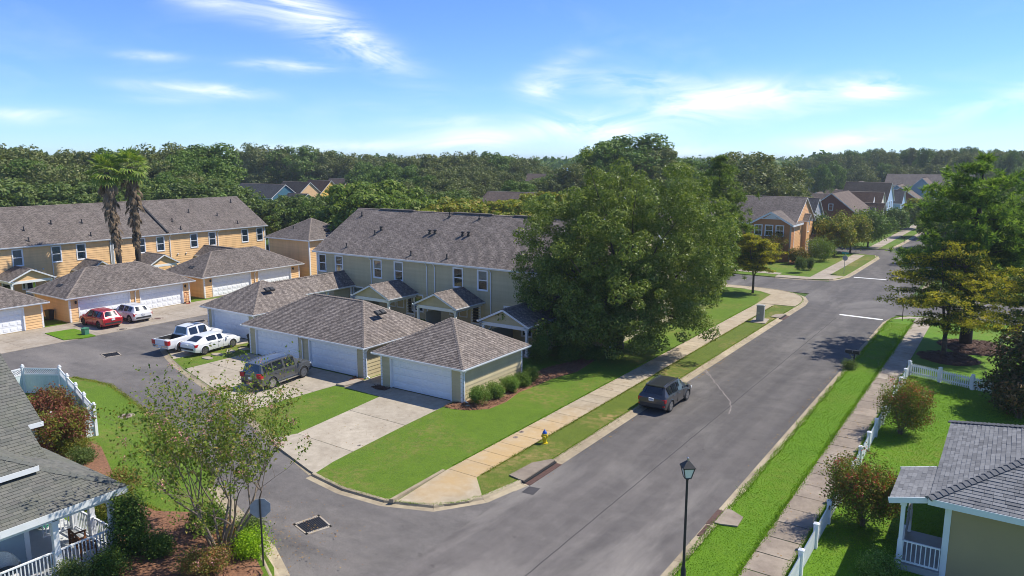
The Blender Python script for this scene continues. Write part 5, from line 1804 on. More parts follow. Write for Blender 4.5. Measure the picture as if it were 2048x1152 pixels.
tab_roof([Q(-3.05, 33.2, 2.93), Q(-3.05, 29.85, 2.93), Q(-1.76, 29.85, 3.27), Q(-1.76, 33.2, 3.27)], rh, M['tab_grey'], Q(-2.4, 31, 3.1), 50, c=.17, w=.36, th=.02, seed=13)
mb = MB(); roof_plane(mb, [Q(12, 39.4, 3.3), Q(-1.75, 39.4, 3.3), Q(3.1, 34.55, 3.3 + 4.85 * s_), Q(12, 34.55, 3.3 + 4.85 * s_)], .17, .02); mb.obj('roof', M['cap_grey'], rh)
# single ridge caps along the near hip, one row along the far hip
a, b = Vector(Q(-1.78, 29.67, 3.33)), Vector(Q(3.1, 34.55, 3.33 + 4.85 * s_))
n_ = 30
for i in range(n_):
    mb = MB(); cap_line(mb, a.lerp(b, i / n_), a.lerp(b, (i + 1) / n_) + (b - a).normalized() * .02, w=.36, seg=9, th=.03); mb.obj('hip_cap', M['cap_grey'], rh)
cp = MB(); cap_line(cp, Q(-1.78, 39.43, 3.33), Q(3.1, 34.55, 3.33 + 4.85 * s_), w=.3, th=.03); cap_line(cp, Q(3.1, 34.55, 3.36 + 4.85 * s_), Q(12, 34.55, 3.36 + 4.85 * s_)); cp.obj('ridge_cap', M['cap_grey'], rh)
fa = MB()
fa.box(-1.78 - qx, 29.66 - qy, 3.06, 12 - qx, 29.71 - qy, 3.30); fa.box(-1.72 - qx, 29.72 - qy, 3.06, -1.68 - qx, 39.4 - qy, 3.28)
fa.beam(Q(-3.08, 29.83, 2.83), Q(-1.80, 29.83, 3.16), .05, .22); fa.box(-3.04 - qx, 29.86 - qy, 2.74, -3.00 - qx, 33.2 - qy, 2.91); fa.beam(Q(-3.08, 33.22, 2.83), Q(-1.80, 33.22, 3.16), .05, .22)
fa.obj('fascia', M['fascia'], rh)
so = MB(); so.face([Q(-1.74, 29.75, 3.10), Q(12, 29.75, 3.10), Q(12, 39.3, 3.10), Q(-1.74, 39.3, 3.10)][::-1]); so.face([Q(-3.03, 29.9, 2.80), Q(-1.8, 29.9, 3.12), Q(-1.8, 33.1, 3.12), Q(-3.03, 33.1, 2.80)][::-1]); so.obj('soffit', M['soffit'], rh)
wl = MB()
lap_wall(wl, (0, 0), Vector((1, 0, 0)), 13, .1, 3.1, Vector((0, -1, 0)), c=.15, off=.010); lap_wall(wl, (0, 9), Vector((0, -1, 0)), 9, .1, 3.1, Vector((-1, 0, 0)), c=.15)
wl.obj('wall', M['ochre'], rh)
mb = MB(); mb.box(-.04, -.04, .1, .17, .0, 3.07); mb.box(-.04, .0, .1, .0, .17, 3.07); mb.obj('corner_board', M['whitewood'], rh)
fl = MB(); fl.box(-2.75 - qx, 30.0 - qy, .1, -1.25 - qx, 33.1 - qy, .35); fl.obj('porch_floor', M['grey_metal'], rh)
for x, y in ((-2.58, 30.05), (-2.58, 33.0)):
    post(rh, x - qx, y - qy, .35, 2.85, .14)
railing(rh, Q(-2.50, 30.05, 0)[:2], Q(-1.25, 30.05, 0)[:2], .35, step=.155)
railing(rh, Q(-2.58, 30.15, 0)[:2], Q(-2.58, 31.4, 0)[:2], .35, step=.155)
mb = MB(); mb.beam(Q(-2.58, 33.0, 1.9), Q(-2.58, 31.5, .9), .05, .08); mb.beam(Q(-2.58, 33.0, 1.0), Q(-2.58, 31.5, .45), .05, .08)
for i in range(8):
    f = i / 8
    mb.beam(Q(-2.58, 33.0 - 1.5 * f, 1.9 - 1.0 * f), Q(-2.58, 33.0 - 1.5 * f, 1.0 - .55 * f), .03, .03, up=(0, 1, 0))
mb.obj('stair_rail', M['grey_metal'], rh)
# ================================================================== VEGETATION
HAZE = 0.00023
def rnd_unit(rng, n):
    v = rng.normal(size=(n, 3)); return v / np.linalg.norm(v, axis=1, keepdims=True)


def leaf_mesh(name, centers, spread, per, size, mat, seed=0, up=.35, aspect=.55, droop=0.0, outward=None, flat=1.0, needle=False):
    """many separate leaves: kites of two triangles scattered about the cluster centres"""
    rng = np.random.default_rng(seed)
    centers = np.asarray(centers, float)
    n = len(centers) * per
    c = np.repeat(centers, per, axis=0)
    off = rng.normal(size=(n, 3)) * spread
    off[:, 2] *= flat
    p = c + off
    nrm = rnd_unit(rng, n) + np.array([0, 0, up])
    if outward is not None:
        o = p - np.asarray(outward)
        o /= np.linalg.norm(o, axis=1, keepdims=True) + 1e-9
        nrm = nrm + o * .8
    nrm /= np.linalg.norm(nrm, axis=1, keepdims=True)
    if needle:
        t = off / (np.linalg.norm(off, axis=1, keepdims=True) + 1e-9) + rnd_unit(rng, n) * .35 + np.array([0, 0, .25])
        p = c + off * .35
    else:
        t = rnd_unit(rng, n)
    t[:, 2] -= droop
    t -= nrm * (t * nrm).sum(1, keepdims=True) if not needle else 0
    t /= np.linalg.norm(t, axis=1, keepdims=True) + 1e-9
    s = np.cross(nrm, t); s /= np.linalg.norm(s, axis=1, keepdims=True) + 1e-9
    L = size * rng.uniform(.65, 1.35, size=(n, 1)); Wd = L * aspect * .5
    v = np.empty((n, 4, 3))
    v[:, 0] = p - t * L * .5
    v[:, 1] = p + s * Wd + nrm * L * .07
    v[:, 2] = p + t * L * .5
    v[:, 3] = p - s * Wd + nrm * L * .07
    f = np.arange(n * 4).reshape(n, 4)
    return np_mesh(name, v.reshape(-1, 3), f, mat)


def clump_mesh(name, centers, rad, per, size, mat, seed=0, up=.25, aspect=.55, rough=.55, flat=.78, droop=0.0):
    """leaves set like scales on uneven round clumps, so that each clump takes light as a small volume"""
    rng = np.random.default_rng(seed)
    centers = np.asarray(centers, float); m = len(centers)
    rr = (rad * rng.uniform(.6, 1.4, m))
    cnt = np.maximum(4, (per * (rr / rad) ** 2).astype(int))
    idx = np.repeat(np.arange(m), cnt); n = len(idx)
    d = rnd_unit(rng, n)
    r = rr[idx] * (.45 + .62 * rng.random(n) ** .5)
    p = centers[idx] + d * r[:, None] * np.array([1, 1, flat])
    nrm = d + rng.normal(size=(n, 3)) * rough + np.array([0, 0, up]); nrm /= np.linalg.norm(nrm, axis=1, keepdims=True)
    t = rnd_unit(rng, n); t[:, 2] -= droop
    t -= nrm * (t * nrm).sum(1, keepdims=True); t /= np.linalg.norm(t, axis=1, keepdims=True) + 1e-9
    s = np.cross(nrm, t)
    L = size * rng.uniform(.6, 1.4, size=(n, 1)); W_ = L * aspect * .5
    v = np.empty((n, 4, 3))
    v[:, 0] = p - t * L * .5; v[:, 1] = p + s * W_ + nrm * L * .08; v[:, 2] = p + t * L * .5; v[:, 3] = p - s * W_ + nrm * L * .08
    return np_mesh(name, v.reshape(-1, 3), np.arange(n * 4).reshape(n, 4), mat)


def crown_points(lobes, n, seed, shell=.5, wob=.18, minz=None):
    """cluster centres in a union of ellipsoid lobes (cx,cy,cz,rx,ry,rz), thick towards the outside"""
    rng = np.random.default_rng(seed)
    L = np.array(lobes, float)
    w = (L[:, 3] * L[:, 4] * L[:, 5]) ** (2 / 3); w /= w.sum()
    idx = rng.choice(len(L), n, p=w)
    d = rnd_unit(rng, n)
    r = shell + (1 - shell) * rng.random(n) ** .55
    r *= 1 + rng.normal(size=n) * wob * .5
    p = L[idx, :3] + d * L[idx, 3:] * r[:, None]
    if minz is not None:
        p = p[p[:, 2] > minz]
    return p


def limbs(mb, base, trunk_top, tips, r0, seed=0, wig=.12, k=7, twig=.03):
    """tapering trunk, then limbs bending out to the tips"""
    rnd = random.Random(seed)
    base, top = Vector(base), Vector(trunk_top)
    H = (top - base).length
    pts, rr = [], []
    for i in range(7):
        f = i / 6
        p = base.lerp(top, f) + Vector((rnd.uniform(-1, 1), rnd.uniform(-1, 1), 0)) * wig * r0 * 2 * (0 if i == 0 else 1)
        pts.append(p); rr.append(r0 * (1.25 if i == 0 else 1 - .45 * f))
    mb.tube(pts, rr, max(k, 9))
    for t in tips:
        t = Vector(t)
        f = rnd.uniform(.45, 1.0)
        s = pts[min(6, int(f * 6))]
        d = t - s
        m = s + d * .5 + Vector((rnd.uniform(-1, 1), rnd.uniform(-1, 1), rnd.uniform(0, 1))) * d.length * wig
        q = s + d * .22 + Vector((0, 0, d.length * .10))
        mb.tube([s, q, m, s + d * .78 + Vector((rnd.uniform(-1, 1), rnd.uniform(-1, 1), 0)) * d.length * wig * .5, t], [r0 * .42 * (1.15 - .3 * f), r0 * .33, r0 * .22, r0 * .12, twig * .5], 6, cap=False)


def far_tips(pts, n, seed=0):
    """n spread-out points of a cloud"""
    rng = np.random.default_rng(seed)
    pts = np.asarray(pts); out = [pts[rng.integers(len(pts))]]
    d = np.linalg.norm(pts - out[0], axis=1)
    for _ in range(n - 1):
        i = int(d.argmax()); out.append(pts[i]); d = np.minimum(d, np.linalg.norm(pts - pts[i], axis=1))
    return out


def tree(name, label, x, y, lobes, nclus, per, spread, size, mat, bark, r0, trunk_h, ntips=14, seed=1, group=None, z=LZ, cat='tree', up=.35, aspect=.55, shell=.5, wob=.2, droop=0.0, flat=.8, needle=False, lean=(0, 0), minz=None, rz=0.0, clump=None):
    t = thing(name, label, cat, (x, y, z), rz, group)
    pts = crown_points(lobes, nclus, seed, shell, wob, minz)
    cen = np.array(lobes)[:, :3].mean(0)
    tips = far_tips(pts, ntips, seed)
    mb = MB()
    limbs(mb, (0, 0, -.1), (lean[0], lean[1], trunk_h), [cen + (np.array(p) - cen) * .88 for p in tips], r0, seed)
    mb.obj('trunk', bark, t, smooth=180)
    if clump:
        me = clump_mesh('crown', pts, clump, per, size, mat, seed + 5, up, aspect)
    else:
        me = leaf_mesh('crown', pts, spread, per, size, mat, seed + 5, up, aspect, droop, cen, flat, needle)
    link('crown', me, t)
    return t


M['leaf_oak'] = leaf_mat('oak_leaves', [(0.063, 0.093, 0.023), (0.091, 0.130, 0.029), (0.121, 0.159, 0.041), (0.182, 0.203, 0.073)], .3, .38)
M['leaf_live'] = leaf_mat('live_oak_leaves', [(0.063, 0.085, 0.032), (0.081, 0.105, 0.036), (0.108, 0.125, 0.047), (0.151, 0.154, 0.079)], .22, .5, .12)
M['leaf_live2'] = leaf_mat('brighter_oak_leaves', [(0.044, 0.086, 0.019), (0.065, 0.114, 0.023), (0.088, 0.137, 0.033), (0.117, 0.156, 0.052)], .25, .5, .12)
M['leaf_mid'] = leaf_mat('mid_green_leaves', [(0.047, 0.081, 0.025), (0.071, 0.107, 0.030), (0.095, 0.132, 0.042), (0.126, 0.153, 0.066)], .28, .5, .15)
M['leaf_bright'] = leaf_mat('bright_needles', [(0.057, 0.100, 0.020), (0.086, 0.136, 0.028), (0.122, 0.169, 0.040), (0.157, 0.185, 0.055)], .3, .5, .2)
M['leaf_yellow'] = leaf_mat('yellowing_leaves', [(0.081, 0.120, 0.021), (0.123, 0.152, 0.029), (0.171, 0.170, 0.034), (0.199, 0.156, 0.034)], .3, .5, .3)
M['needle_pine'] = leaf_mat('pine_needles', [(0.054, 0.101, 0.022), (0.083, 0.144, 0.026), (0.120, 0.190, 0.040), (0.179, 0.236, 0.060)], .4, .45, .35)
M['leaf_cyp_dark'] = leaf_mat('dark_sprays', [(0.035, 0.060, 0.014), (0.050, 0.080, 0.017), (0.070, 0.100, 0.020), (0.100, 0.115, 0.025)], .2, .5)
M['leaf_cyp_gold'] = leaf_mat('gold_sprays', [(.19, .20, .020), (.26, .24, .024), (.34, .27, .03), (.18, .20, .025)], .3, .5)
M['leaf_crape'] = leaf_mat('crape_leaves', [(0.067, 0.115, 0.016), (0.095, 0.145, 0.023), (0.133, 0.165, 0.032), (0.180, 0.140, 0.045)], .3, .4)
M['flower_pink'] = leaf_mat('pink_blossom', [(.42, .18, .25), (.5, .26, .33), (.35, .16, .16), (.30, .22, .12)], .3, .6)
M['leaf_red'] = leaf_mat('red_leaves', [(0.107, 0.032, 0.030), (0.166, 0.051, 0.043), (0.117, 0.064, 0.034), (0.195, 0.100, 0.051)], .25, .5)
M['leaf_redgreen'] = leaf_mat('bronze_green_leaves', [(0.075, 0.109, 0.024), (0.119, 0.127, 0.031), (0.213, 0.086, 0.044), (0.106, 0.144, 0.033)], .25, .45)
M['leaf_magnolia'] = leaf_mat('magnolia_leaves', [(0.025, 0.042, 0.014), (0.038, 0.058, 0.016), (0.055, 0.050, 0.022), (0.130, 0.075, 0.040)], .1, .28)
M['leaf_magnolia2'] = leaf_mat('bronze_magnolia_leaves', [(0.182, 0.098, 0.046), (0.260, 0.130, 0.065), (0.065, 0.065, 0.026), (0.325, 0.208, 0.130)], .15, .35)
M['leaf_box'] = leaf_mat('boxwood_leaves', [(0.058, 0.111, 0.021), (0.091, 0.156, 0.029), (0.130, 0.202, 0.052), (0.182, 0.234, 0.078)], .3, .5)
M['leaf_dkbush'] = leaf_mat('dark_bush_leaves', [(0.036, 0.071, 0.017), (0.058, 0.103, 0.022), (0.082, 0.132, 0.026), (0.120, 0.167, 0.042)], .2, .4)
M['leaf_lime'] = leaf_mat('lime_leaves', [(.10, .19, .010), (.16, .27, .014), (.22, .33, .02), (.08, .14, .015)], .35, .5)
M['moss'] = leaf_mat('spanish_moss', [(0.130, 0.137, 0.098), (0.169, 0.169, 0.124), (0.111, 0.117, 0.078)], .2, .9)
M['frond'] = leaf_mat('palm_fronds', [(0.072, 0.132, 0.023), (0.108, 0.167, 0.030), (0.157, 0.209, 0.043), (0.215, 0.227, 0.068)], .3, .4)
M['frond_dead'] = leaf_mat('dead_fronds', [(.11, .080, .055), (.15, .11, .08), (.20, .155, .115), (.085, .062, .045)], .15, .8)

# --- big oak on the tan house's lawn
OX, OY = -26.4, 54.6
lobes = [(0, 0, 8.0, 7.2, 7.0, 6.6), (-4.6, -1.5, 6.6, 4.0, 4.0, 4.4), (4.4, 1.0, 7.2, 4.6, 4.4, 5.2), (-1.5, 1, 12.0, 3.6, 3.6, 3.2), (1.5, -3.5, 5.0, 4.2, 3.6, 3.9), (-1.5, -4.4, 4.2, 3.0, 2.6, 2.8), (-5.0, -3.0, 8.6, 3.0, 3.0, 3.6),
         (5.2, -1.0, 5.2, 3.6, 3.6, 4.0), (3.0, 2.0, 10.6, 3.8, 3.8, 3.6), (-2.8, 2, 10.0, 3.8, 3.8, 3.4), (1.0, -2.5, 9.6, 3.4, 3.4, 3.2), (4.6, -3.0, 3.8, 2.4, 2.2, 2.0), (0, -5.0, 2.9, 3.0, 2.0, 1.9), (-2.5, -5.2, 2.6, 2.4, 1.8, 1.6), (2.8, -4.6, 2.7, 2.4, 2.0, 1.7), (-5.6, -1.5, 4.0, 2.6, 2.6, 2.6)]
tree('oak_tree', 'big broad green oak on the lawn between the tan row house and the road', OX, OY, lobes, 690, 205, .44, .21, M['leaf_oak'], M['bark'], .38, 5.2, 40, 21, up=.25, aspect=.5, shell=.52, wob=.34, minz=1.1, clump=.72)

# --- pine behind it, left of the crossing
def pine(name, label, x, y, H, R0, z0, mat, seed, nwh=15, size=.34, per=46, spread=.34, r0=.3, dens=1.0, bark='bark_dark', lean=(0, 0)):
    rng = np.random.default_rng(seed)
    t = thing(name, label, 'tree', (x, y, LZ))
    mb = MB()
    mb.tube([(lean[0] * f, lean[1] * f, -.1 + H * .97 * f) for f in (0, .2, .4, .6, .8, 1)], [r0 * 1.2, r0, r0 * .85, r0 * .62, r0 * .38, r0 * .10], 9)
    pts = []
    for i in range(nwh):
        f = i / (nwh - 1)
        z = z0 + (H - z0) * f
        r = R0 * (1 - f) ** .55 * (.55 + .45 * min(1, f * 3.5)) + .35
        nb = max(4, int((8 - 3 * f) * dens))
        for j in range(nb):
            a = rng.uniform(0, 6.283)
            rr = r * rng.uniform(.6, 1.12)
            dz = rr * rng.uniform(-.02, .34)
            s = Vector((lean[0] * f, lean[1] * f, z)); e = s + Vector((rr * math.cos(a), rr * math.sin(a), dz))
            m = s.lerp(e, .5) + Vector((0, 0, -.06 * rr))
            mb.tube([s, m, e], [.07 * (1 - f) + .025, .05 * (1 - f) + .02, .012], 5, cap=False)
            for q in np.linspace(.30, 1.0, max(2, int(rr * 1.9))):
                b = s.lerp(e, q)
                for _ in range(2 + int(2.2 * q * rr * .4)):
                    w = .16 + .17 * rr * q
                    pts.append((b.x + rng.normal() * w, b.y + rng.normal() * w, b.z + rng.normal() * w * .55 + .1))
    mb.obj('trunk', M[bark], t, smooth=180)
    me = leaf_mesh('crown', np.array(pts), spread, per, size, M[mat], seed + 3, .15, .14, 0, None, .85, True)
    link('crown', me, t)
    return t


pine('pine_tree', 'tall dense dark green pine beyond the picket fence on the right', -2.8, 72.4, 15.3, 6.2, 5.0, 'needle_pine', 36, 12, .50, 34, .38, .42, .95)
px_, py_ = azim(1441, 92)
pine('pine_tree', 'loose bright green pine just right of the big oak', px_, py_, 15.3, 4.0, 1.5, 'leaf_bright', 33, 17, .5, 34, .40, .2, 1.0)
px_, py_ = azim(1395, 84)
tree('tree', 'bright green tree squeezed between the big oak and the pine', px_, py_, [(0, 0, 7.4, 3.8, 3.8, 4.6), (1.6, 0, 5.4, 3, 3, 3.6), (-1.5, 0, 9.6, 2.4, 2.4, 2.8)], 130, 150, .42, .30, M['leaf_bright'], M['bark'], .22, 5, 12, 45, clump=.75, aspect=.35)

# --- trees whose flat sprays turn gold at the tips (right side)
def spray_tree(label, x, y, layers, seed, r0=.14, stems=4, trunk=1.3, gold=.4, mat_d='leaf_cyp_dark', mat_g='leaf_cyp_gold', per=30, size=.20, group=None, fork=True):
    rng = np.random.default_rng(seed); rnd = random.Random(seed)
    t = thing('tree', label, 'tree', (x, y, LZ), 0, group)
    mb = MB()
    mb.tube([(0, 0, -.1), (.02, 0, trunk * .5), (0, .02, trunk)], [r0 * 1.3, r0 * 1.05, r0], 9)
    dark, gold_ = [], []
    zs = [l[0] for l in layers]
    stem_pts = []
    for s in range(stems):
        a = 6.283 * s / stems + rnd.uniform(-.3, .3)
        sp = rnd.uniform(.5, 1.0)
        top = Vector((math.cos(a) * sp * 1.3, math.sin(a) * sp * 1.3, max(zs) * rnd.uniform(.8, .98)))
        pts = [Vector((0, 0, trunk * .9)), Vector((math.cos(a) * sp * .5, math.sin(a) * sp * .5, trunk + (top.z - trunk) * .35)), Vector((math.cos(a) * sp * .9, math.sin(a) * sp * .9, trunk + (top.z - trunk) * .7)), top]
        mb.tube(pts, [r0 * .7, r0 * .5, r0 * .3, r0 * .1], 6)
        stem_pts.append(pts)
    for (z, rad, nb) in layers:
        for j in range(nb):
            a = rnd.uniform(0, 6.283); r = rad * rnd.uniform(.55, 1.1)
            st = stem_pts[j % stems]
            f = min(.95, max(.15, (z - trunk) / (st[-1].z - trunk)))
            k = f * 3; i0 = min(2, int(k)); s0 = st[i0].lerp(st[i0 + 1], k - i0)
            e = Vector((math.cos(a) * r, math.sin(a) * r, z + r * rnd.uniform(-.04, .16)))
            m = s0.lerp(e, .55) + Vector((0, 0, .07 * r))
            mb.tube([s0, m, e], [r0 * .26, r0 * .16, .012], 5, cap=False)
            for q in np.linspace(.35, 1.0, max(3, int(r * 2.4))):
                b = s0.lerp(e, q) if q > .55 else s0.lerp(m, q / .55)
                for _ in range(3):
                    w = .12 + .28 * q * r * .35
                    p = (b.x + rng.normal() * w, b.y + rng.normal() * w, b.z + rng.normal() * .10)
                    (gold_ if rng.random() < gold * (q ** 2) * 1.6 else dark).append(p)
    mb.obj('trunk', M['bark'], t, smooth=180)
    link('crown', leaf_mesh('crown', np.array(dark), .22, per, size, M[mat_d], seed + 1, .8, .4, .1, None, .35), t)
    if gold_:
        link('crown', leaf_mesh('crown', np.array(gold_), .20, per, size * .95, M[mat_g], seed + 2, .8, .4, .1, None, .35), t)
    return t


lay = [(2.1, 2.2, 6), (2.9, 3.6, 9), (3.7, 4.4, 10), (4.5, 4.9, 11), (5.2, 4.7, 11), (6.0, 4.2, 10), (6.8, 3.6, 9), (7.6, 2.9, 8), (8.3, 2.1, 7), (8.9, 1.2, 5)]
spray_tree('wide low tree with gold-tipped sprays in the mulch ring before the pine', -4.0, 66.9, lay, 51, .17, 5, 1.5, .6, per=19)
spray_tree('gold-tipped tree at the right edge beside the magnolia', 2.9, 61.5, [(z, r * .9, n) for z, r, n in lay], 52, .16, 5, 1.4, .5)
spray_tree('slender young tree turning gold at the near corner of the crossing', -24.9, 86.6, [(2.8, 1.6, 7), (3.4, 2.3, 9), (4.0, 2.6, 9), (4.7, 2.6, 9), (5.4, 2.2, 8), (6.0, 1.6, 7), (6.6, .9, 5)], 53, .12, 3, 2.0, .5, 'leaf_yellow', 'leaf_cyp_gold', 34, .24)

# --- crape myrtle in the foreground: many stems, thin leaf
def crape(label, x, y, H, spread_, stems, levels, seed, leafmat, flower=None, leaf_n=7, leaf_size=.085, r0=.055, group=None, bark='bark_pale', tilt0=.38, zbase=LZ, name='crape_myrtle', start=0.42, flower_p=.12):
    rnd = random.Random(seed)
    t = thing(name, label, 'tree', (x, y, zbase), 0, group)
    mb = MB(); tips = []; blooms = []
    def grow(p, d, L, r, lev):
        k = 3
        pts = [p]; q = p.copy(); dd = d.copy()
        for i in range(k):
            dd = (dd + Vector((rnd.uniform(-1, 1), rnd.uniform(-1, 1), rnd.uniform(-.3, .8))) * .15).normalized()
            q = q + dd * (L / k); pts.append(q.copy())
        r1 = r * .62
        mb.tube(pts, [r + (r1 - r) * i / k for i in range(k + 1)], 6 if lev < 3 else 4, cap=False)
        if lev >= 3:
            for s in pts[1 + (lev < 4):]:
                tips.append((s, lev))
        if lev >= levels:
            tips.append((q, lev)); tips.append((q + dd * .12, lev))
            if rnd.random() < flower_p:
                blooms.append(q + dd * .15)
            return
        nb = 2 if rnd.random() < .7 else 3
        for b in range(nb):
            ax = Vector((rnd.uniform(-1, 1), rnd.uniform(-1, 1), rnd.uniform(-.1, .55)))
            nd = (dd * 1.0 + ax * spread_).normalized()
            grow(q, nd, L * rnd.uniform(.66, .92), r1 * .82, lev + 1)
        if rnd.random() < .5 and lev > 0:
            ax = Vector((rnd.uniform(-1, 1), rnd.uniform(-1, 1), 0))
            grow(pts[1], (dd * .6 + ax * .8).normalized(), L * .5, r1 * .6, lev + 1)
    for s in range(stems):
        a = 6.283 * s / stems + rnd.uniform(-.3, .3)
        d = Vector((math.cos(a) * tilt0 * rnd.uniform(.5, 1.2), math.sin(a) * tilt0 * rnd.uniform(.5, 1.2), 1)).normalized()
        grow(Vector((math.cos(a) * .12, math.sin(a) * .12, -.05)), d, H * start, r0 * rnd.uniform(.7, 1.1), 0)
    mb.obj('trunk', M[bark], t, smooth=180)
    c = np.array([tuple(p) for p, l in tips])
    link('crown', leaf_mesh('crown', c, .11, leaf_n, leaf_size, leafmat, seed + 1, .5, .55, .05), t)
    if flower is not None and blooms:
        link('blossom', leaf_mesh('blossom', np.array([tuple(b) for b in blooms]), .07, 26, .05, flower, seed + 2, .3, .8), t)
    return t


cx_, cy_ = gp(443, 1108, LZ)
crape('airy multi-stemmed crape myrtle in the mulch bed by the alley mouth', cx_, cy_, 6.6, .86, 9, 5, 61, M['leaf_crape'], M['flower_pink'], 2, .125, .075, tilt0=.66, start=.31, flower_p=.07)


def bushy(label, x, y, H, W_, seed, mats, group=None, n=190, per=46, size=.085, stem=True, name='shrub', cat='shrub', flower=None, aspect=.55, bark='bark_pale', spread=.16, vase=.3, z=LZ, shell=.55):
    """many-stemmed shrub, crown over bare lower stems"""
    t = thing(name, label, cat, (x, y, z), 0, group)
    lobes = [(0, 0, H * .56, W_ * .42, W_ * .42, H * .44)]
    rnd = random.Random(seed)
    for k in range(5):
        a = rnd.uniform(0, 6.28)
        lobes.append((math.cos(a) * W_ * .24, math.sin(a) * W_ * .24, H * rnd.uniform(.30, .78), W_ * .24, W_ * .24, H * .26))
    pts = crown_points(lobes, n, seed, shell, .3)
    if stem:
        mb = MB()
        for p in far_tips(pts, 16, seed):
            p = Vector(p); m = Vector((p.x * vase, p.y * vase, p.z * .5))
            mb.tube([(rnd.uniform(-.1, .1), rnd.uniform(-.1, .1), -.05), m, p], [.03, .02, .006], 5, cap=False)
        mb.obj('stems', M[bark], t, smooth=180)
    ms = mats if isinstance(mats, (list, tuple)) else [mats]
    k = len(ms)
    rng = np.random.default_rng(seed)
    sel = rng.integers(0, k, len(pts))
    for i, m in enumerate(ms):
        q = pts[sel == i]
        if len(q):
            link('crown', leaf_mesh('crown', q, spread, per, size, m, seed + i, .35, aspect), t)
    if flower is not None:
        top = pts[pts[:, 2] > H * .62]
        link('blossom', leaf_mesh('blossom', top[::3], .09, 30, .055, flower, seed + 9, .3, .8), t)
    return t


M['bloom_red'] = leaf_mat('red_blossom', [(0.308, 0.042, 0.049), (0.448, 0.070, 0.084), (0.224, 0.042, 0.042)], .25, .6)
rg = 'crape myrtle shrubs along the picket fence'
x_, y_ = gp(1802, 868, LZ)
bushy('far crape myrtle shrub with dark red blossom between fence and lawn', x_, y_, 3.0, 3.1, 71, [M['leaf_redgreen'], M['leaf_crape']], rg, 330, 46, .10, flower=M['bloom_red'])
x_, y_ = gp(1725, 1050, LZ)
bushy('near crape myrtle shrub, fuller, half hiding the picket fence', x_, y_, 3.0, 3.2, 72, [M['leaf_redgreen'], M['leaf_crape']], rg, 360, 46, .10, flower=M['bloom_red'])
bushy('low round bush at the foot of the ochre house porch', *gp(1757, 1150, LZ), .75, 1.25, 73, M['leaf_box'], None, 120, 44, .07, stem=False)
x_, y_ = gp(2030, 838, LZ)
tree('magnolia_tree', 'dark magnolia with bronze leaves at the right edge', x_ + .5, y_ + 2.2, [(0, 0, 2.8, 1.9, 1.9, 2.6), (-.6, -.6, 1.5, 1.7, 1.7, 1.5), (.3, 0, 4.4, 1.2, 1.2, 1.6)], 330, 40, .24, .24, M['leaf_magnolia'], M['bark'], .12, 2.5, 10, 74, aspect=.45)
bushy('bronze-leaved shrub in front of the dark magnolia', x_ + .2, y_ + .3, 2.6, 2.6, 75, [M['leaf_magnolia2'], M['leaf_magnolia']], None, 170, 40, .20, aspect=.45)
# reddish shrubs behind the lattice fence
rs = 'red shrubs inside the lattice fence'
bushy('deep red shrub deep in the corner of the lattice fence', *gp(95, 855, 0), 2.0, 3.3, 76, [M['leaf_red'], M['leaf_red'], M['leaf_redgreen']], rs, 260, 46, .12)
bushy('red shrub with bare stems and yellow-green tips next to the fence gate', *gp(128, 905, 0), 2.35, 2.9, 77, [M['leaf_red'], M['leaf_red'], M['leaf_yellow']], rs, 270, 44, .12)
bushy('low yellow-green bush at the foot of the red shrub', *gp(150, 905, LZ), .9, 1.7, 78, M['leaf_yellow'], None, 110, 40, .08, stem=False)
bushy('small green bush on the mulch by the porch eave', *gp(163, 925, LZ), .7, 1.3, 79, M['leaf_mid'], None, 90, 40, .08, stem=False)

# bushes round the porch and the front bed
pb = 'bushes in the front bed of the porch house'
x_, y_ = gp(262, 1112, LZ)
t = tree('shrub', 'tall dark columnar shrub at the porch corner', x_, y_, [(0, 0, 1.35, .58, .58, 1.3), (.1, .1, 1.9, .45, .45, .8), (-.1, 0, .8, .6, .6, .8)], 200, 44, .16, .10, M['leaf_dkbush'], M['bark'], .05, 1.2, 8, 80, cat='shrub')
t['group'] = pb
for (px, py, H_, W_, m, lab, sd_) in ((222, 1155, .9, 1.35, 'leaf_dkbush', 'round dark bush in front of the porch railing', 81), (150, 1175, .8, 1.3, 'leaf_mid', 'low mid-green bush at the very foot of the porch railing', 82), (316, 1112, .8, 1.0, 'leaf_dkbush', 'small dark bush just right of the columnar shrub', 83),
                                     (415, 1060, .9, 1.5, 'leaf_dkbush', 'dark low bush behind the crape myrtle trunks', 84), (408, 1150, 1.0, 1.7, 'leaf_redgreen', 'rose bush with pink flowers in front of the crape myrtle', 85), (506, 1108, .95, 1.35, 'leaf_lime', 'bright lime bush beside the sign post', 86),
                                     (497, 1075, .8, 1.3, 'leaf_mid', 'grey-green bush behind the lime bush', 87), (468, 1085, .5, .9, 'leaf_redgreen', 'small straggly plant in the mulch by the crape trunks', 88), (225, 1030, 1.2, 2.0, 'leaf_yellow', 'yellow-green hedge plant behind the porch railing', 89),
                                     (190, 1010, 1.1, 1.8, 'leaf_yellow', 'yellow-green bush beyond the porch, seen between the posts', 90), (245, 985, 1.1, 1.6, 'leaf_redgreen', 'bronze bush under the corner of the porch roof', 91)):
    x_, y_ = gp(px, py, LZ)
    bushy(lab, x_, y_, H_, W_, sd_, M[m], pb, 130, 46, .075, stem=False, flower=M['flower_pink'] if sd_ == 85 else None)
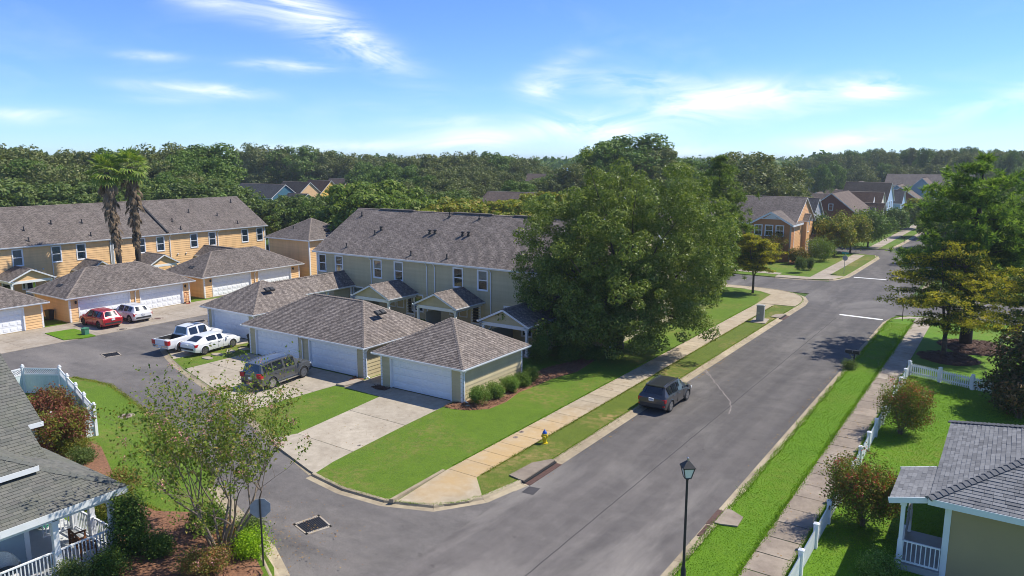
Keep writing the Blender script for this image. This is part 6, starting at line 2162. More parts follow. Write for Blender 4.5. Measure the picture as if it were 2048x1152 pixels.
# clipped bushes along the end garage
cb_ = 'round bushes along the end garage'
for (x_, y_, H_, W_, m, lab, sd_) in ((-27.25, 36.55, 1.15, 1.35, 'leaf_box', 'pale round bush at the front corner of the end garage', 92), (-27.2, 38.1, 1.1, 1.3, 'leaf_box', 'pale round bush, second from the front corner of the end garage', 93), (-27.2, 39.75, 1.1, 1.35, 'leaf_box', 'pale round bush, third along the end garage', 94),
                                      (-27.25, 41.3, .95, 1.3, 'leaf_dkbush', 'darker bush, fourth along the end garage', 95), (-27.3, 42.6, 1.0, 1.3, 'leaf_dkbush', 'darker bush at the rear corner of the end garage', 96)):
    bushy(lab, x_, y_, H_, W_, sd_, M[m], cb_, 190, 50, .062, stem=False, shell=.75, spread=.09)
bushy('tall dark bush at the post of the deep porch', -29.2, 46.9, 2.2, 1.7, 97, M['leaf_dkbush'], None, 150, 46, .10, stem=False)
bushy('dark hedge bush right of the deep porch', -27.6, 48.6, 1.2, 1.7, 98, M['leaf_dkbush'], None, 130, 46, .09, stem=False)
bushy('dark hedge bush further along the tan house wall', -26.6, 50.2, 1.1, 1.7, 99, M['leaf_dkbush'], None, 130, 46, .09, stem=False)
for (px, py, H_, W_, m, lab, sd_) in ((1599, 545, 2.2, 1.7, 'leaf_mid', 'clipped green cone bush at the orange corner house', 100), (1618, 540, 1.7, 1.4, 'leaf_mid', 'smaller round bush right of the clipped cone', 101), (1595, 528, 2.4, 3.0, 'leaf_redgreen', 'grey-bronze shrub against the orange corner house', 102),
                                      (1640, 522, 3.6, 4.6, 'leaf_bright', 'large bright green bush beside the orange corner house', 103), (1545, 525, 4.4, 4.0, 'leaf_redgreen', 'dull olive tree before the porch of the orange corner house', 104), (1490, 528, 4.0, 5.5, 'leaf_mid', 'broad green shrubs left of the orange corner house', 105)):
    x_, y_ = gp(px, py, LZ)
    bushy(lab, x_, y_, H_, W_, sd_, M[m], None, 180, 44, .16 if sd_ > 101 else .09, stem=False, spread=.22 if sd_ > 101 else .12)
# roadside trees beyond the corner house
for (px, py, H_, W_, m, lab, sd_) in ((1668, 512, 7.2, 6.0, 'leaf_yellow', 'street tree turning yellow beyond the stop sign', 110), (1700, 505, 6.8, 5.5, 'leaf_yellow', 'second yellowing street tree behind the street name sign', 111), (1735, 495, 7.0, 7.0, 'leaf_live2', 'dark green street tree right of the yellowing trees', 112),
                                      (1640, 505, 6.5, 6, 'leaf_mid', 'green tree behind the large bright bush', 113), (1790, 462, 5.0, 5.0, 'leaf_dkbush', 'thin dark shrub before the pale blue house up the street', 114), (1805, 458, 3.4, 3.2, 'leaf_lime', 'small yellow-green bush up the street', 115), (1772, 466, 3.0, 4.0, 'leaf_dkbush', 'low dark hedge up the street', 116), (1700, 380, 6.0, 5.0, 'leaf_magnolia', 'dark red-brown tree between the far blue houses', 117)):
    x_, y_ = gp(px, py, 0) if py > 400 else azim(1822, 236)
    tree('tree', lab, x_, y_, [(0, 0, H_ * .6, W_ * .45, W_ * .45, H_ * .38), (W_ * .2, 0, H_ * .5, W_ * .3, W_ * .3, H_ * .3), (-W_ * .2, .5, H_ * .55, W_ * .3, W_ * .3, H_ * .3)], 150, 40, .4, .34, M[m], M['bark'], .16, H_ * .45, 9, sd_, z=.05)

# --- the two palms: trunk, skirt of dead fronds, green heads
def fan_frond(mat, seed, L=1.55, stalk=1.05, dead=False):
    """fan leaf: stalk and a fan of folded blades; along +x, drooping at the tip"""
    rnd = random.Random(seed)
    mb = MB()
    mb.beam((0, 0, 0), (stalk, 0, .10 if not dead else -.02), .035, .02)
    k = 15 if dead else 11
    for i in range(k):
        a = R(-85) + R(170) * i / (k - 1)
        l = L * (.72 + .28 * math.cos(a)) * rnd.uniform(.85, 1.05)
        w = .075 if dead else .11
        ca, sa = math.cos(a), math.sin(a)
        px, pz = stalk, .10 if not dead else -.02
        mid = (px + ca * l * .55, sa * l * .55 * (.5 if dead else 1), pz + (.04 if not dead else -.05))
        tip = (px + ca * l, sa * l * (.35 if dead else 1), pz - l * (.22 if not dead else .32) + rnd.uniform(-.08, .05))
        s = (-sa * w, ca * w)
        mb.face([(px, 0, pz), (mid[0] - s[0], mid[1] - s[1], mid[2] - .02), tip, (mid[0], mid[1], mid[2] + .03)])
        mb.face([(px, 0, pz), (mid[0], mid[1], mid[2] + .03), tip, (mid[0] + s[0], mid[1] + s[1], mid[2] - .02)])
    return mb.mesh('frond', mat)


def palm(label, x, y, H, seed, lean=(0, 0)):
    rnd = random.Random(seed)
    t = thing('palm_tree', label, 'palm', (x, y, 0), 0, 'fan palms behind the orange garages')
    mb = MB()
    pts, rr = [], []
    for i in range(24):
        f = i / 23
        pts.append((lean[0] * f, lean[1] * f, H * f)); rr.append(.30 + (.05 if i % 2 else 0) - .06 * f + (.14 if i == 0 else 0))
    mb.tube(pts, rr, 10)
    mb.obj('trunk', M['bark_dark'], t, smooth=50)
    fm = [fan_frond(M['frond'], s, 1.35, 1.15) for s in range(4)]; dm = [fan_frond(M['frond_dead'], s + 9, 1.25, .9, True) for s in range(4)]
    for i in range(30):
        a = i * 2.39996; e = R(76 - 132 * (i / 29) ** .9)
        o = link('frond', fm[i % 4], t, (lean[0], lean[1], H - .004 * i))
        o.rotation_euler = (rnd.uniform(-.25, .25), -e, a); o.scale = (rnd.uniform(.85, 1.1),) * 3
    for i in range(150):
        f = (i / 150)
        z = H - .5 - f * H * .58
        a = i * 2.39996 + rnd.uniform(-.4, .4)
        o = link('dead_frond', dm[i % 4], t, (lean[0] * z / H + .12 * math.cos(a), lean[1] * z / H + .12 * math.sin(a), z))
        o.rotation_euler = (rnd.uniform(-.5, .5), R(rnd.uniform(48, 82)), a); o.scale = (rnd.uniform(.7, 1.2) * (1.02 - .55 * f),) * 3
    return t


palm('left fan palm with a shaggy skirt of dead fronds', -85.6, 45.6, 14.0, 5, (-.35, -.6))
palm('right fan palm, slightly taller, with a shaggy skirt of dead fronds', -85.6, 47.7, 14.6, 6, (.2, -.2))

# --- the wood: a handful of crowns, copied
def wood_tree(seed, H, W_, mat, moss=False, n=170, per=70, size=.52):
    rnd = random.Random(seed)
    t = thing('oak_tree', 'x', 'tree', (0, 0, -200))
    lobes = [(0, 0, H * .60, W_ * .36, W_ * .36, H * .34)]
    for k in range(8):
        a = 6.283 * k / 8 + rnd.uniform(-.4, .4); q = rnd.uniform(.22, .36)
        lobes.append((math.cos(a) * W_ * q, math.sin(a) * W_ * q, H * rnd.uniform(.38, .78), W_ * rnd.uniform(.14, .22), W_ * rnd.uniform(.14, .22), H * rnd.uniform(.12, .20)))
    for k in range(4):
        a = rnd.uniform(0, 6.283)
        lobes.append((math.cos(a) * W_ * .15, math.sin(a) * W_ * .15, H * rnd.uniform(.80, .92), W_ * .14, W_ * .14, H * .11))
    pts = crown_points(lobes, n, seed, .68, .22)
    mb = MB()
    limbs(mb, (0, 0, -.3), (rnd.uniform(-.5, .5), rnd.uniform(-.5, .5), H * .42), [np.array([0, 0, H * .5]) + (p - np.array([0, 0, H * .5])) * .85 for p in far_tips(pts, 12, seed)], H * .028, seed)
    mb.obj('trunk', M['bark'], t, smooth=180)
    link('crown', clump_mesh('crown', pts, W_ * .072, per, size, mat, seed + 1, .25, .6), t)
    if moss:
        low = pts[::3] * np.array([.95, .95, .92])
        link('moss', leaf_mesh('moss', low, .35, 4, 1.3, M['moss'], seed + 2, 0, .16, 3.0), t)['kind'] = 'stuff'
    return t


PROTO = {
    'live': [wood_tree(201, 18, 17, M['leaf_live'], True), wood_tree(202, 16, 18, M['leaf_live'], True), wood_tree(203, 17, 15, M['leaf_live'], True), wood_tree(207, 18, 16, M['leaf_live2'], False)],
    'mid': [wood_tree(204, 9, 9, M['leaf_mid'], False, 130, 64, .36), wood_tree(205, 8, 9.5, M['leaf_mid'], False, 130, 64, .36), wood_tree(206, 10, 8, M['leaf_live2'], False, 130, 64, .36)],
    'bright': [wood_tree(208, 8, 7, M['leaf_bright'], False, 130, 64, .34), wood_tree(209, 9, 8, M['leaf_bright'], False, 130, 64, .34)],
    'yellow': [wood_tree(210, 7, 7, M['leaf_yellow'], False, 130, 64, .33), wood_tree(211, 6, 7, M['leaf_yellow'], False, 130, 64, .33)],
}
BASEH = {'live': (18, 16, 17, 18), 'mid': (9, 8, 10), 'bright': (8, 9), 'yellow': (7, 6)}
_rw = random.Random(77)
_used = set()


def wood(kind, px, d, top_y, label, group, wide=1.0, gz=0.0):
    """one tree of the wood at a level distance d along a column, its top reaching row top_y"""
    x, y = azim(px, d)
    dd = _fw + _rt * (px - 1024) / FPX - _up * (top_y - 576) / FPX
    h = CAMH + dd[2] * d / math.hypot(dd[0], dd[1])
    k = _rw.randrange(len(PROTO[kind])); root = PROTO[kind][k]
    s = h / (BASEH[kind][k] * .98)
    rz = _rw.uniform(0, 6.28); sc = (s * wide * _rw.uniform(.92, 1.1), s * wide * _rw.uniform(.92, 1.1), s)
    nm = {'live': 'oak_tree', 'mid': 'tree', 'bright': 'tree', 'yellow': 'tree'}[kind]
    o = dup(root, (x, y, gz), rz, label, group, sc)
    o.name = nm
    return o


WG = 'oaks of the wood behind the houses'
WL = 'moss-hung live oak in the wood behind the houses'
# skyline of the left wood: (column, distance, top row)
for px, d, ty in ((-60, 190, 288), (-10, 175, 284), (40, 200, 292), (90, 185, 300), (140, 205, 298), (185, 195, 302), (230, 190, 300), (275, 200, 298), (320, 180, 286), (365, 185, 288), (410, 178, 290), (455, 185, 290), (500, 190, 288),
                  (545, 200, 292), (590, 200, 296), (640, 205, 300), (665, 230, 306), (705, 260, 308), (745, 270, 310), (790, 250, 310), (830, 240, 312), (870, 230, 310), (905, 235, 305), (945, 240, 304), (985, 245, 308), (1020, 250, 312), (1060, 230, 316),
                  (15, 160, 318), (65, 158, 322), (115, 150, 325), (165, 162, 328), (215, 158, 325), (262, 165, 322), (305, 156, 320), (350, 160, 315), (398, 156, 320), (440, 162, 318), (486, 160, 322), (530, 168, 325), (575, 248, 322), (620, 250, 325),
                  (360, 150, 340), (400, 146, 350), (330, 148, 345), (780, 205, 330), (820, 200, 335), (860, 190, 338), (900, 195, 338), (940, 200, 335), (980, 205, 335), (1015, 200, 345), (730, 225, 328), (760, 190, 345), (840, 170, 355), (800, 165, 360), (890, 165, 358),
                  (930, 178, 362), (970, 180, 370), (1100, 190, 352), (1080, 165, 362), (1040, 160, 365)):
    if 425 < px < 725:
        if d < 190 or (d > 240 and ty > 320):
            continue
        d = 262 + (d % 20)
    wood('live', px, d, ty + (4 if px < 430 else 0), WL, WG, 1.12)
# the great oaks behind the big oak
for px, d, ty, lab, w_ in ((1262, 178, 276, 'tallest live oak of the skyline, behind the big oak', 1.35), (1210, 172, 296, 'live oak at the left shoulder of the tallest oak', 1.1), (1320, 175, 298, 'live oak at the right shoulder of the tallest oak', 1.2), (1365, 185, 318, 'live oak in the dip right of the tallest oak', 1.0),
                           (1165, 165, 325, 'live oak low at the left foot of the tallest oak', 1.0), (1500, 168, 306, 'broad dark live oak behind the orange corner house', 1.45), (1440, 190, 320, 'live oak between the two great oaks', 1.1), (1560, 172, 322, 'live oak hanging over the far garages', 1.15), (1545, 160, 345, 'low live oak just behind the orange corner house roof', 1.1), (1405, 160, 345, 'dark live oak behind the bright pine', 1.1), (1460, 158, 350, 'dark live oak above the yellow house', 1.1)):
    wood('live', px, d, ty, lab, 'great live oaks behind the crossing', w_)
wood('live', 1645, 262, 332, 'round oak among the far pale garages', 'great live oaks behind the crossing', .8)
wood('live', 1665, 285, 325, 'second round oak among the far pale garages', 'great live oaks behind the crossing', .8)
# right wood
WR = 'trees of the wood beyond the far roofs'
WRL = 'tree of the dense wood beyond the far roofs'
for i in range(46):
    px = 1600 + i * 10.6 + _rw.uniform(-6, 6); d = 330 + _rw.uniform(-15, 90)
    wood('live', px, d, 318 - max(0, min(18, (px - 1610) * .12)) + _rw.uniform(-4, 6), WRL, WR, .72)
for i in range(26):
    px = 1690 + i * 15 + _rw.uniform(-6, 6); d = 305 + _rw.uniform(-6, 14)
    wood('live', px, d, 336 + _rw.uniform(-8, 8), WRL, WR, .85)
# trees right of the pine, down the east side
for px, d, ty, kind, lab in ((1905, 150, 392, 'mid', 'rounded green tree up the street left of the dark pine'), (1870, 170, 398, 'mid', 'green tree up the street behind the rounded one'), (1850, 190, 400, 'yellow', 'pale green tree at the end of the sidewalk'), (1990, 120, 380, 'mid', 'tree half hidden behind the dark pine'), (2050, 130, 360, 'mid', 'tree behind the pine at the right edge'),
                             (1930, 135, 420, 'mid', 'low green tree across the side street, behind the pine'), (2020, 108, 470, 'mid', 'bushy tree across the side street at the right edge'), (1890, 128, 430, 'bright', 'bright green tree by the road beyond the gold-tipped tree')):
    wood(kind, px, d, ty, lab, None)
# nearer belt between rows and wood
BG = 'young trees between the rows and the wood'
BL = 'leafy young tree in the belt between the rows and the wood'
for px, d, ty in ((-20, 128, 392), (20, 132, 372), (62, 128, 380), (105, 124, 378), (150, 130, 370), (190, 126, 372), (232, 132, 378), (330, 130, 385), (372, 126, 380), (412, 122, 378), (300, 128, 382), (265, 130, 380), (350, 140, 365), (395, 142, 360), (435, 138, 372), (240, 140, 362), (130, 142, 362), (40, 145, 358), (180, 145, 356), (90, 142, 366), (-30, 142, 360),
                  (455, 142, 386), (487, 138, 388), (517, 136, 390), (548, 134, 394), (470, 134, 402), (505, 132, 404), (540, 130, 404), (575, 130, 400)):
    wood('mid', px, max(d, 139) + (4 if px < 300 else 0), ty + (10 if px > 440 else 0), BL, BG, 1.3)
for px, d, ty in ((595, 132, 384), (628, 128, 380), (660, 126, 386), (690, 122, 392), (580, 124, 408), (615, 122, 402), (650, 120, 402), (562, 124, 416), (740, 118, 395), (820, 118, 398), (860, 122, 385), (905, 126, 384), (1000, 128, 402)):
    wood('mid', px, d, ty + (8 if px < 700 else 0), 'dark leafy tree right behind the tan row house', 'dark trees behind the tan row house', 1.15)
for px, d, ty in ((705, 112, 366), (735, 112, 358), (765, 115, 364), (795, 114, 374), (720, 106, 385), (750, 105, 380), (780, 106, 390), (835, 110, 392), (1090, 100, 385)):
    wood('bright', px, d, ty, 'bright green feathery tree behind the tan roof', 'bright trees behind the tan row house', 1.15)
for px, d, ty in ((900, 104, 402), (930, 106, 396), (960, 104, 402), (990, 106, 401), (1020, 104, 400), (1055, 106, 390), (1078, 102, 388), (945, 98, 408), (1000, 98, 402), (1040, 98, 400), (885, 100, 412)):
    wood('yellow', px, d, ty + (9 if 925 < px < 1045 else 3), 'yellow-green bushy tree behind the right half of the tan roof', 'yellowing trees behind the tan row house', 1.15)
wood('yellow', 680, 300, 333, 'round bright tree by the long low house in the wood', None, 1.2)
for r_ in PROTO.values():
    for t in r_:
        for c in list(t.children):
            bpy.data.objects.remove(c)
        bpy.data.objects.remove(t)
# the far edge of the land: one mass of tree tops to the horizon
rng = np.random.default_rng(5)
c = []
for k in range(2600):
    px = rng.uniform(-250, 2350); d = 430 + 1900 * rng.random() ** 1.7
    x, y = azim(px, d)
    h = rng.uniform(9, 15.5) + (2.5 if d < 700 and px > 1600 else 0) + (3 if px < 640 and d < 600 else 0)
    for q in range(3):
        c.append((x + rng.normal() * 6, y + rng.normal() * 6, h * rng.uniform(.45, 1.0)))
fw_ = link('far_wood', leaf_mesh('far_wood', np.array(c), 2.2, 18, 3.4, M['leaf_live2'], 8, .5, .7, 0, None, .6))
fw_['kind'] = 'stuff'; fw_['label'] = 'far wood reaching to the horizon'

# --- grass blades on the nearer lawns
M['blade'] = leaf_mat('grass_blades', [(.075, .150, .009), (.10, .195, .011), (.14, .25, .018), (.17, .24, .035)], .3, .6, .5)
M['blade_dry'] = leaf_mat('dry_grass_blades', [(.09, .13, .015), (.13, .165, .022), (.22, .185, .055), (.12, .17, .02)], .3, .6, .5)


def grass(polys, dens, hgt, mat, seed, name='grass'):
    rng = np.random.default_rng(seed)
    P = []
    for poly in polys:
        a = np.array(poly); lo, hi = a.min(0), a.max(0)
        n = int(dens * (hi - lo).prod())
        q = rng.random((n, 2)) * (hi - lo) + lo
        ok = np.zeros(n, bool); j = len(poly) - 1
        for i in range(len(poly)):
            xi, yi = poly[i]; xj, yj = poly[j]
            if yi != yj:
                cnd = ((yi > q[:, 1]) != (yj > q[:, 1])) & (q[:, 0] < (xj - xi) * (q[:, 1] - yi) / (yj - yi) + xi)
                ok ^= cnd
            j = i
        P.append(q[ok])
    P = np.concatenate(P); n = len(P)
    a = rng.random(n) * 6.283; h = hgt * rng.uniform(.5, 1.5, n); w = .012 + .014 * rng.random(n); l = rng.normal(size=(n, 2)) * h[:, None] * .5
    v = np.empty((n, 3, 3))
    v[:, 0, 0] = P[:, 0] - np.cos(a) * w; v[:, 0, 1] = P[:, 1] - np.sin(a) * w; v[:, 0, 2] = LZ + .002
    v[:, 1, 0] = P[:, 0] + np.cos(a) * w; v[:, 1, 1] = P[:, 1] + np.sin(a) * w; v[:, 1, 2] = LZ + .002
    v[:, 2, 0] = P[:, 0] + l[:, 0]; v[:, 2, 1] = P[:, 1] + l[:, 1]; v[:, 2, 2] = LZ + h
    o = link(name, np_mesh(name, v.reshape(-1, 3), np.arange(n * 3).reshape(n, 3), mat))
    o['kind'] = 'stuff'
    return o


grass([[(-9.38, 22), (-7.5, 22), (-7.5, 78), (-9.38, 78)], [(-5.95, 24), (3.5, 24), (3.5, 57.5), (-5.95, 59.3)]], 330, .026, M['blade'], 1)
0 and grass([[(-28.1, 24.0), (-26.8, 23.6), (-22.75, 24.4), (-22.75, 46), (-25.9, 46), (-26.4, 36.0), (-28.8, 34.8)], [(-37.5, 34.2), (-33.8, 34.1), (-33.1, 25.6), (-38.4, 27.4)]], 280, .030, M['blade'], 2)
0 and grass([[(-20.75, 27.8), (-19.45, 26.4), (-18.95, 28), (-18.9, 62), (-20.75, 62)]], 280, .030, M['blade_dry'], 3)
0 and grass([[(-43.2, 23.6), (-36, 21.7), (-29, 18.9), (-27.6, 18.2), (-28.4, 16.8), (-34.5, 17.0), (-40, 19.6), (-42, 20.2)], [(-55, 24.9), (-43.3, 23.6), (-42, 20.3), (-51, 22.9)]], 240, .036, M['blade'], 4)


# --- thin haze over the whole land
hz = bpy.data.materials.new('haze'); hz.use_nodes = True
hz.node_tree.nodes.clear()
ho = hz.node_tree.nodes.new('ShaderNodeOutputMaterial'); pv = hz.node_tree.nodes.new('ShaderNodeVolumePrincipled')
pv.inputs['Color'].default_value = (.80, .90, 1.0, 1); pv.inputs['Density'].default_value = HAZE; pv.inputs['Anisotropy'].default_value = .2
hz.node_tree.links.new(pv.outputs[0], ho.inputs['Volume'])
mb = MB(); mb.box(-3450, -250, -1.05, 2450, 3450, 27.0)
ho_ = mb.obj('haze', hz); ho_['kind'] = 'stuff'


# --- ragged edges where the lawns meet concrete, and fallen leaves
def edge_grass(lines, dens, hgt, mat, seed, wid=.07):
    rng = np.random.default_rng(seed); P = []
    for ln in lines:
        for a, b in zip(ln, ln[1:]):
            a, b = np.array(a), np.array(b); L = np.linalg.norm(b - a); n = int(L * dens)
            if n < 1:
                continue
            t = (b - a) / L; nr = np.array([-t[1], t[0]])
            s = rng.random(n) * L
            wv = .5 + .5 * np.sin(s * 1.7 + rng.random() * 6) * np.sin(s * .61 + rng.random() * 6)
            P.append(a + np.outer(s, t) + np.outer(rng.normal(size=n) * wid * (.35 + wv), nr))
    P = np.concatenate(P); n = len(P)
    a = rng.random(n) * 6.283; h = hgt * rng.uniform(.5, 1.6, n); w = .012 + .012 * rng.random(n); l = rng.normal(size=(n, 2)) * h[:, None] * .8
    v = np.empty((n, 3, 3))
    for k, s in ((0, -1), (1, 1)):
        v[:, k, 0] = P[:, 0] + s * np.cos(a) * w; v[:, k, 1] = P[:, 1] + s * np.sin(a) * w; v[:, k, 2] = LZ + .004
    v[:, 2, 0] = P[:, 0] + l[:, 0]; v[:, 2, 1] = P[:, 1] + l[:, 1]; v[:, 2, 2] = LZ + .02 + h
    o = link('grass_edge', np_mesh('grass_edge', v.reshape(-1, 3), np.arange(n * 3).reshape(n, 3), mat)); o['kind'] = 'stuff'


edge_grass([offset(eblock[2:], .44), [(-7.5, 15), (-7.5, 79)], [(-5.95, 15), (-5.95, 59)]], 210, .055, M['blade'], 21, .09)
edge_grass([offset(island[1:30], .58), [(-22.66, 28), (-22.66, 80)]], 130, .04, M['blade'], 22, .05)
edge_grass([[(-20.8, 28), (-20.8, 80)], [(-18.85, 29), (-18.8, 78)]], 130, .04, M['blade_dry'], 23, .06)
edge_grass([[(-31.5, 20.5), (-36, 22.0), (-43.3, 23.85), (-47.7, 24.9), (-51, 25.6), (-55.0, 25.1)], [(-28.4, 16.7), (-30.5, 16.9), (-34.5, 16.8), (-38, 17.4), (-40.2, 19.3)]], 150, .06, M['blade_dry'], 24, .10)
M['litter'] = leaf_mat('fallen_leaves', [(.16, .09, .035), (.22, .14, .05), (.12, .06, .03), (.24, .18, .06)], .1, .7)
rng = np.random.default_rng(31)
C = []
for (cx0, cy0, sx, sy, n) in ((-24.5, 50, 4.0, 6, 900), (-20.5, 52, 1.6, 7, 300), (-24.6, 17.6, 3.0, 2.6, 500), (-18.05, 50, .12, 14, 260), (-10.2, 55, .12, 16, 220), (-4, 66, 3.4, 4, 500), (-30, 30, 3.5, 4, 90), (-6.7, 45, .8, 14, 260), (-45, 27, 7, 1.2, 160)):
    q = rng.normal(size=(n, 2)) * (sx, sy) * .6 + (cx0, cy0)
    z = np.where((q[:, 0] > -18.3) & (q[:, 0] < -9.95), .02, LZ + .03)
    C.append(np.column_stack([q, z]))
C = np.concatenate(C)
o = link('leaf_litter', leaf_mesh('leaf_litter', C, .004, 1, .075, M['litter'], 32, 3.0, .6)); o['kind'] = 'stuff'
# ================================================================== VEHICLES
def paint(name, col, metal=.3, rough=.3):
    m, n, b = new_mat(name)
    p = n.nodes.new('ShaderNodeTexCoord').outputs['Object']
    f = noise(n, p, 1.4, 4, .6)
    c = mix(n, ramp(n, f, .35, .75), col, tuple(x * .93 for x in col))
    n.links.new(c, b.inputs['Base Color'])
    b.inputs['Metallic'].default_value = metal
    b.inputs['Roughness'].default_value = rough
    b.inputs['Coat Weight'].default_value = .8
    b.inputs['Coat Roughness'].default_value = .04
    return m


M['car_grey'] = paint('graphite_paint', (.060, .063, .072), .5)
M['car_grey2'] = paint('warm_grey_paint', (.088, .091, .092), .25)
M['car_white'] = paint('white_car_paint', (.74, .75, .76), .0)
M['car_red'] = paint('red_car_paint', (.42, .008, .018), .25)
M['carglass'] = pm('car_glass', (.012, .016, .022), .04, .1, spec=.9)
M['tyre'] = pm('tyre_rubber', (.016, .016, .017), .85, .15)
M['rim'] = pm('alloy_rim', (.46, .46, .47), .3, .06, metal=.8)
M['rim_dark'] = pm('dark_rim', (.06, .06, .065), .35, .1, metal=.6)
M['tail'] = pm('tail_lamp_red', (.42, .010, .012), .18, .1, spec=.8)
M['amber'] = pm('amber_lamp', (.60, .20, .02), .2, .1, spec=.8)
M['clear'] = pm('clear_lamp', (.68, .70, .72), .12, .05, spec=.9)
M['trimdark'] = pm('dark_plastic', (.024, .024, .026), .6, .1)
M['chrome'] = pm('chrome', (.62, .63, .65), .12, .05, metal=1.0)
M['plate'] = pm('plate_white', (.70, .71, .72), .5, .05)
M['plate_ink'] = pm('plate_ink', (.05, .08, .20), .6, .1)


def wheel_meshes(r, w, rimmat):
    ty = MB()
    ty.lathe([(r * .66, -w / 2), (r * .93, -w / 2), (r, -w * .32), (r, w * .32), (r * .93, w / 2), (r * .66, w / 2)], 28, axis='y')
    tm = ty.mesh('tyre', M['tyre'], 50)
    rm = MB()
    rm.lathe([(r * .70, -w * .5), (r * .70, -w * .42), (r * .62, -w * .36), (r * .60, w * .2), (r * .70, w * .4)], 24, axis='y')
    for i in range(5):
        a = 6.283 * i / 5
        for q in (-.13, .13):
            rm.beam((math.cos(a) * r * .1, -w * .43, math.sin(a) * r * .1), (math.cos(a + q) * r * .66, -w * .45, math.sin(a + q) * r * .66), r * .10, .03, up=(0, 1, 0))
    rm.lathe([(r * .02, -w * .52), (r * .15, -w * .50), (r * .17, -w * .40)], 14, axis='y')
    return tm, rm.mesh('rim', rimmat, 40)


def car(name, label, cat, x, y, heading, st, mat, wheels, r=.36, side=((3, 4), (4, 5), (5, 7)), ws=(7, 8), rg=(2, 3), rim='rim', bed=None, rails=None, clad=False, sunroof=None, tail=None, plate=True, z=.012, mirrors=None, tailcol='tail', doors=True, steps=False, group=None, roof_mat=None, tyre_w=.24):
    t = thing(name, label, cat, (x, y, z), heading, group)

    def ring(s):
        X, zl, zb, zt, wl, wb, wt = s
        h = zb - zl
        half = [(wl, zl), (wb * .985, zl + h * .28), (wb, zl + h * .55), (wb * .995, zl + h * .80), (wb * .965, zb), (wt, zt - .045), (wt * .86, zt), (wt * .45, zt + .018)]
        return [Vector((X, -a, b)) for a, b in half] + [Vector((X, 0, zt + .024))] + [Vector((X, a, b)) for a, b in half[::-1]] + [Vector((X, 0, zl))]
    rs = [ring(s) for s in st]
    k = len(rs[0])
    mb = MB()
    V = [p for q in rs for p in q]; F_ = []
    for i in range(len(rs) - 1):
        for j in range(k):
            F_.append((i * k + j, i * k + (j + 1) % k, (i + 1) * k + (j + 1) % k, (i + 1) * k + j))
    F_.append(tuple(range(k))[::-1]); m = (len(rs) - 1) * k; F_.append(tuple(range(m, m + k)))
    mb.mesh_faces(V, F_)
    body = mb.obj('body', mat, None, smooth=32)
    bm = bmesh.new(); bm.from_mesh(body.data); bmesh.ops.recalc_face_normals(bm, faces=bm.faces); bm.to_mesh(body.data); bm.free()
    cut = MB()
    hw = st[len(st) // 2][5]
    for wx in wheels:
        cut.lathe([(r * 1.16, -hw - .3), (r * 1.16, -hw + .30)], 24, (wx, 0, r), axis='y'); cut.lathe([(r * 1.16, hw - .30), (r * 1.16, hw + .3)], 24, (wx, 0, r), axis='y')
    if bed:
        cut.box(*bed)
    co = cut.obj('cutter', M['trimdark'])
    bm = bmesh.new(); bm.from_mesh(co.data); bmesh.ops.recalc_face_normals(bm, faces=bm.faces); bm.to_mesh(co.data); bm.free()
    md = body.modifiers.new('cut', 'BOOLEAN'); md.operation = 'DIFFERENCE'; md.object = co; md.solver = 'EXACT'
    wnm = body.modifiers.new('normals', 'WEIGHTED_NORMAL'); wnm.keep_sharp = True; wnm.weight = 100
    dg = bpy.context.evaluated_depsgraph_get()
    me = bpy.data.meshes.new_from_object(body.evaluated_get(dg), preserve_all_data_layers=True, depsgraph=dg)
    body.modifiers.clear(); body.data = me
    bpy.data.objects.remove(co)
    body.parent = t
    # glass
    def patch(nm, P, mt, inset=.07, off=.010, parent=t):
        """P = grid rows of points; inset towards the middle, lifted off the body"""
        rows, cols = len(P), len(P[0])
        c = sum((p for r_ in P for p in r_), Vector()) / (rows * cols)
        n = (P[0][-1] - P[0][0]).cross(P[-1][0] - P[0][0]).normalized()
        if n.dot(c - Vector((0, 0, .8))) < 0:
            n = -n
        def at(u, v):
            a = v * (rows - 1); i = min(rows - 2, int(a)); fa = a - i
            b = u * (cols - 1); j = min(cols - 2, int(b)); fb = b - j
            return (P[i][j].lerp(P[i][j + 1], fb)).lerp(P[i + 1][j].lerp(P[i + 1][j + 1], fb), fa)
        q = MB(); nu, nv = max(2, (cols - 1) * 2 + 1), 3
        V_ = []
        for b in range(nv):
            for a in range(nu):
                u = inset + (1 - 2 * inset) * a / (nu - 1); v = inset + (1 - 2 * inset) * b / (nv - 1)
                V_.append(at(u, v) + n * off)
        q.mesh_faces(V_, [(b * nu + a, b * nu + a + 1, (b + 1) * nu + a + 1, (b + 1) * nu + a) for b in range(nv - 1) for a in range(nu - 1)])
        return q.obj(nm, M[mt], parent, smooth=180)
    lo, hi = 4, 5
    for i0, i1 in side:
        a, b = rs[i0], rs[i1]
        sp = rs[i0:i1 + 1]
        patch('side_window', [[q_[lo] for q_ in sp], [q_[hi] for q_ in sp]], 'carglass', .085, .032)
        patch('side_window', [[q_[k - 2 - lo] for q_ in sp], [q_[k - 2 - hi] for q_ in sp]], 'carglass', .085, .032)
    a, b = rs[ws[0]], rs[ws[1]]
    idx = [6, 7, 8, 9, 10]
    patch('windshield', [[a[j] for j in idx], [b[j] for j in idx]], 'carglass', .045)
    a, b = rs[rg[0]], rs[rg[1]]
    patch('rear_window', [[a[j] for j in idx], [b[j] for j in idx]], 'carglass', .05)
    if sunroof:
        a, b = rs[sunroof[0]], rs[sunroof[1]]
        patch('sunroof', [[a[j] for j in idx], [b[j] for j in idx]], 'carglass', .13, .008)
    # wheels
    tm, rm = wheel_meshes(r, tyre_w, M[rim])
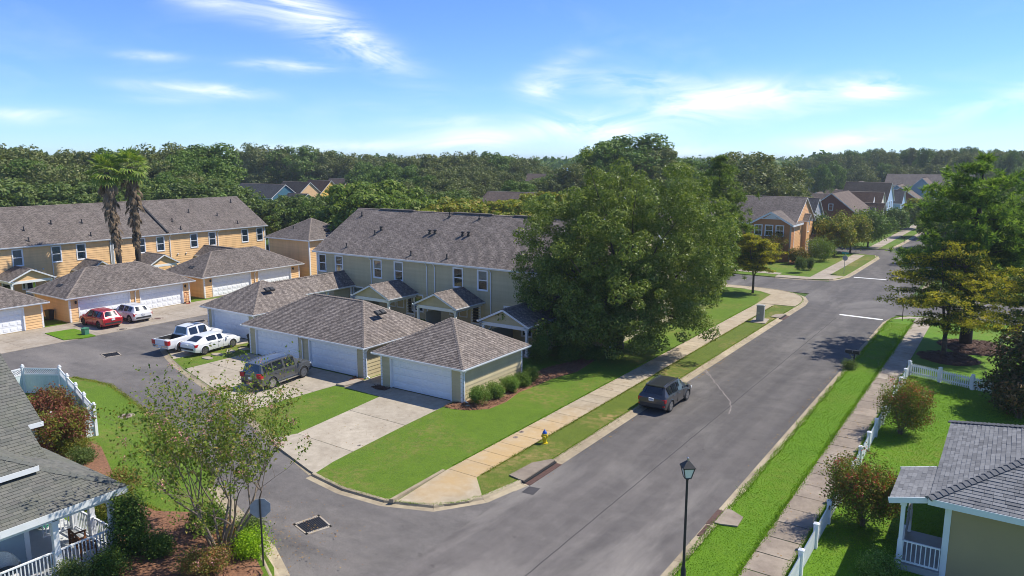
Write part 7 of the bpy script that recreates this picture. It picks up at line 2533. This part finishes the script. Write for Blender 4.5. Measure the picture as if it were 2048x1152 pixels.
    for wx in wheels:
        for s in (-1, 1):
            w = link('wheel', tm, t, (wx, s * (hw - .13), r), 0 if s < 0 else math.pi)
            link('rim', rm, w)
    # lamps, plate, trim
    X0 = st[1][0]; zb = st[1][2]; wb = st[1][5]
    for s in (-1, 1):
        tp = tail or (X0 - .05, X0 + .34, zb - .26, zb - .04)
        q = MB(); q.box(tp[0], s * (wb * .60), tp[2], tp[0] + .14, s * (wb + .012), tp[3]); q.box(tp[0] + .10, s * (wb - .10), tp[2] + .02, tp[1], s * (wb + .022), tp[3])
        bmod = q.obj('taillight', M[tailcol], t)
        fx = st[-2][0]
        q = MB(); q.box(fx - .25, s * (st[-2][5] * .62), st[-2][2] - .12, fx + .06, s * (st[-2][5] + .012), st[-2][2] + .02); q.obj('headlight', M['clear'], t)
        mx = mirrors if mirrors is not None else st[ws[0]][0] + .35
        zmi = st[ws[1]][2] + .10
        q = MB(); wbm = st[ws[1]][5]
        q.box(mx - .07, s * (wbm * .93), zmi - .03, mx + .04, s * (wbm + .06), zmi + .02); q.box(mx - .05, s * (wbm + .03), zmi - .04, mx + .06, s * (wbm + .18), zmi + .085)
        q.obj('mirror', M['trimdark'] if clad else mat, t)
        if doors:
            for i0, i1 in side[-2:]:
                hx_ = (st[i0][0] * .75 + st[i1][0] * .25)
                q = MB(); q.box(hx_ - .11, s * (st[i0][5] - .005), st[i0][2] - .15, hx_ + .09, s * (st[i0][5] + .030), st[i0][2] - .115); q.obj('door_handle', M['chrome'], t)
                # door shut line
                q = MB(); e = st[i1][0]; q.box(e - .003, s * (st[i1][5] - .02), st[i1][1] + .12, e + .003, s * (st[i1][5] + .003), st[i1][2] - .04); q.obj('door_seam', M['trimdark'], t)
    if plate:
        q = MB(); q.box(st[0][0] - .055, -.155, .80 if bed is None else .50, st[0][0] - .02, .155, .96 if bed is None else .66); po = q.obj('number_plate', M['plate'], t)
    q = MB(); q.box(st[0][0] - .03, -st[0][5] * .95, st[0][1] - .02, st[1][0] + .02, st[0][5] * .95, st[0][1] + .13); q.obj('rear_bumper', M['trimdark'] if not bed else M['chrome'], t)
    q = MB(); q.box(st[-1][0] - .06, -.5, .46, st[-1][0] + .025, .5, .62); q.obj('grille', M['trimdark'], t)
    if clad or steps:
        for s in (-1, 1):
            q = MB(); q.box(wheels[0] + r * 1.2, s * (hw - .06), .30, wheels[1] - r * 1.2, s * (hw + (.09 if steps else .012)), .38 if steps else .44); q.obj('side_step' if steps else 'sill_trim', M['chrome'] if steps else M['trimdark'], t)
    for wx in wheels:
        for s in (-1, 1):
            q = MB()
            pts_o = [(wx + math.cos(a) * r * 1.27, r + math.sin(a) * r * 1.27) for a in np.linspace(-.25, math.pi + .25, 15)]
            pts_i = [(wx + math.cos(a) * r * 1.12, r + math.sin(a) * r * 1.12) for a in np.linspace(-.25, math.pi + .25, 15)]
            yv = s * (hw + .018)
            for i in range(14):
                q.face([(pts_o[i][0], yv - s * .03, pts_o[i][1]), (pts_o[i + 1][0], yv - s * .03, pts_o[i + 1][1]), (pts_i[i + 1][0], yv, pts_i[i + 1][1]), (pts_i[i][0], yv, pts_i[i][1])])
                q.face([(pts_i[i][0], yv, pts_i[i][1]), (pts_i[i + 1][0], yv, pts_i[i + 1][1]), (pts_i[i + 1][0], yv - s * .16, pts_i[i + 1][1]), (pts_i[i][0], yv - s * .16, pts_i[i][1])])
            q.obj('wheel_arch', M['trimdark'] if clad else mat, t)
    if rails:
        for s in (-1, 1):
            q = MB(); wt = st[rails[0]][6] * .93
            P = [(st[i][0], s * wt, st[i][3] + .055) for i in range(rails[0], rails[1] + 1)]
            q.tube([(P[0][0] - .06, P[0][1], P[0][2] - .06)] + P + [(P[-1][0] + .06, P[-1][1], P[-1][2] - .06)], .022, 6); q.obj('roof_rail', M['chrome' if rails[2] else 'trimdark'], t, smooth=60)
    return t


SUV = [(-2.32, .50, .80, .86, .66, .78, .70), (-2.23, .34, .99, 1.04, .82, .90, .80), (-2.10, .28, 1.06, 1.14, .87, .93, .79), (-1.74, .28, 1.11, 1.60, .88, .94, .63), (-1.15, .28, 1.09, 1.665, .88, .945, .645), (-.38, .28, 1.04, 1.69, .88, .945, .655),
       (.35, .28, 1.00, 1.67, .88, .945, .65), (.62, .28, .99, 1.60, .88, .945, .63), (1.34, .28, .97, 1.06, .88, .94, .80), (1.88, .29, .91, .99, .87, .92, .74), (2.18, .32, .76, .85, .80, .86, .62), (2.33, .42, .62, .70, .62, .68, .46)]
gs = car('car', 'dark grey SUV parked at the kerb of the main road', 'car', -17.72, 43.75, R(90), SUV, M['car_grey'], (-1.38, 1.36), .365, rails=(3, 6, 1), sunroof=None)
q = MB(); q.box(-2.40, -.155, .86, -2.345, .155, .99)
q.obj('plate_frame', M['plate'], gs)
q = MB(); q.box(-1.86, -.62, 1.60, -1.66, .62, 1.655); q.obj('spoiler', M['car_grey'], gs)
for s in (-1, 1):
    q = MB(); q.box(-2.33, s * .52, .50, -2.20, s * .86, .58); q.obj('reflector', M['tail'], gs)
q = MB()
for i in range(6):
    q.box(-2.405, -.125 + i * .043, .895, -2.398, -.125 + i * .043 + .028, .955)
q.obj('plate_characters', M['plate_ink'], gs)
XO = [(a * .985, b, c * .985, d * .975, e, f, g * .97) for a, b, c, d, e, f, g in SUV]
car('car', 'red crossover with a dark sunroof at the left door of the orange garage', 'car', -70.75, 35.25, R(180), XO, M['car_red'], (-1.36, 1.34), .37, rim='rim_dark', sunroof=(4, 6))
car('car', 'white crossover with a dark sunroof beside the red crossover', 'car', -70.9, 38.25, R(180), XO, M['car_white'], (-1.36, 1.34), .37, sunroof=(4, 6), clad=True, tailcol='tail')
BIG = [(-2.52, .52, .95, 1.0, .78, .88, .82), (-2.46, .40, 1.10, 1.16, .88, .95, .86), (-2.40, .36, 1.16, 1.24, .90, .97, .84), (-2.22, .36, 1.18, 1.78, .90, .975, .72), (-1.35, .36, 1.17, 1.86, .90, .98, .735), (-.35, .36, 1.15, 1.88, .90, .98, .74),
       (.50, .36, 1.13, 1.86, .90, .98, .735), (.72, .36, 1.12, 1.80, .90, .98, .72), (1.30, .36, 1.12, 1.20, .90, .975, .86), (2.05, .38, 1.06, 1.14, .89, .95, .80), (2.42, .42, .92, 1.00, .84, .90, .70), (2.54, .48, .74, .82, .72, .78, .58)]
car('car', 'big warm grey SUV with roof rails and side steps before the double tan garage', 'car', -42.0, 32.7, R(97), BIG, M['car_grey2'], (-1.52, 1.50), .41, rails=(3, 6, 1), steps=True, tail=(-2.54, -2.30, .92, 1.22), z=LZ + .018, tyre_w=.28)
PU = [(-2.78, .56, 1.04, 1.09, .80, .90, .86), (-2.74, .42, 1.10, 1.14, .88, .95, .90), (-1.6, .38, 1.12, 1.16, .90, .97, .92), (-.82, .38, 1.12, 1.20, .90, .975, .86), (-.66, .38, 1.13, 1.78, .90, .98, .70), (.20, .38, 1.12, 1.84, .90, .98, .72),
      (.92, .38, 1.10, 1.82, .90, .98, .715), (1.08, .38, 1.10, 1.76, .90, .98, .70), (1.66, .38, 1.08, 1.20, .90, .975, .86), (2.30, .40, 1.02, 1.12, .89, .95, .80), (2.66, .42, .90, .98, .84, .90, .72), (2.78, .50, .72, .80, .72, .80, .6)]
wp = car('pickup_truck', 'white crew-cab pickup with a dark load bed, nearer the alley', 'truck', -56.3, 35.1, R(96.5), PU, M['car_white'], (-1.62, 1.72), .40, side=((4, 5), (5, 7)), ws=(7, 8), rg=(3, 4), bed=(-2.66, -.78, .62, -.94, .78, 1.6), sunroof=(5, 6), rails=(4, 6, 0), tail=(-2.80, -2.55, .72, 1.08), z=LZ + .018, tyre_w=.28)
q = MB(); q.box(-2.65, -.775, .625, -.95, .775, .645)
for s in (-1, 1):
    q.box(-2.65, s * .765, .645, -.95, s * .778, 1.13)
q.box(-2.662, -.76, .645, -2.65, .76, 1.10); q.box(-.95, -.76, .645, -.938, .76, 1.14)
for i in range(9):
    q.box(-2.62, -.66 + i * .16, .645, -.97, -.66 + i * .16 + .06, .662)
q.obj('bed_liner', M['trimdark'], wp)
SD = [(-2.34, .52, .84, .90, .62, .74, .64), (-2.24, .34, .98, 1.03, .80, .88, .74), (-1.92, .26, .99, 1.06, .86, .92, .72), (-1.10, .26, 1.00, 1.36, .87, .93, .60), (-.72, .26, .98, 1.41, .87, .93, .61), (-.05, .26, .95, 1.44, .87, .93, .615),
      (.30, .26, .93, 1.43, .87, .93, .61), (.48, .26, .92, 1.39, .87, .93, .60), (1.32, .26, .90, .99, .87, .925, .76), (1.90, .27, .82, .91, .86, .90, .70), (2.24, .30, .68, .76, .78, .82, .58), (2.38, .38, .54, .60, .60, .66, .44)]
car('car', 'low white sedan parked beside the white pickup', 'car', -53.75, 35.4, R(96.5), SD, M['car_white'], (-1.38, 1.42), .345, side=((3, 5), (5, 7)), z=LZ + .018, tailcol='tail')
# ================================================================== STREET FURNITURE AND SMALL THINGS
M['lamp_glass'] = pm('frosted_lamp_glass', (.75, .75, .72), .3, .08, 3, spec=.6)
lp = thing('street_lamp', 'black street lamp with a four-sided lantern on the east verge', 'street lamp', (-9.0, 24.5, LZ), R(38))
lp.scale = (.9, .9, 1.0)
mb = MB(); mb.lathe([(.16, 0), (.16, .10), (.11, .16), (.10, .55), (.065, .62), (.058, .8), (.048, 4.02), (.045, 4.06)], 14); mb.obj('pole', M['black'], lp, smooth=40)
mb = MB(); mb.lathe([(.055, 4.02), (.07, 4.06), (.05, 4.10)], 12); mb.box(-.13, -.13, 4.10, .13, .13, 4.13); mb.obj('collar', M['black'], lp)
mb = MB(); b0, b1, z0, z1 = .125, .22, 4.13, 4.50
for i in range(4):
    a0 = math.pi / 4 + i * math.pi / 2; a1 = a0 + math.pi / 2; r2 = math.sqrt(2)
    p = [(math.cos(a0) * b0 * r2 * .93, math.sin(a0) * b0 * r2 * .93, z0), (math.cos(a1) * b0 * r2 * .93, math.sin(a1) * b0 * r2 * .93, z0), (math.cos(a1) * b1 * r2 * .95, math.sin(a1) * b1 * r2 * .95, z1), (math.cos(a0) * b1 * r2 * .95, math.sin(a0) * b1 * r2 * .95, z1)]
    q = MB(); q.face(p); q.obj('pane', M['lamp_glass'], lp)
    mb.beam((math.cos(a0) * b0 * r2, math.sin(a0) * b0 * r2, z0), (math.cos(a0) * b1 * r2, math.sin(a0) * b1 * r2, z1), .028, .028)
mb.box(-.225, -.225, 4.49, .225, .225, 4.52); mb.obj('lantern_frame', M['black'], lp)
mb = MB(); mb.lathe([(.365, 4.51), (.36, 4.54), (.07, 4.80), (.03, 4.82)], 4)
mb = MB(); r2 = math.sqrt(2)
mb.mesh_faces([(-.26, -.26, 4.515), (.26, -.26, 4.515), (.26, .26, 4.515), (-.26, .26, 4.515), (-.26, -.26, 4.54), (.26, -.26, 4.54), (.26, .26, 4.54), (-.26, .26, 4.54), (-.05, -.05, 4.75), (.05, -.05, 4.75), (.05, .05, 4.75), (-.05, .05, 4.75)],
              [(3, 2, 1, 0), (0, 1, 5, 4), (1, 2, 6, 5), (2, 3, 7, 6), (3, 0, 4, 7), (4, 5, 9, 8), (5, 6, 10, 9), (6, 7, 11, 10), (7, 4, 8, 11), (8, 9, 10, 11)]); mb.obj('lantern_roof', M['black'], lp)
mb = MB(); mb.lathe([(.03, 4.75), (.035, 4.79), (.05, 4.81), (.05, 4.85), (.02, 4.88)], 10); mb.obj('finial', M['steel'], lp)
mb = MB(); mb.lathe([(.02, 4.13), (.045, 4.17), (.05, 4.35), (.02, 4.42)], 10); mb.obj('bulb', M['white'], lp)

# sign at the alley mouth, seen from behind
M['sign_back'] = pm('sign_back_grey', (.30, .33, .37), .5, .12, 4)
M['sign_red'] = pm('sign_red', (.45, .02, .02), .5, .05)
M['sign_green'] = pm('sign_green', (.0, .30, .22), .4, .05)


def octo(r):
    return [(r * math.cos(R(22.5 + 45 * i)), r * math.sin(R(22.5 + 45 * i))) for i in range(8)]


def stop_sign(label, x, y, face, H=2.85, r=.38, postmat='black', name='stop_sign', blades=False, pr=.035):
    """stop sign; face = direction its red side looks"""
    t = thing(name, label, 'sign', (x, y, LZ), face, 'stop signs' if not blades else 'stop signs')
    mb = MB(); mb.tube([(0, 0, -.1), (0, 0, H if not blades else H + .25)], pr, 8); mb.obj('post', M[postmat], t)
    o = octo(r)
    mb = MB(); n = 8; zc = H - r
    v = [(pr + .022, p[0], zc + p[1]) for p in o] + [(pr + .004, p[0], zc + p[1]) for p in o]
    mb.mesh_faces(v, [tuple(range(8, 16))[::-1]] + [(i, 8 + i, 8 + (i + 1) % 8, (i + 1) % 8) for i in range(8)]); po = mb.obj('sign_plate', M['sign_back'], t)
    mb = MB(); mb.face([(pr + .023, p[0], zc + p[1]) for p in o]); mb.obj('sign_border', M['white'], po)
    mb = MB(); mb.face([(pr + .026, p[0] * .94, zc + p[1] * .94) for p in o]); mb.obj('sign_face', M['sign_red'], po)
    cu = bpy.data.curves.new('lettering', 'FONT'); cu.body = 'STOP'; cu.size = r * .72; cu.align_x = 'CENTER'; cu.align_y = 'CENTER'; cu.extrude = .001
    cu.materials.append(M['white'])
    tmp = bpy.data.objects.new('lettering', cu); COL.objects.link(tmp)
    lme = bpy.data.meshes.new_from_object(tmp.evaluated_get(bpy.context.evaluated_depsgraph_get())); bpy.data.objects.remove(tmp)
    l = link('lettering', lme, po); l.location = (pr + .029, 0, zc); l.rotation_euler = (R(90), 0, R(90))
    if blades:
        for k, (a, z) in enumerate(((0, H + .02), (90, H + .22))):
            q = MB(); q.box(-.44, -.012, z, .44, .012, z + .17); b = q.obj('street_name_blade', M['sign_green'], t, rz=R(a) + R(25)); 
    return t


stop_sign('stop sign seen from behind on a black post in the front mulch bed', -22.75, 16.55, R(138), H=2.75, r=.40)
stop_sign('stop sign with green street name blades beyond the crossing', -19.05, 108.35, R(75), H=2.55, r=.38, postmat='steel', blades=True)
t = thing('sign_post', 'short red-brown marker post at the near right corner of the crossing', 'post', (-8.45, 79.6, LZ), 0)
mb = MB(); mb.beam((0, 0, -.1), (0, 0, 2.0), .06, .05); mb.obj('post', M['rustiron'], t)
mb = MB(); mb.box(-.2, -.05, 1.62, .2, -.03, 2.0); mb.obj('sign_plate', M['rustiron'], t)

# hydrant
M['hyd_y'] = pm('hydrant_yellow', (.62, .46, .01), .4, .12, 8)
M['hyd_b'] = pm('hydrant_blue', (.01, .08, .42), .4, .1, 8)
hd = thing('fire_hydrant', 'yellow fire hydrant with a blue bonnet beside the sidewalk', 'hydrant', (-20.42, 33.3, LZ), R(20))
mb = MB(); mb.lathe([(.17, 0), (.17, .05), (.115, .06), (.11, .32), (.12, .34), (.12, .50), (.115, .52)], 18); mb.obj('barrel', M['hyd_y'], hd, smooth=40)
mb = MB(); mb.lathe([(.15, .515), (.15, .555), (.12, .565)], 18); mb.obj('flange', M['hyd_y'], hd, smooth=40)
for s, rr in ((-1, .055), (1, .055)):
    mb = MB(); mb.lathe([(rr, 0), (rr, s * .12), (rr * 1.25, s * .125), (rr * 1.25, s * .18), (rr * .5, s * .19)], 12, (0, 0, .42), axis='x'); mb.obj('nozzle', M['hyd_y'], hd, smooth=40)
mb = MB(); mb.lathe([(.08, -.05), (.08, -.15), (.10, -.155), (.10, -.21), (.03, -.23)], 14, (0, 0, .38), axis='y'); mb.obj('pumper_nozzle', M['hyd_y'], hd, smooth=40)
mb = MB(); mb.lathe([(.125, .565), (.12, .63), (.085, .71), (.035, .745), (.03, .80), (.01, .805)], 16); mb.obj('bonnet', M['hyd_b'], hd, smooth=40)
for i in range(8):
    mb = MB(); a = 6.283 * i / 8; mb.lathe([(.018, .50), (.018, .585), (.005, .59)], 6, (.135 * math.cos(a), .135 * math.sin(a), 0)); mb.obj('bolt', M['hyd_y'], hd)

# mailboxes
def mailbox(label, x, y, rz=0, boxes=1):
    t = thing('mailbox', label, 'mailbox', (x, y, LZ), rz)
    mb = MB(); mb.box(-.05, -.05, -.1, .05, .05, 1.05); mb.obj('post', M['black'], t)
    mb = MB(); mb.box(-.62, -.045, .86, .35, .045, .95) if boxes > 1 else mb.box(-.3, -.045, .86, .2, .045, .95); mb.beam((-.04, 0, .55), (-.4, 0, .88), .05, .05); mb.obj('arm', M['black'], t)
    for k in range(boxes):
        cx = -.42 + k * .52
        mb = MB(); pr_ = [(-.10, 0), (.10, 0), (.10, .13)] + [(.10 * math.cos(a), .13 + .085 * math.sin(a)) for a in np.linspace(.2, 2.94, 7)] + [(-.10, .13)]
        v = [(cx - .24, p[0], .955 + p[1]) for p in pr_] + [(cx + .24, p[0], .955 + p[1]) for p in pr_]; n = len(pr_)
        mb.mesh_faces(v, [tuple(range(n))[::-1], tuple(range(n, 2 * n))] + [(i, (i + 1) % n, n + (i + 1) % n, n + i) for i in range(n)]); bo = mb.obj('box', M['black'], t)
        mb = MB(); mb.box(cx - .26, -.09, .965, cx - .243, .09, 1.10); mb.obj('door', M['steel'], bo)
        mb = MB(); mb.box(cx + .02, .102, 1.05, cx + .04, .112, 1.22); mb.box(cx - .03, .102, 1.18, cx + .02, .112, 1.22); mb.obj('flag', M['black'], bo)
    return t


mailbox('double black mailbox on a post at the east kerb with a plant at its foot', -9.35, 59.9, 0, 2)
bushy('small leafy plant at the foot of the double mailbox', -9.45, 58.6, .5, .9, 140, M['leaf_mid'], None, 90, 40, .07, stem=False)
mailbox('dark mailbox far up the street on the green verge', *gp(1808, 486), 0, 1)

# utility cabinet
cab = thing('utility_cabinet', 'tall grey utility cabinet on a concrete pad beside the sidewalk', 'cabinet', (-19.75, 71.7, LZ), R(6))
mb = MB(); mb.box(-.75, -1.1, -.05, .65, 1.2, .06); mb.obj('pad', M['apron'], cab)
mb = MB(); mb.box(-.34, -.28, .06, .34, .28, 1.50); mb.obj('housing', M['grey_metal'], cab)
mb = MB(); mb.box(-.38, -.32, 1.50, .38, .32, 1.56); mb.box(-.30, -.24, 1.56, .30, .24, 1.60); mb.obj('lid', M['grey_metal'], cab)
mb = MB(); mb.box(-.30, -.292, .14, -.01, -.281, 1.42); mb.box(.01, -.292, .14, .30, -.281, 1.42); mb.obj('door', M['grey_metal'], cab)
mb = MB(); mb.box(-.22, -.34, .75, -.05, -.293, .95); mb.obj('meter', M['steel'], cab)

# picket fence
def picket_fence(label, a, b, nbays, group, h=.92, step=.135, extra_post=True, z=LZ):
    a = Vector((*a, 0)); b = Vector((*b, 0)); d = b - a; L = d.length; d /= L
    t = thing('picket_fence', label, 'fence', (a.x, a.y, z), math.atan2(d.y, d.x), group)
    pm_ = MB(); w = .09
    pm_.box(-w, -w, -.1, w, w, h + .10); pm_.box(-w - .02, -w - .02, h + .10, w + .02, w + .02, h + .13)
    pm_.mesh_faces([(-w - .02, -w - .02, h + .13), (w + .02, -w - .02, h + .13), (w + .02, w + .02, h + .13), (-w - .02, w + .02, h + .13), (0, 0, h + .20)], [(0, 1, 4), (1, 2, 4), (2, 3, 4), (3, 0, 4)])
    pme = pm_.mesh('post', M['whitewood'])
    pk = MB(); q = .036
    pk.mesh_faces([(-q, -.012, .06), (q, -.012, .06), (q, .012, .06), (-q, .012, .06), (-q, -.012, h - .06), (q, -.012, h - .06), (q, .012, h - .06), (-q, .012, h - .06), (0, -.012, h), (0, .012, h)],
                  [(3, 2, 1, 0), (0, 1, 5, 8, 4), (2, 3, 7, 9, 6), (1, 2, 6, 5), (3, 0, 4, 7), (4, 8, 9, 7), (8, 5, 6, 9)])
    kme = pk.mesh('picket', M['whitewood'])
    bay = L / nbays
    for i in range(nbays + 1):
        if i == nbays and not extra_post:
            break
        link('post', pme, t, (bay * i, 0, 0))
    for i in range(nbays):
        for zz in (.20, .70):
            mb = MB(); mb.box(bay * i + w, .013, zz, bay * (i + 1) - w, .05, zz + .09); mb.obj('rail', M['whitewood'], t)
        k = int((bay - 2 * w) / step)
        for j in range(k):
            link('picket', kme, t, (bay * i + w + (bay - 2 * w) * (j + .5) / k, 0, 0))
    return t


pf = 'white picket fence runs round the right-hand lawn'
picket_fence('white picket fence along the old sidewalk on the right', (-5.55, 20.05), (-5.55, 59.3), 16, pf)
picket_fence('white picket fence crossing the lawn from the sidewalk to the magnolia', (-5.55, 59.3), (2.4, 56.2), 4, pf)

# lattice-topped privacy fence round the yard of the porch house
def lattice_fence(label, P, H=1.75, gate=None):
    c = Vector((sum(p[0] for p in P) / len(P), sum(p[1] for p in P) / len(P), 0))
    t = thing('privacy_fence', label, 'fence', (c.x, c.y, LZ * .5))
    pmh = MB(); w = .075; pmh.box(-w, -w, -.1, w, w, H + .10); pmh.box(-w - .025, -w - .025, H + .10, w + .025, w + .025, H + .14); pmh.lathe([(.06, H + .14), (.09, H + .19), (.06, H + .25), (.01, H + .27)], 8)
    pme = pmh.mesh('post', M['whitewood'])
    for p in P:
        link('post', pme, t, (p[0] - c.x, p[1] - c.y, 0))
    for i in range(len(P) - 1):
        a = Vector((*P[i], 0)) - c; b = Vector((*P[i + 1], 0)) - c
        d = b - a; L = d.length; d /= L
        ang = math.atan2(d.y, d.x)
        rl = MB()
        for z0, z1 in ((.06, .18), (H - .48, H - .38), (H - .06, H + .02), (.62, .70)):
            rl.box(.06, -.025 if z0 != .62 else .02, z0, L - .06, .025 if z0 != .62 else .055, z1)
        ro = rl.obj('rail', M['whitewood'], t, loc=a, rz=ang)
        n = max(3, int(L / .155)); bw = (L - .15) / n
        bb = MB(); bb.box(.004, -.011, .18, bw - .004, .011, H - .48); bme = bb.mesh('board', M['fence_paint'])
        for k in range(n):
            link('board', bme, ro, (.075 + bw * k, 0, 0))
        lt = MB(); z0, z1 = H - .38, H - .06; hh = z1 - z0
        x = -hh
        while x < L:
            for s in (0, 1):
                xa, xb = (x, x + hh) if s == 0 else (x + hh, x)
                za, zb_ = z0, z1
                pa, pb_ = Vector((xa, (-.008 if s else .008), za)), Vector((xb, (-.008 if s else .008), zb_))
                lo_, hi_ = .08, L - .08
                if max(xa, xb) <= lo_ or min(xa, xb) >= hi_:
                    continue
                def cl(p, q_):
                    if p.x < lo_:
                        return p.lerp(q_, (lo_ - p.x) / (q_.x - p.x))
                    if p.x > hi_:
                        return p.lerp(q_, (hi_ - p.x) / (q_.x - p.x))
                    return p
                A_, B_ = cl(pa, pb_), cl(pb_, pa)
                if (A_ - B_).length > .03:
                    lt.beam(A_, B_, .012, .04, up=(1, 0, 0) if abs((B_ - A_).normalized().x) < .9 else (0, 1, 0))
            x += .15
        lt.obj('lattice', M['whitewood'], ro)
    return t


M['fence_paint'] = pm('pale_fence_paint', (.60, .68, .68), .55, .07, 2)
lattice_fence('white privacy fence topped with lattice round the yard with the red shrubs', [(-53.6, 19.6), (-53.9, 21.5), (-51.7, 22.8), (-49.2, 22.1), (-46.8, 21.45), (-44.4, 20.75), (-42.0, 20.1), (-42.3, 18.0), (-42.6, 16.2)])

# transformer box, bins, odds and ends
M['bin'] = pm('bin_black', (.020, .021, .024), .5, .15)
M['bin_green'] = pm('utility_green', (.05, .19, .11), .5, .1)
t = thing('transformer_box', 'small green utility box at the corner of the orange garage lawn', 'utility box', (-67.9, 32.4, LZ), R(8))
mb = MB(); mb.box(-.25, -.2, 0, .25, .2, .55); mb.obj('housing', M['bin_green'], t); mb = MB(); mb.mesh_faces([(-.28, -.23, .55), (.28, -.23, .55), (.28, .23, .60), (-.28, .23, .60), (-.28, -.23, .50), (.28, -.23, .50), (.28, .23, .50), (-.28, .23, .50)], [(0, 1, 2, 3), (4, 5, 1, 0), (5, 6, 2, 1), (6, 7, 3, 2), (7, 4, 0, 3)]); mb.obj('lid', M['bin_green'], t)


def bin_(label, x, y, rz, mat='bin', group='wheeled bins', z=.06):
    t = thing('wheeled_bin', label, 'bin', (x, y, z), rz, group)
    mb = MB(); mb.mesh_faces([(-.22, -.24, .08), (.22, -.24, .08), (.22, .2, .08), (-.22, .2, .08), (-.29, -.32, .98), (.29, -.32, .98), (.29, .30, .98), (-.29, .30, .98)], [(3, 2, 1, 0), (0, 1, 5, 4), (1, 2, 6, 5), (2, 3, 7, 6), (3, 0, 4, 7), (4, 5, 6, 7)]); mb.obj('tub', M[mat], t)
    mb = MB(); mb.box(-.31, -.36, .98, .31, .31, 1.03); mb.box(-.26, -.28, 1.03, .26, .26, 1.07); mb.obj('lid', M[mat], t)
    mb = MB(); mb.tube([(-.28, .33, .94), (-.28, .42, .96), (.28, .42, .96), (.28, .33, .94)], .018, 6); mb.obj('handle', M[mat], t)
    for s in (-1, 1):
        mb = MB(); mb.lathe([(.10, -.03), (.11, 0), (.10, .03)], 14, (s * .27, .22, .11), axis='x'); mb.obj('wheel', M['tyre'], t)
    return t


bin_('black wheeled bin against the shaded side wall of the orange double garage', -76.9, 33.55, R(100))
bin_('black wheeled bin between the two tan garages behind the sedan', -51.9, 38.0, R(200), z=LZ + .02)
bin_('dark green wheeled bin next to the black one between the tan garages', -51.1, 38.4, R(190), 'bin_green', z=LZ + .02)
M['red_paint'] = pm('red_hand_truck', (.40, .05, .03), .5, .15)
t = thing('hand_truck', 'red hand truck leaning at the corner of the orange double garage', 'hand truck', (-73.75, 46.1, .06), R(90))
mb = MB(); mb.tube([(-.2, 0, .05), (-.2, .18, 1.1), (-.12, .20, 1.25), (.12, .20, 1.25), (.2, .18, 1.1), (.2, 0, .05)], .02, 6)
for z_ in (.3, .6, .9):
    mb.tube([(-.2, .045 + z_ * .13, z_), (.2, .045 + z_ * .13, z_)], .014, 5)
mb.box(-.22, -.25, .03, .22, .02, .045); mb.obj('frame', M['red_paint'], t)
for s in (-1, 1):
    mb = MB(); mb.lathe([(.10, -.03), (.12, 0), (.10, .03)], 14, (s * .26, .07, .12), axis='x'); mb.obj('wheel', M['tyre'], t)
M['limeyel'] = pm('lime_fabric', (.38, .55, .05), .8, .12, 8)
t = thing('parasol', 'closed lime green parasol on the porch of the orange row', 'parasol', (-89.0, 37.6, .1), 0)
mb = MB(); mb.tube([(0, 0, 0), (0, 0, 2.5)], .025, 6); mb.obj('pole', M['steel'], t)
mb = MB(); mb.lathe([(.06, .9), (.13, 1.0), (.11, 1.8), (.03, 2.55)], 8); mb.obj('canopy', M['limeyel'], t)
# stepping stones beside the cars, splash block at the downspout
stn = 'flat stones in the strip between the two driveways'
for i, (x_, y_, a_) in enumerate(((-51.6, 33.6, 0), (-51.9, 34.7, .4), (-52.0, 35.9, -.2), (-51.7, 37.0, .2))):
    mb = MB(); mb.prism(blob(0, 0, .55, .32, 9, i + 3, .15), -.02, .06)
    tag(mb.obj('stepping_stone', M['apron'], None, loc=(x_, y_, LZ), rz=a_), ('flat stone nearest the alley beside the low white sedan', 'second flat stone from the alley beside the low white sedan', 'third flat stone from the alley beside the low white sedan', 'flat stone nearest the bins beside the low white sedan')[i], 'stone', stn)
mb = MB(); mb.mesh_faces([(-.18, -.3, 0), (.18, -.3, 0), (.12, .3, 0), (-.12, .3, 0), (-.18, -.3, .05), (.18, -.3, .05), (.12, .3, .10), (-.12, .3, .10)], [(0, 1, 5, 4), (1, 2, 6, 5), (2, 3, 7, 6), (3, 0, 4, 7), (4, 5, 6, 7)])
tag(mb.obj('splash_block', M['apron'], None, loc=(-27.9, 35.85, LZ), rz=R(-100)), 'small splash block under the downspout of the end garage', 'splash block')
mb = MB(); mb.prism([(-37.9, 34.25), (-37.15, 34.35), (-36.85, 35.9), (-37.6, 36.0)], LZ, LZ + .12); tag(mb.obj('step', M['apron']), 'low concrete step by the corner of the double tan garage', 'step')
for i, (px, py) in enumerate(((1378, 636),)):
    pass
mb = MB(); mb.box(-.35, -.02, .1, .35, .02, .45); mb.box(-.33, -.015, 0, -.30, .015, .1); mb.box(.30, -.015, 0, .33, .015, .1)
tag(mb.obj('yard_sign', M['white'], None, loc=(*gp(1775, 462, 0), .1)), 'small white yard sign on the lawn up the street', 'sign')
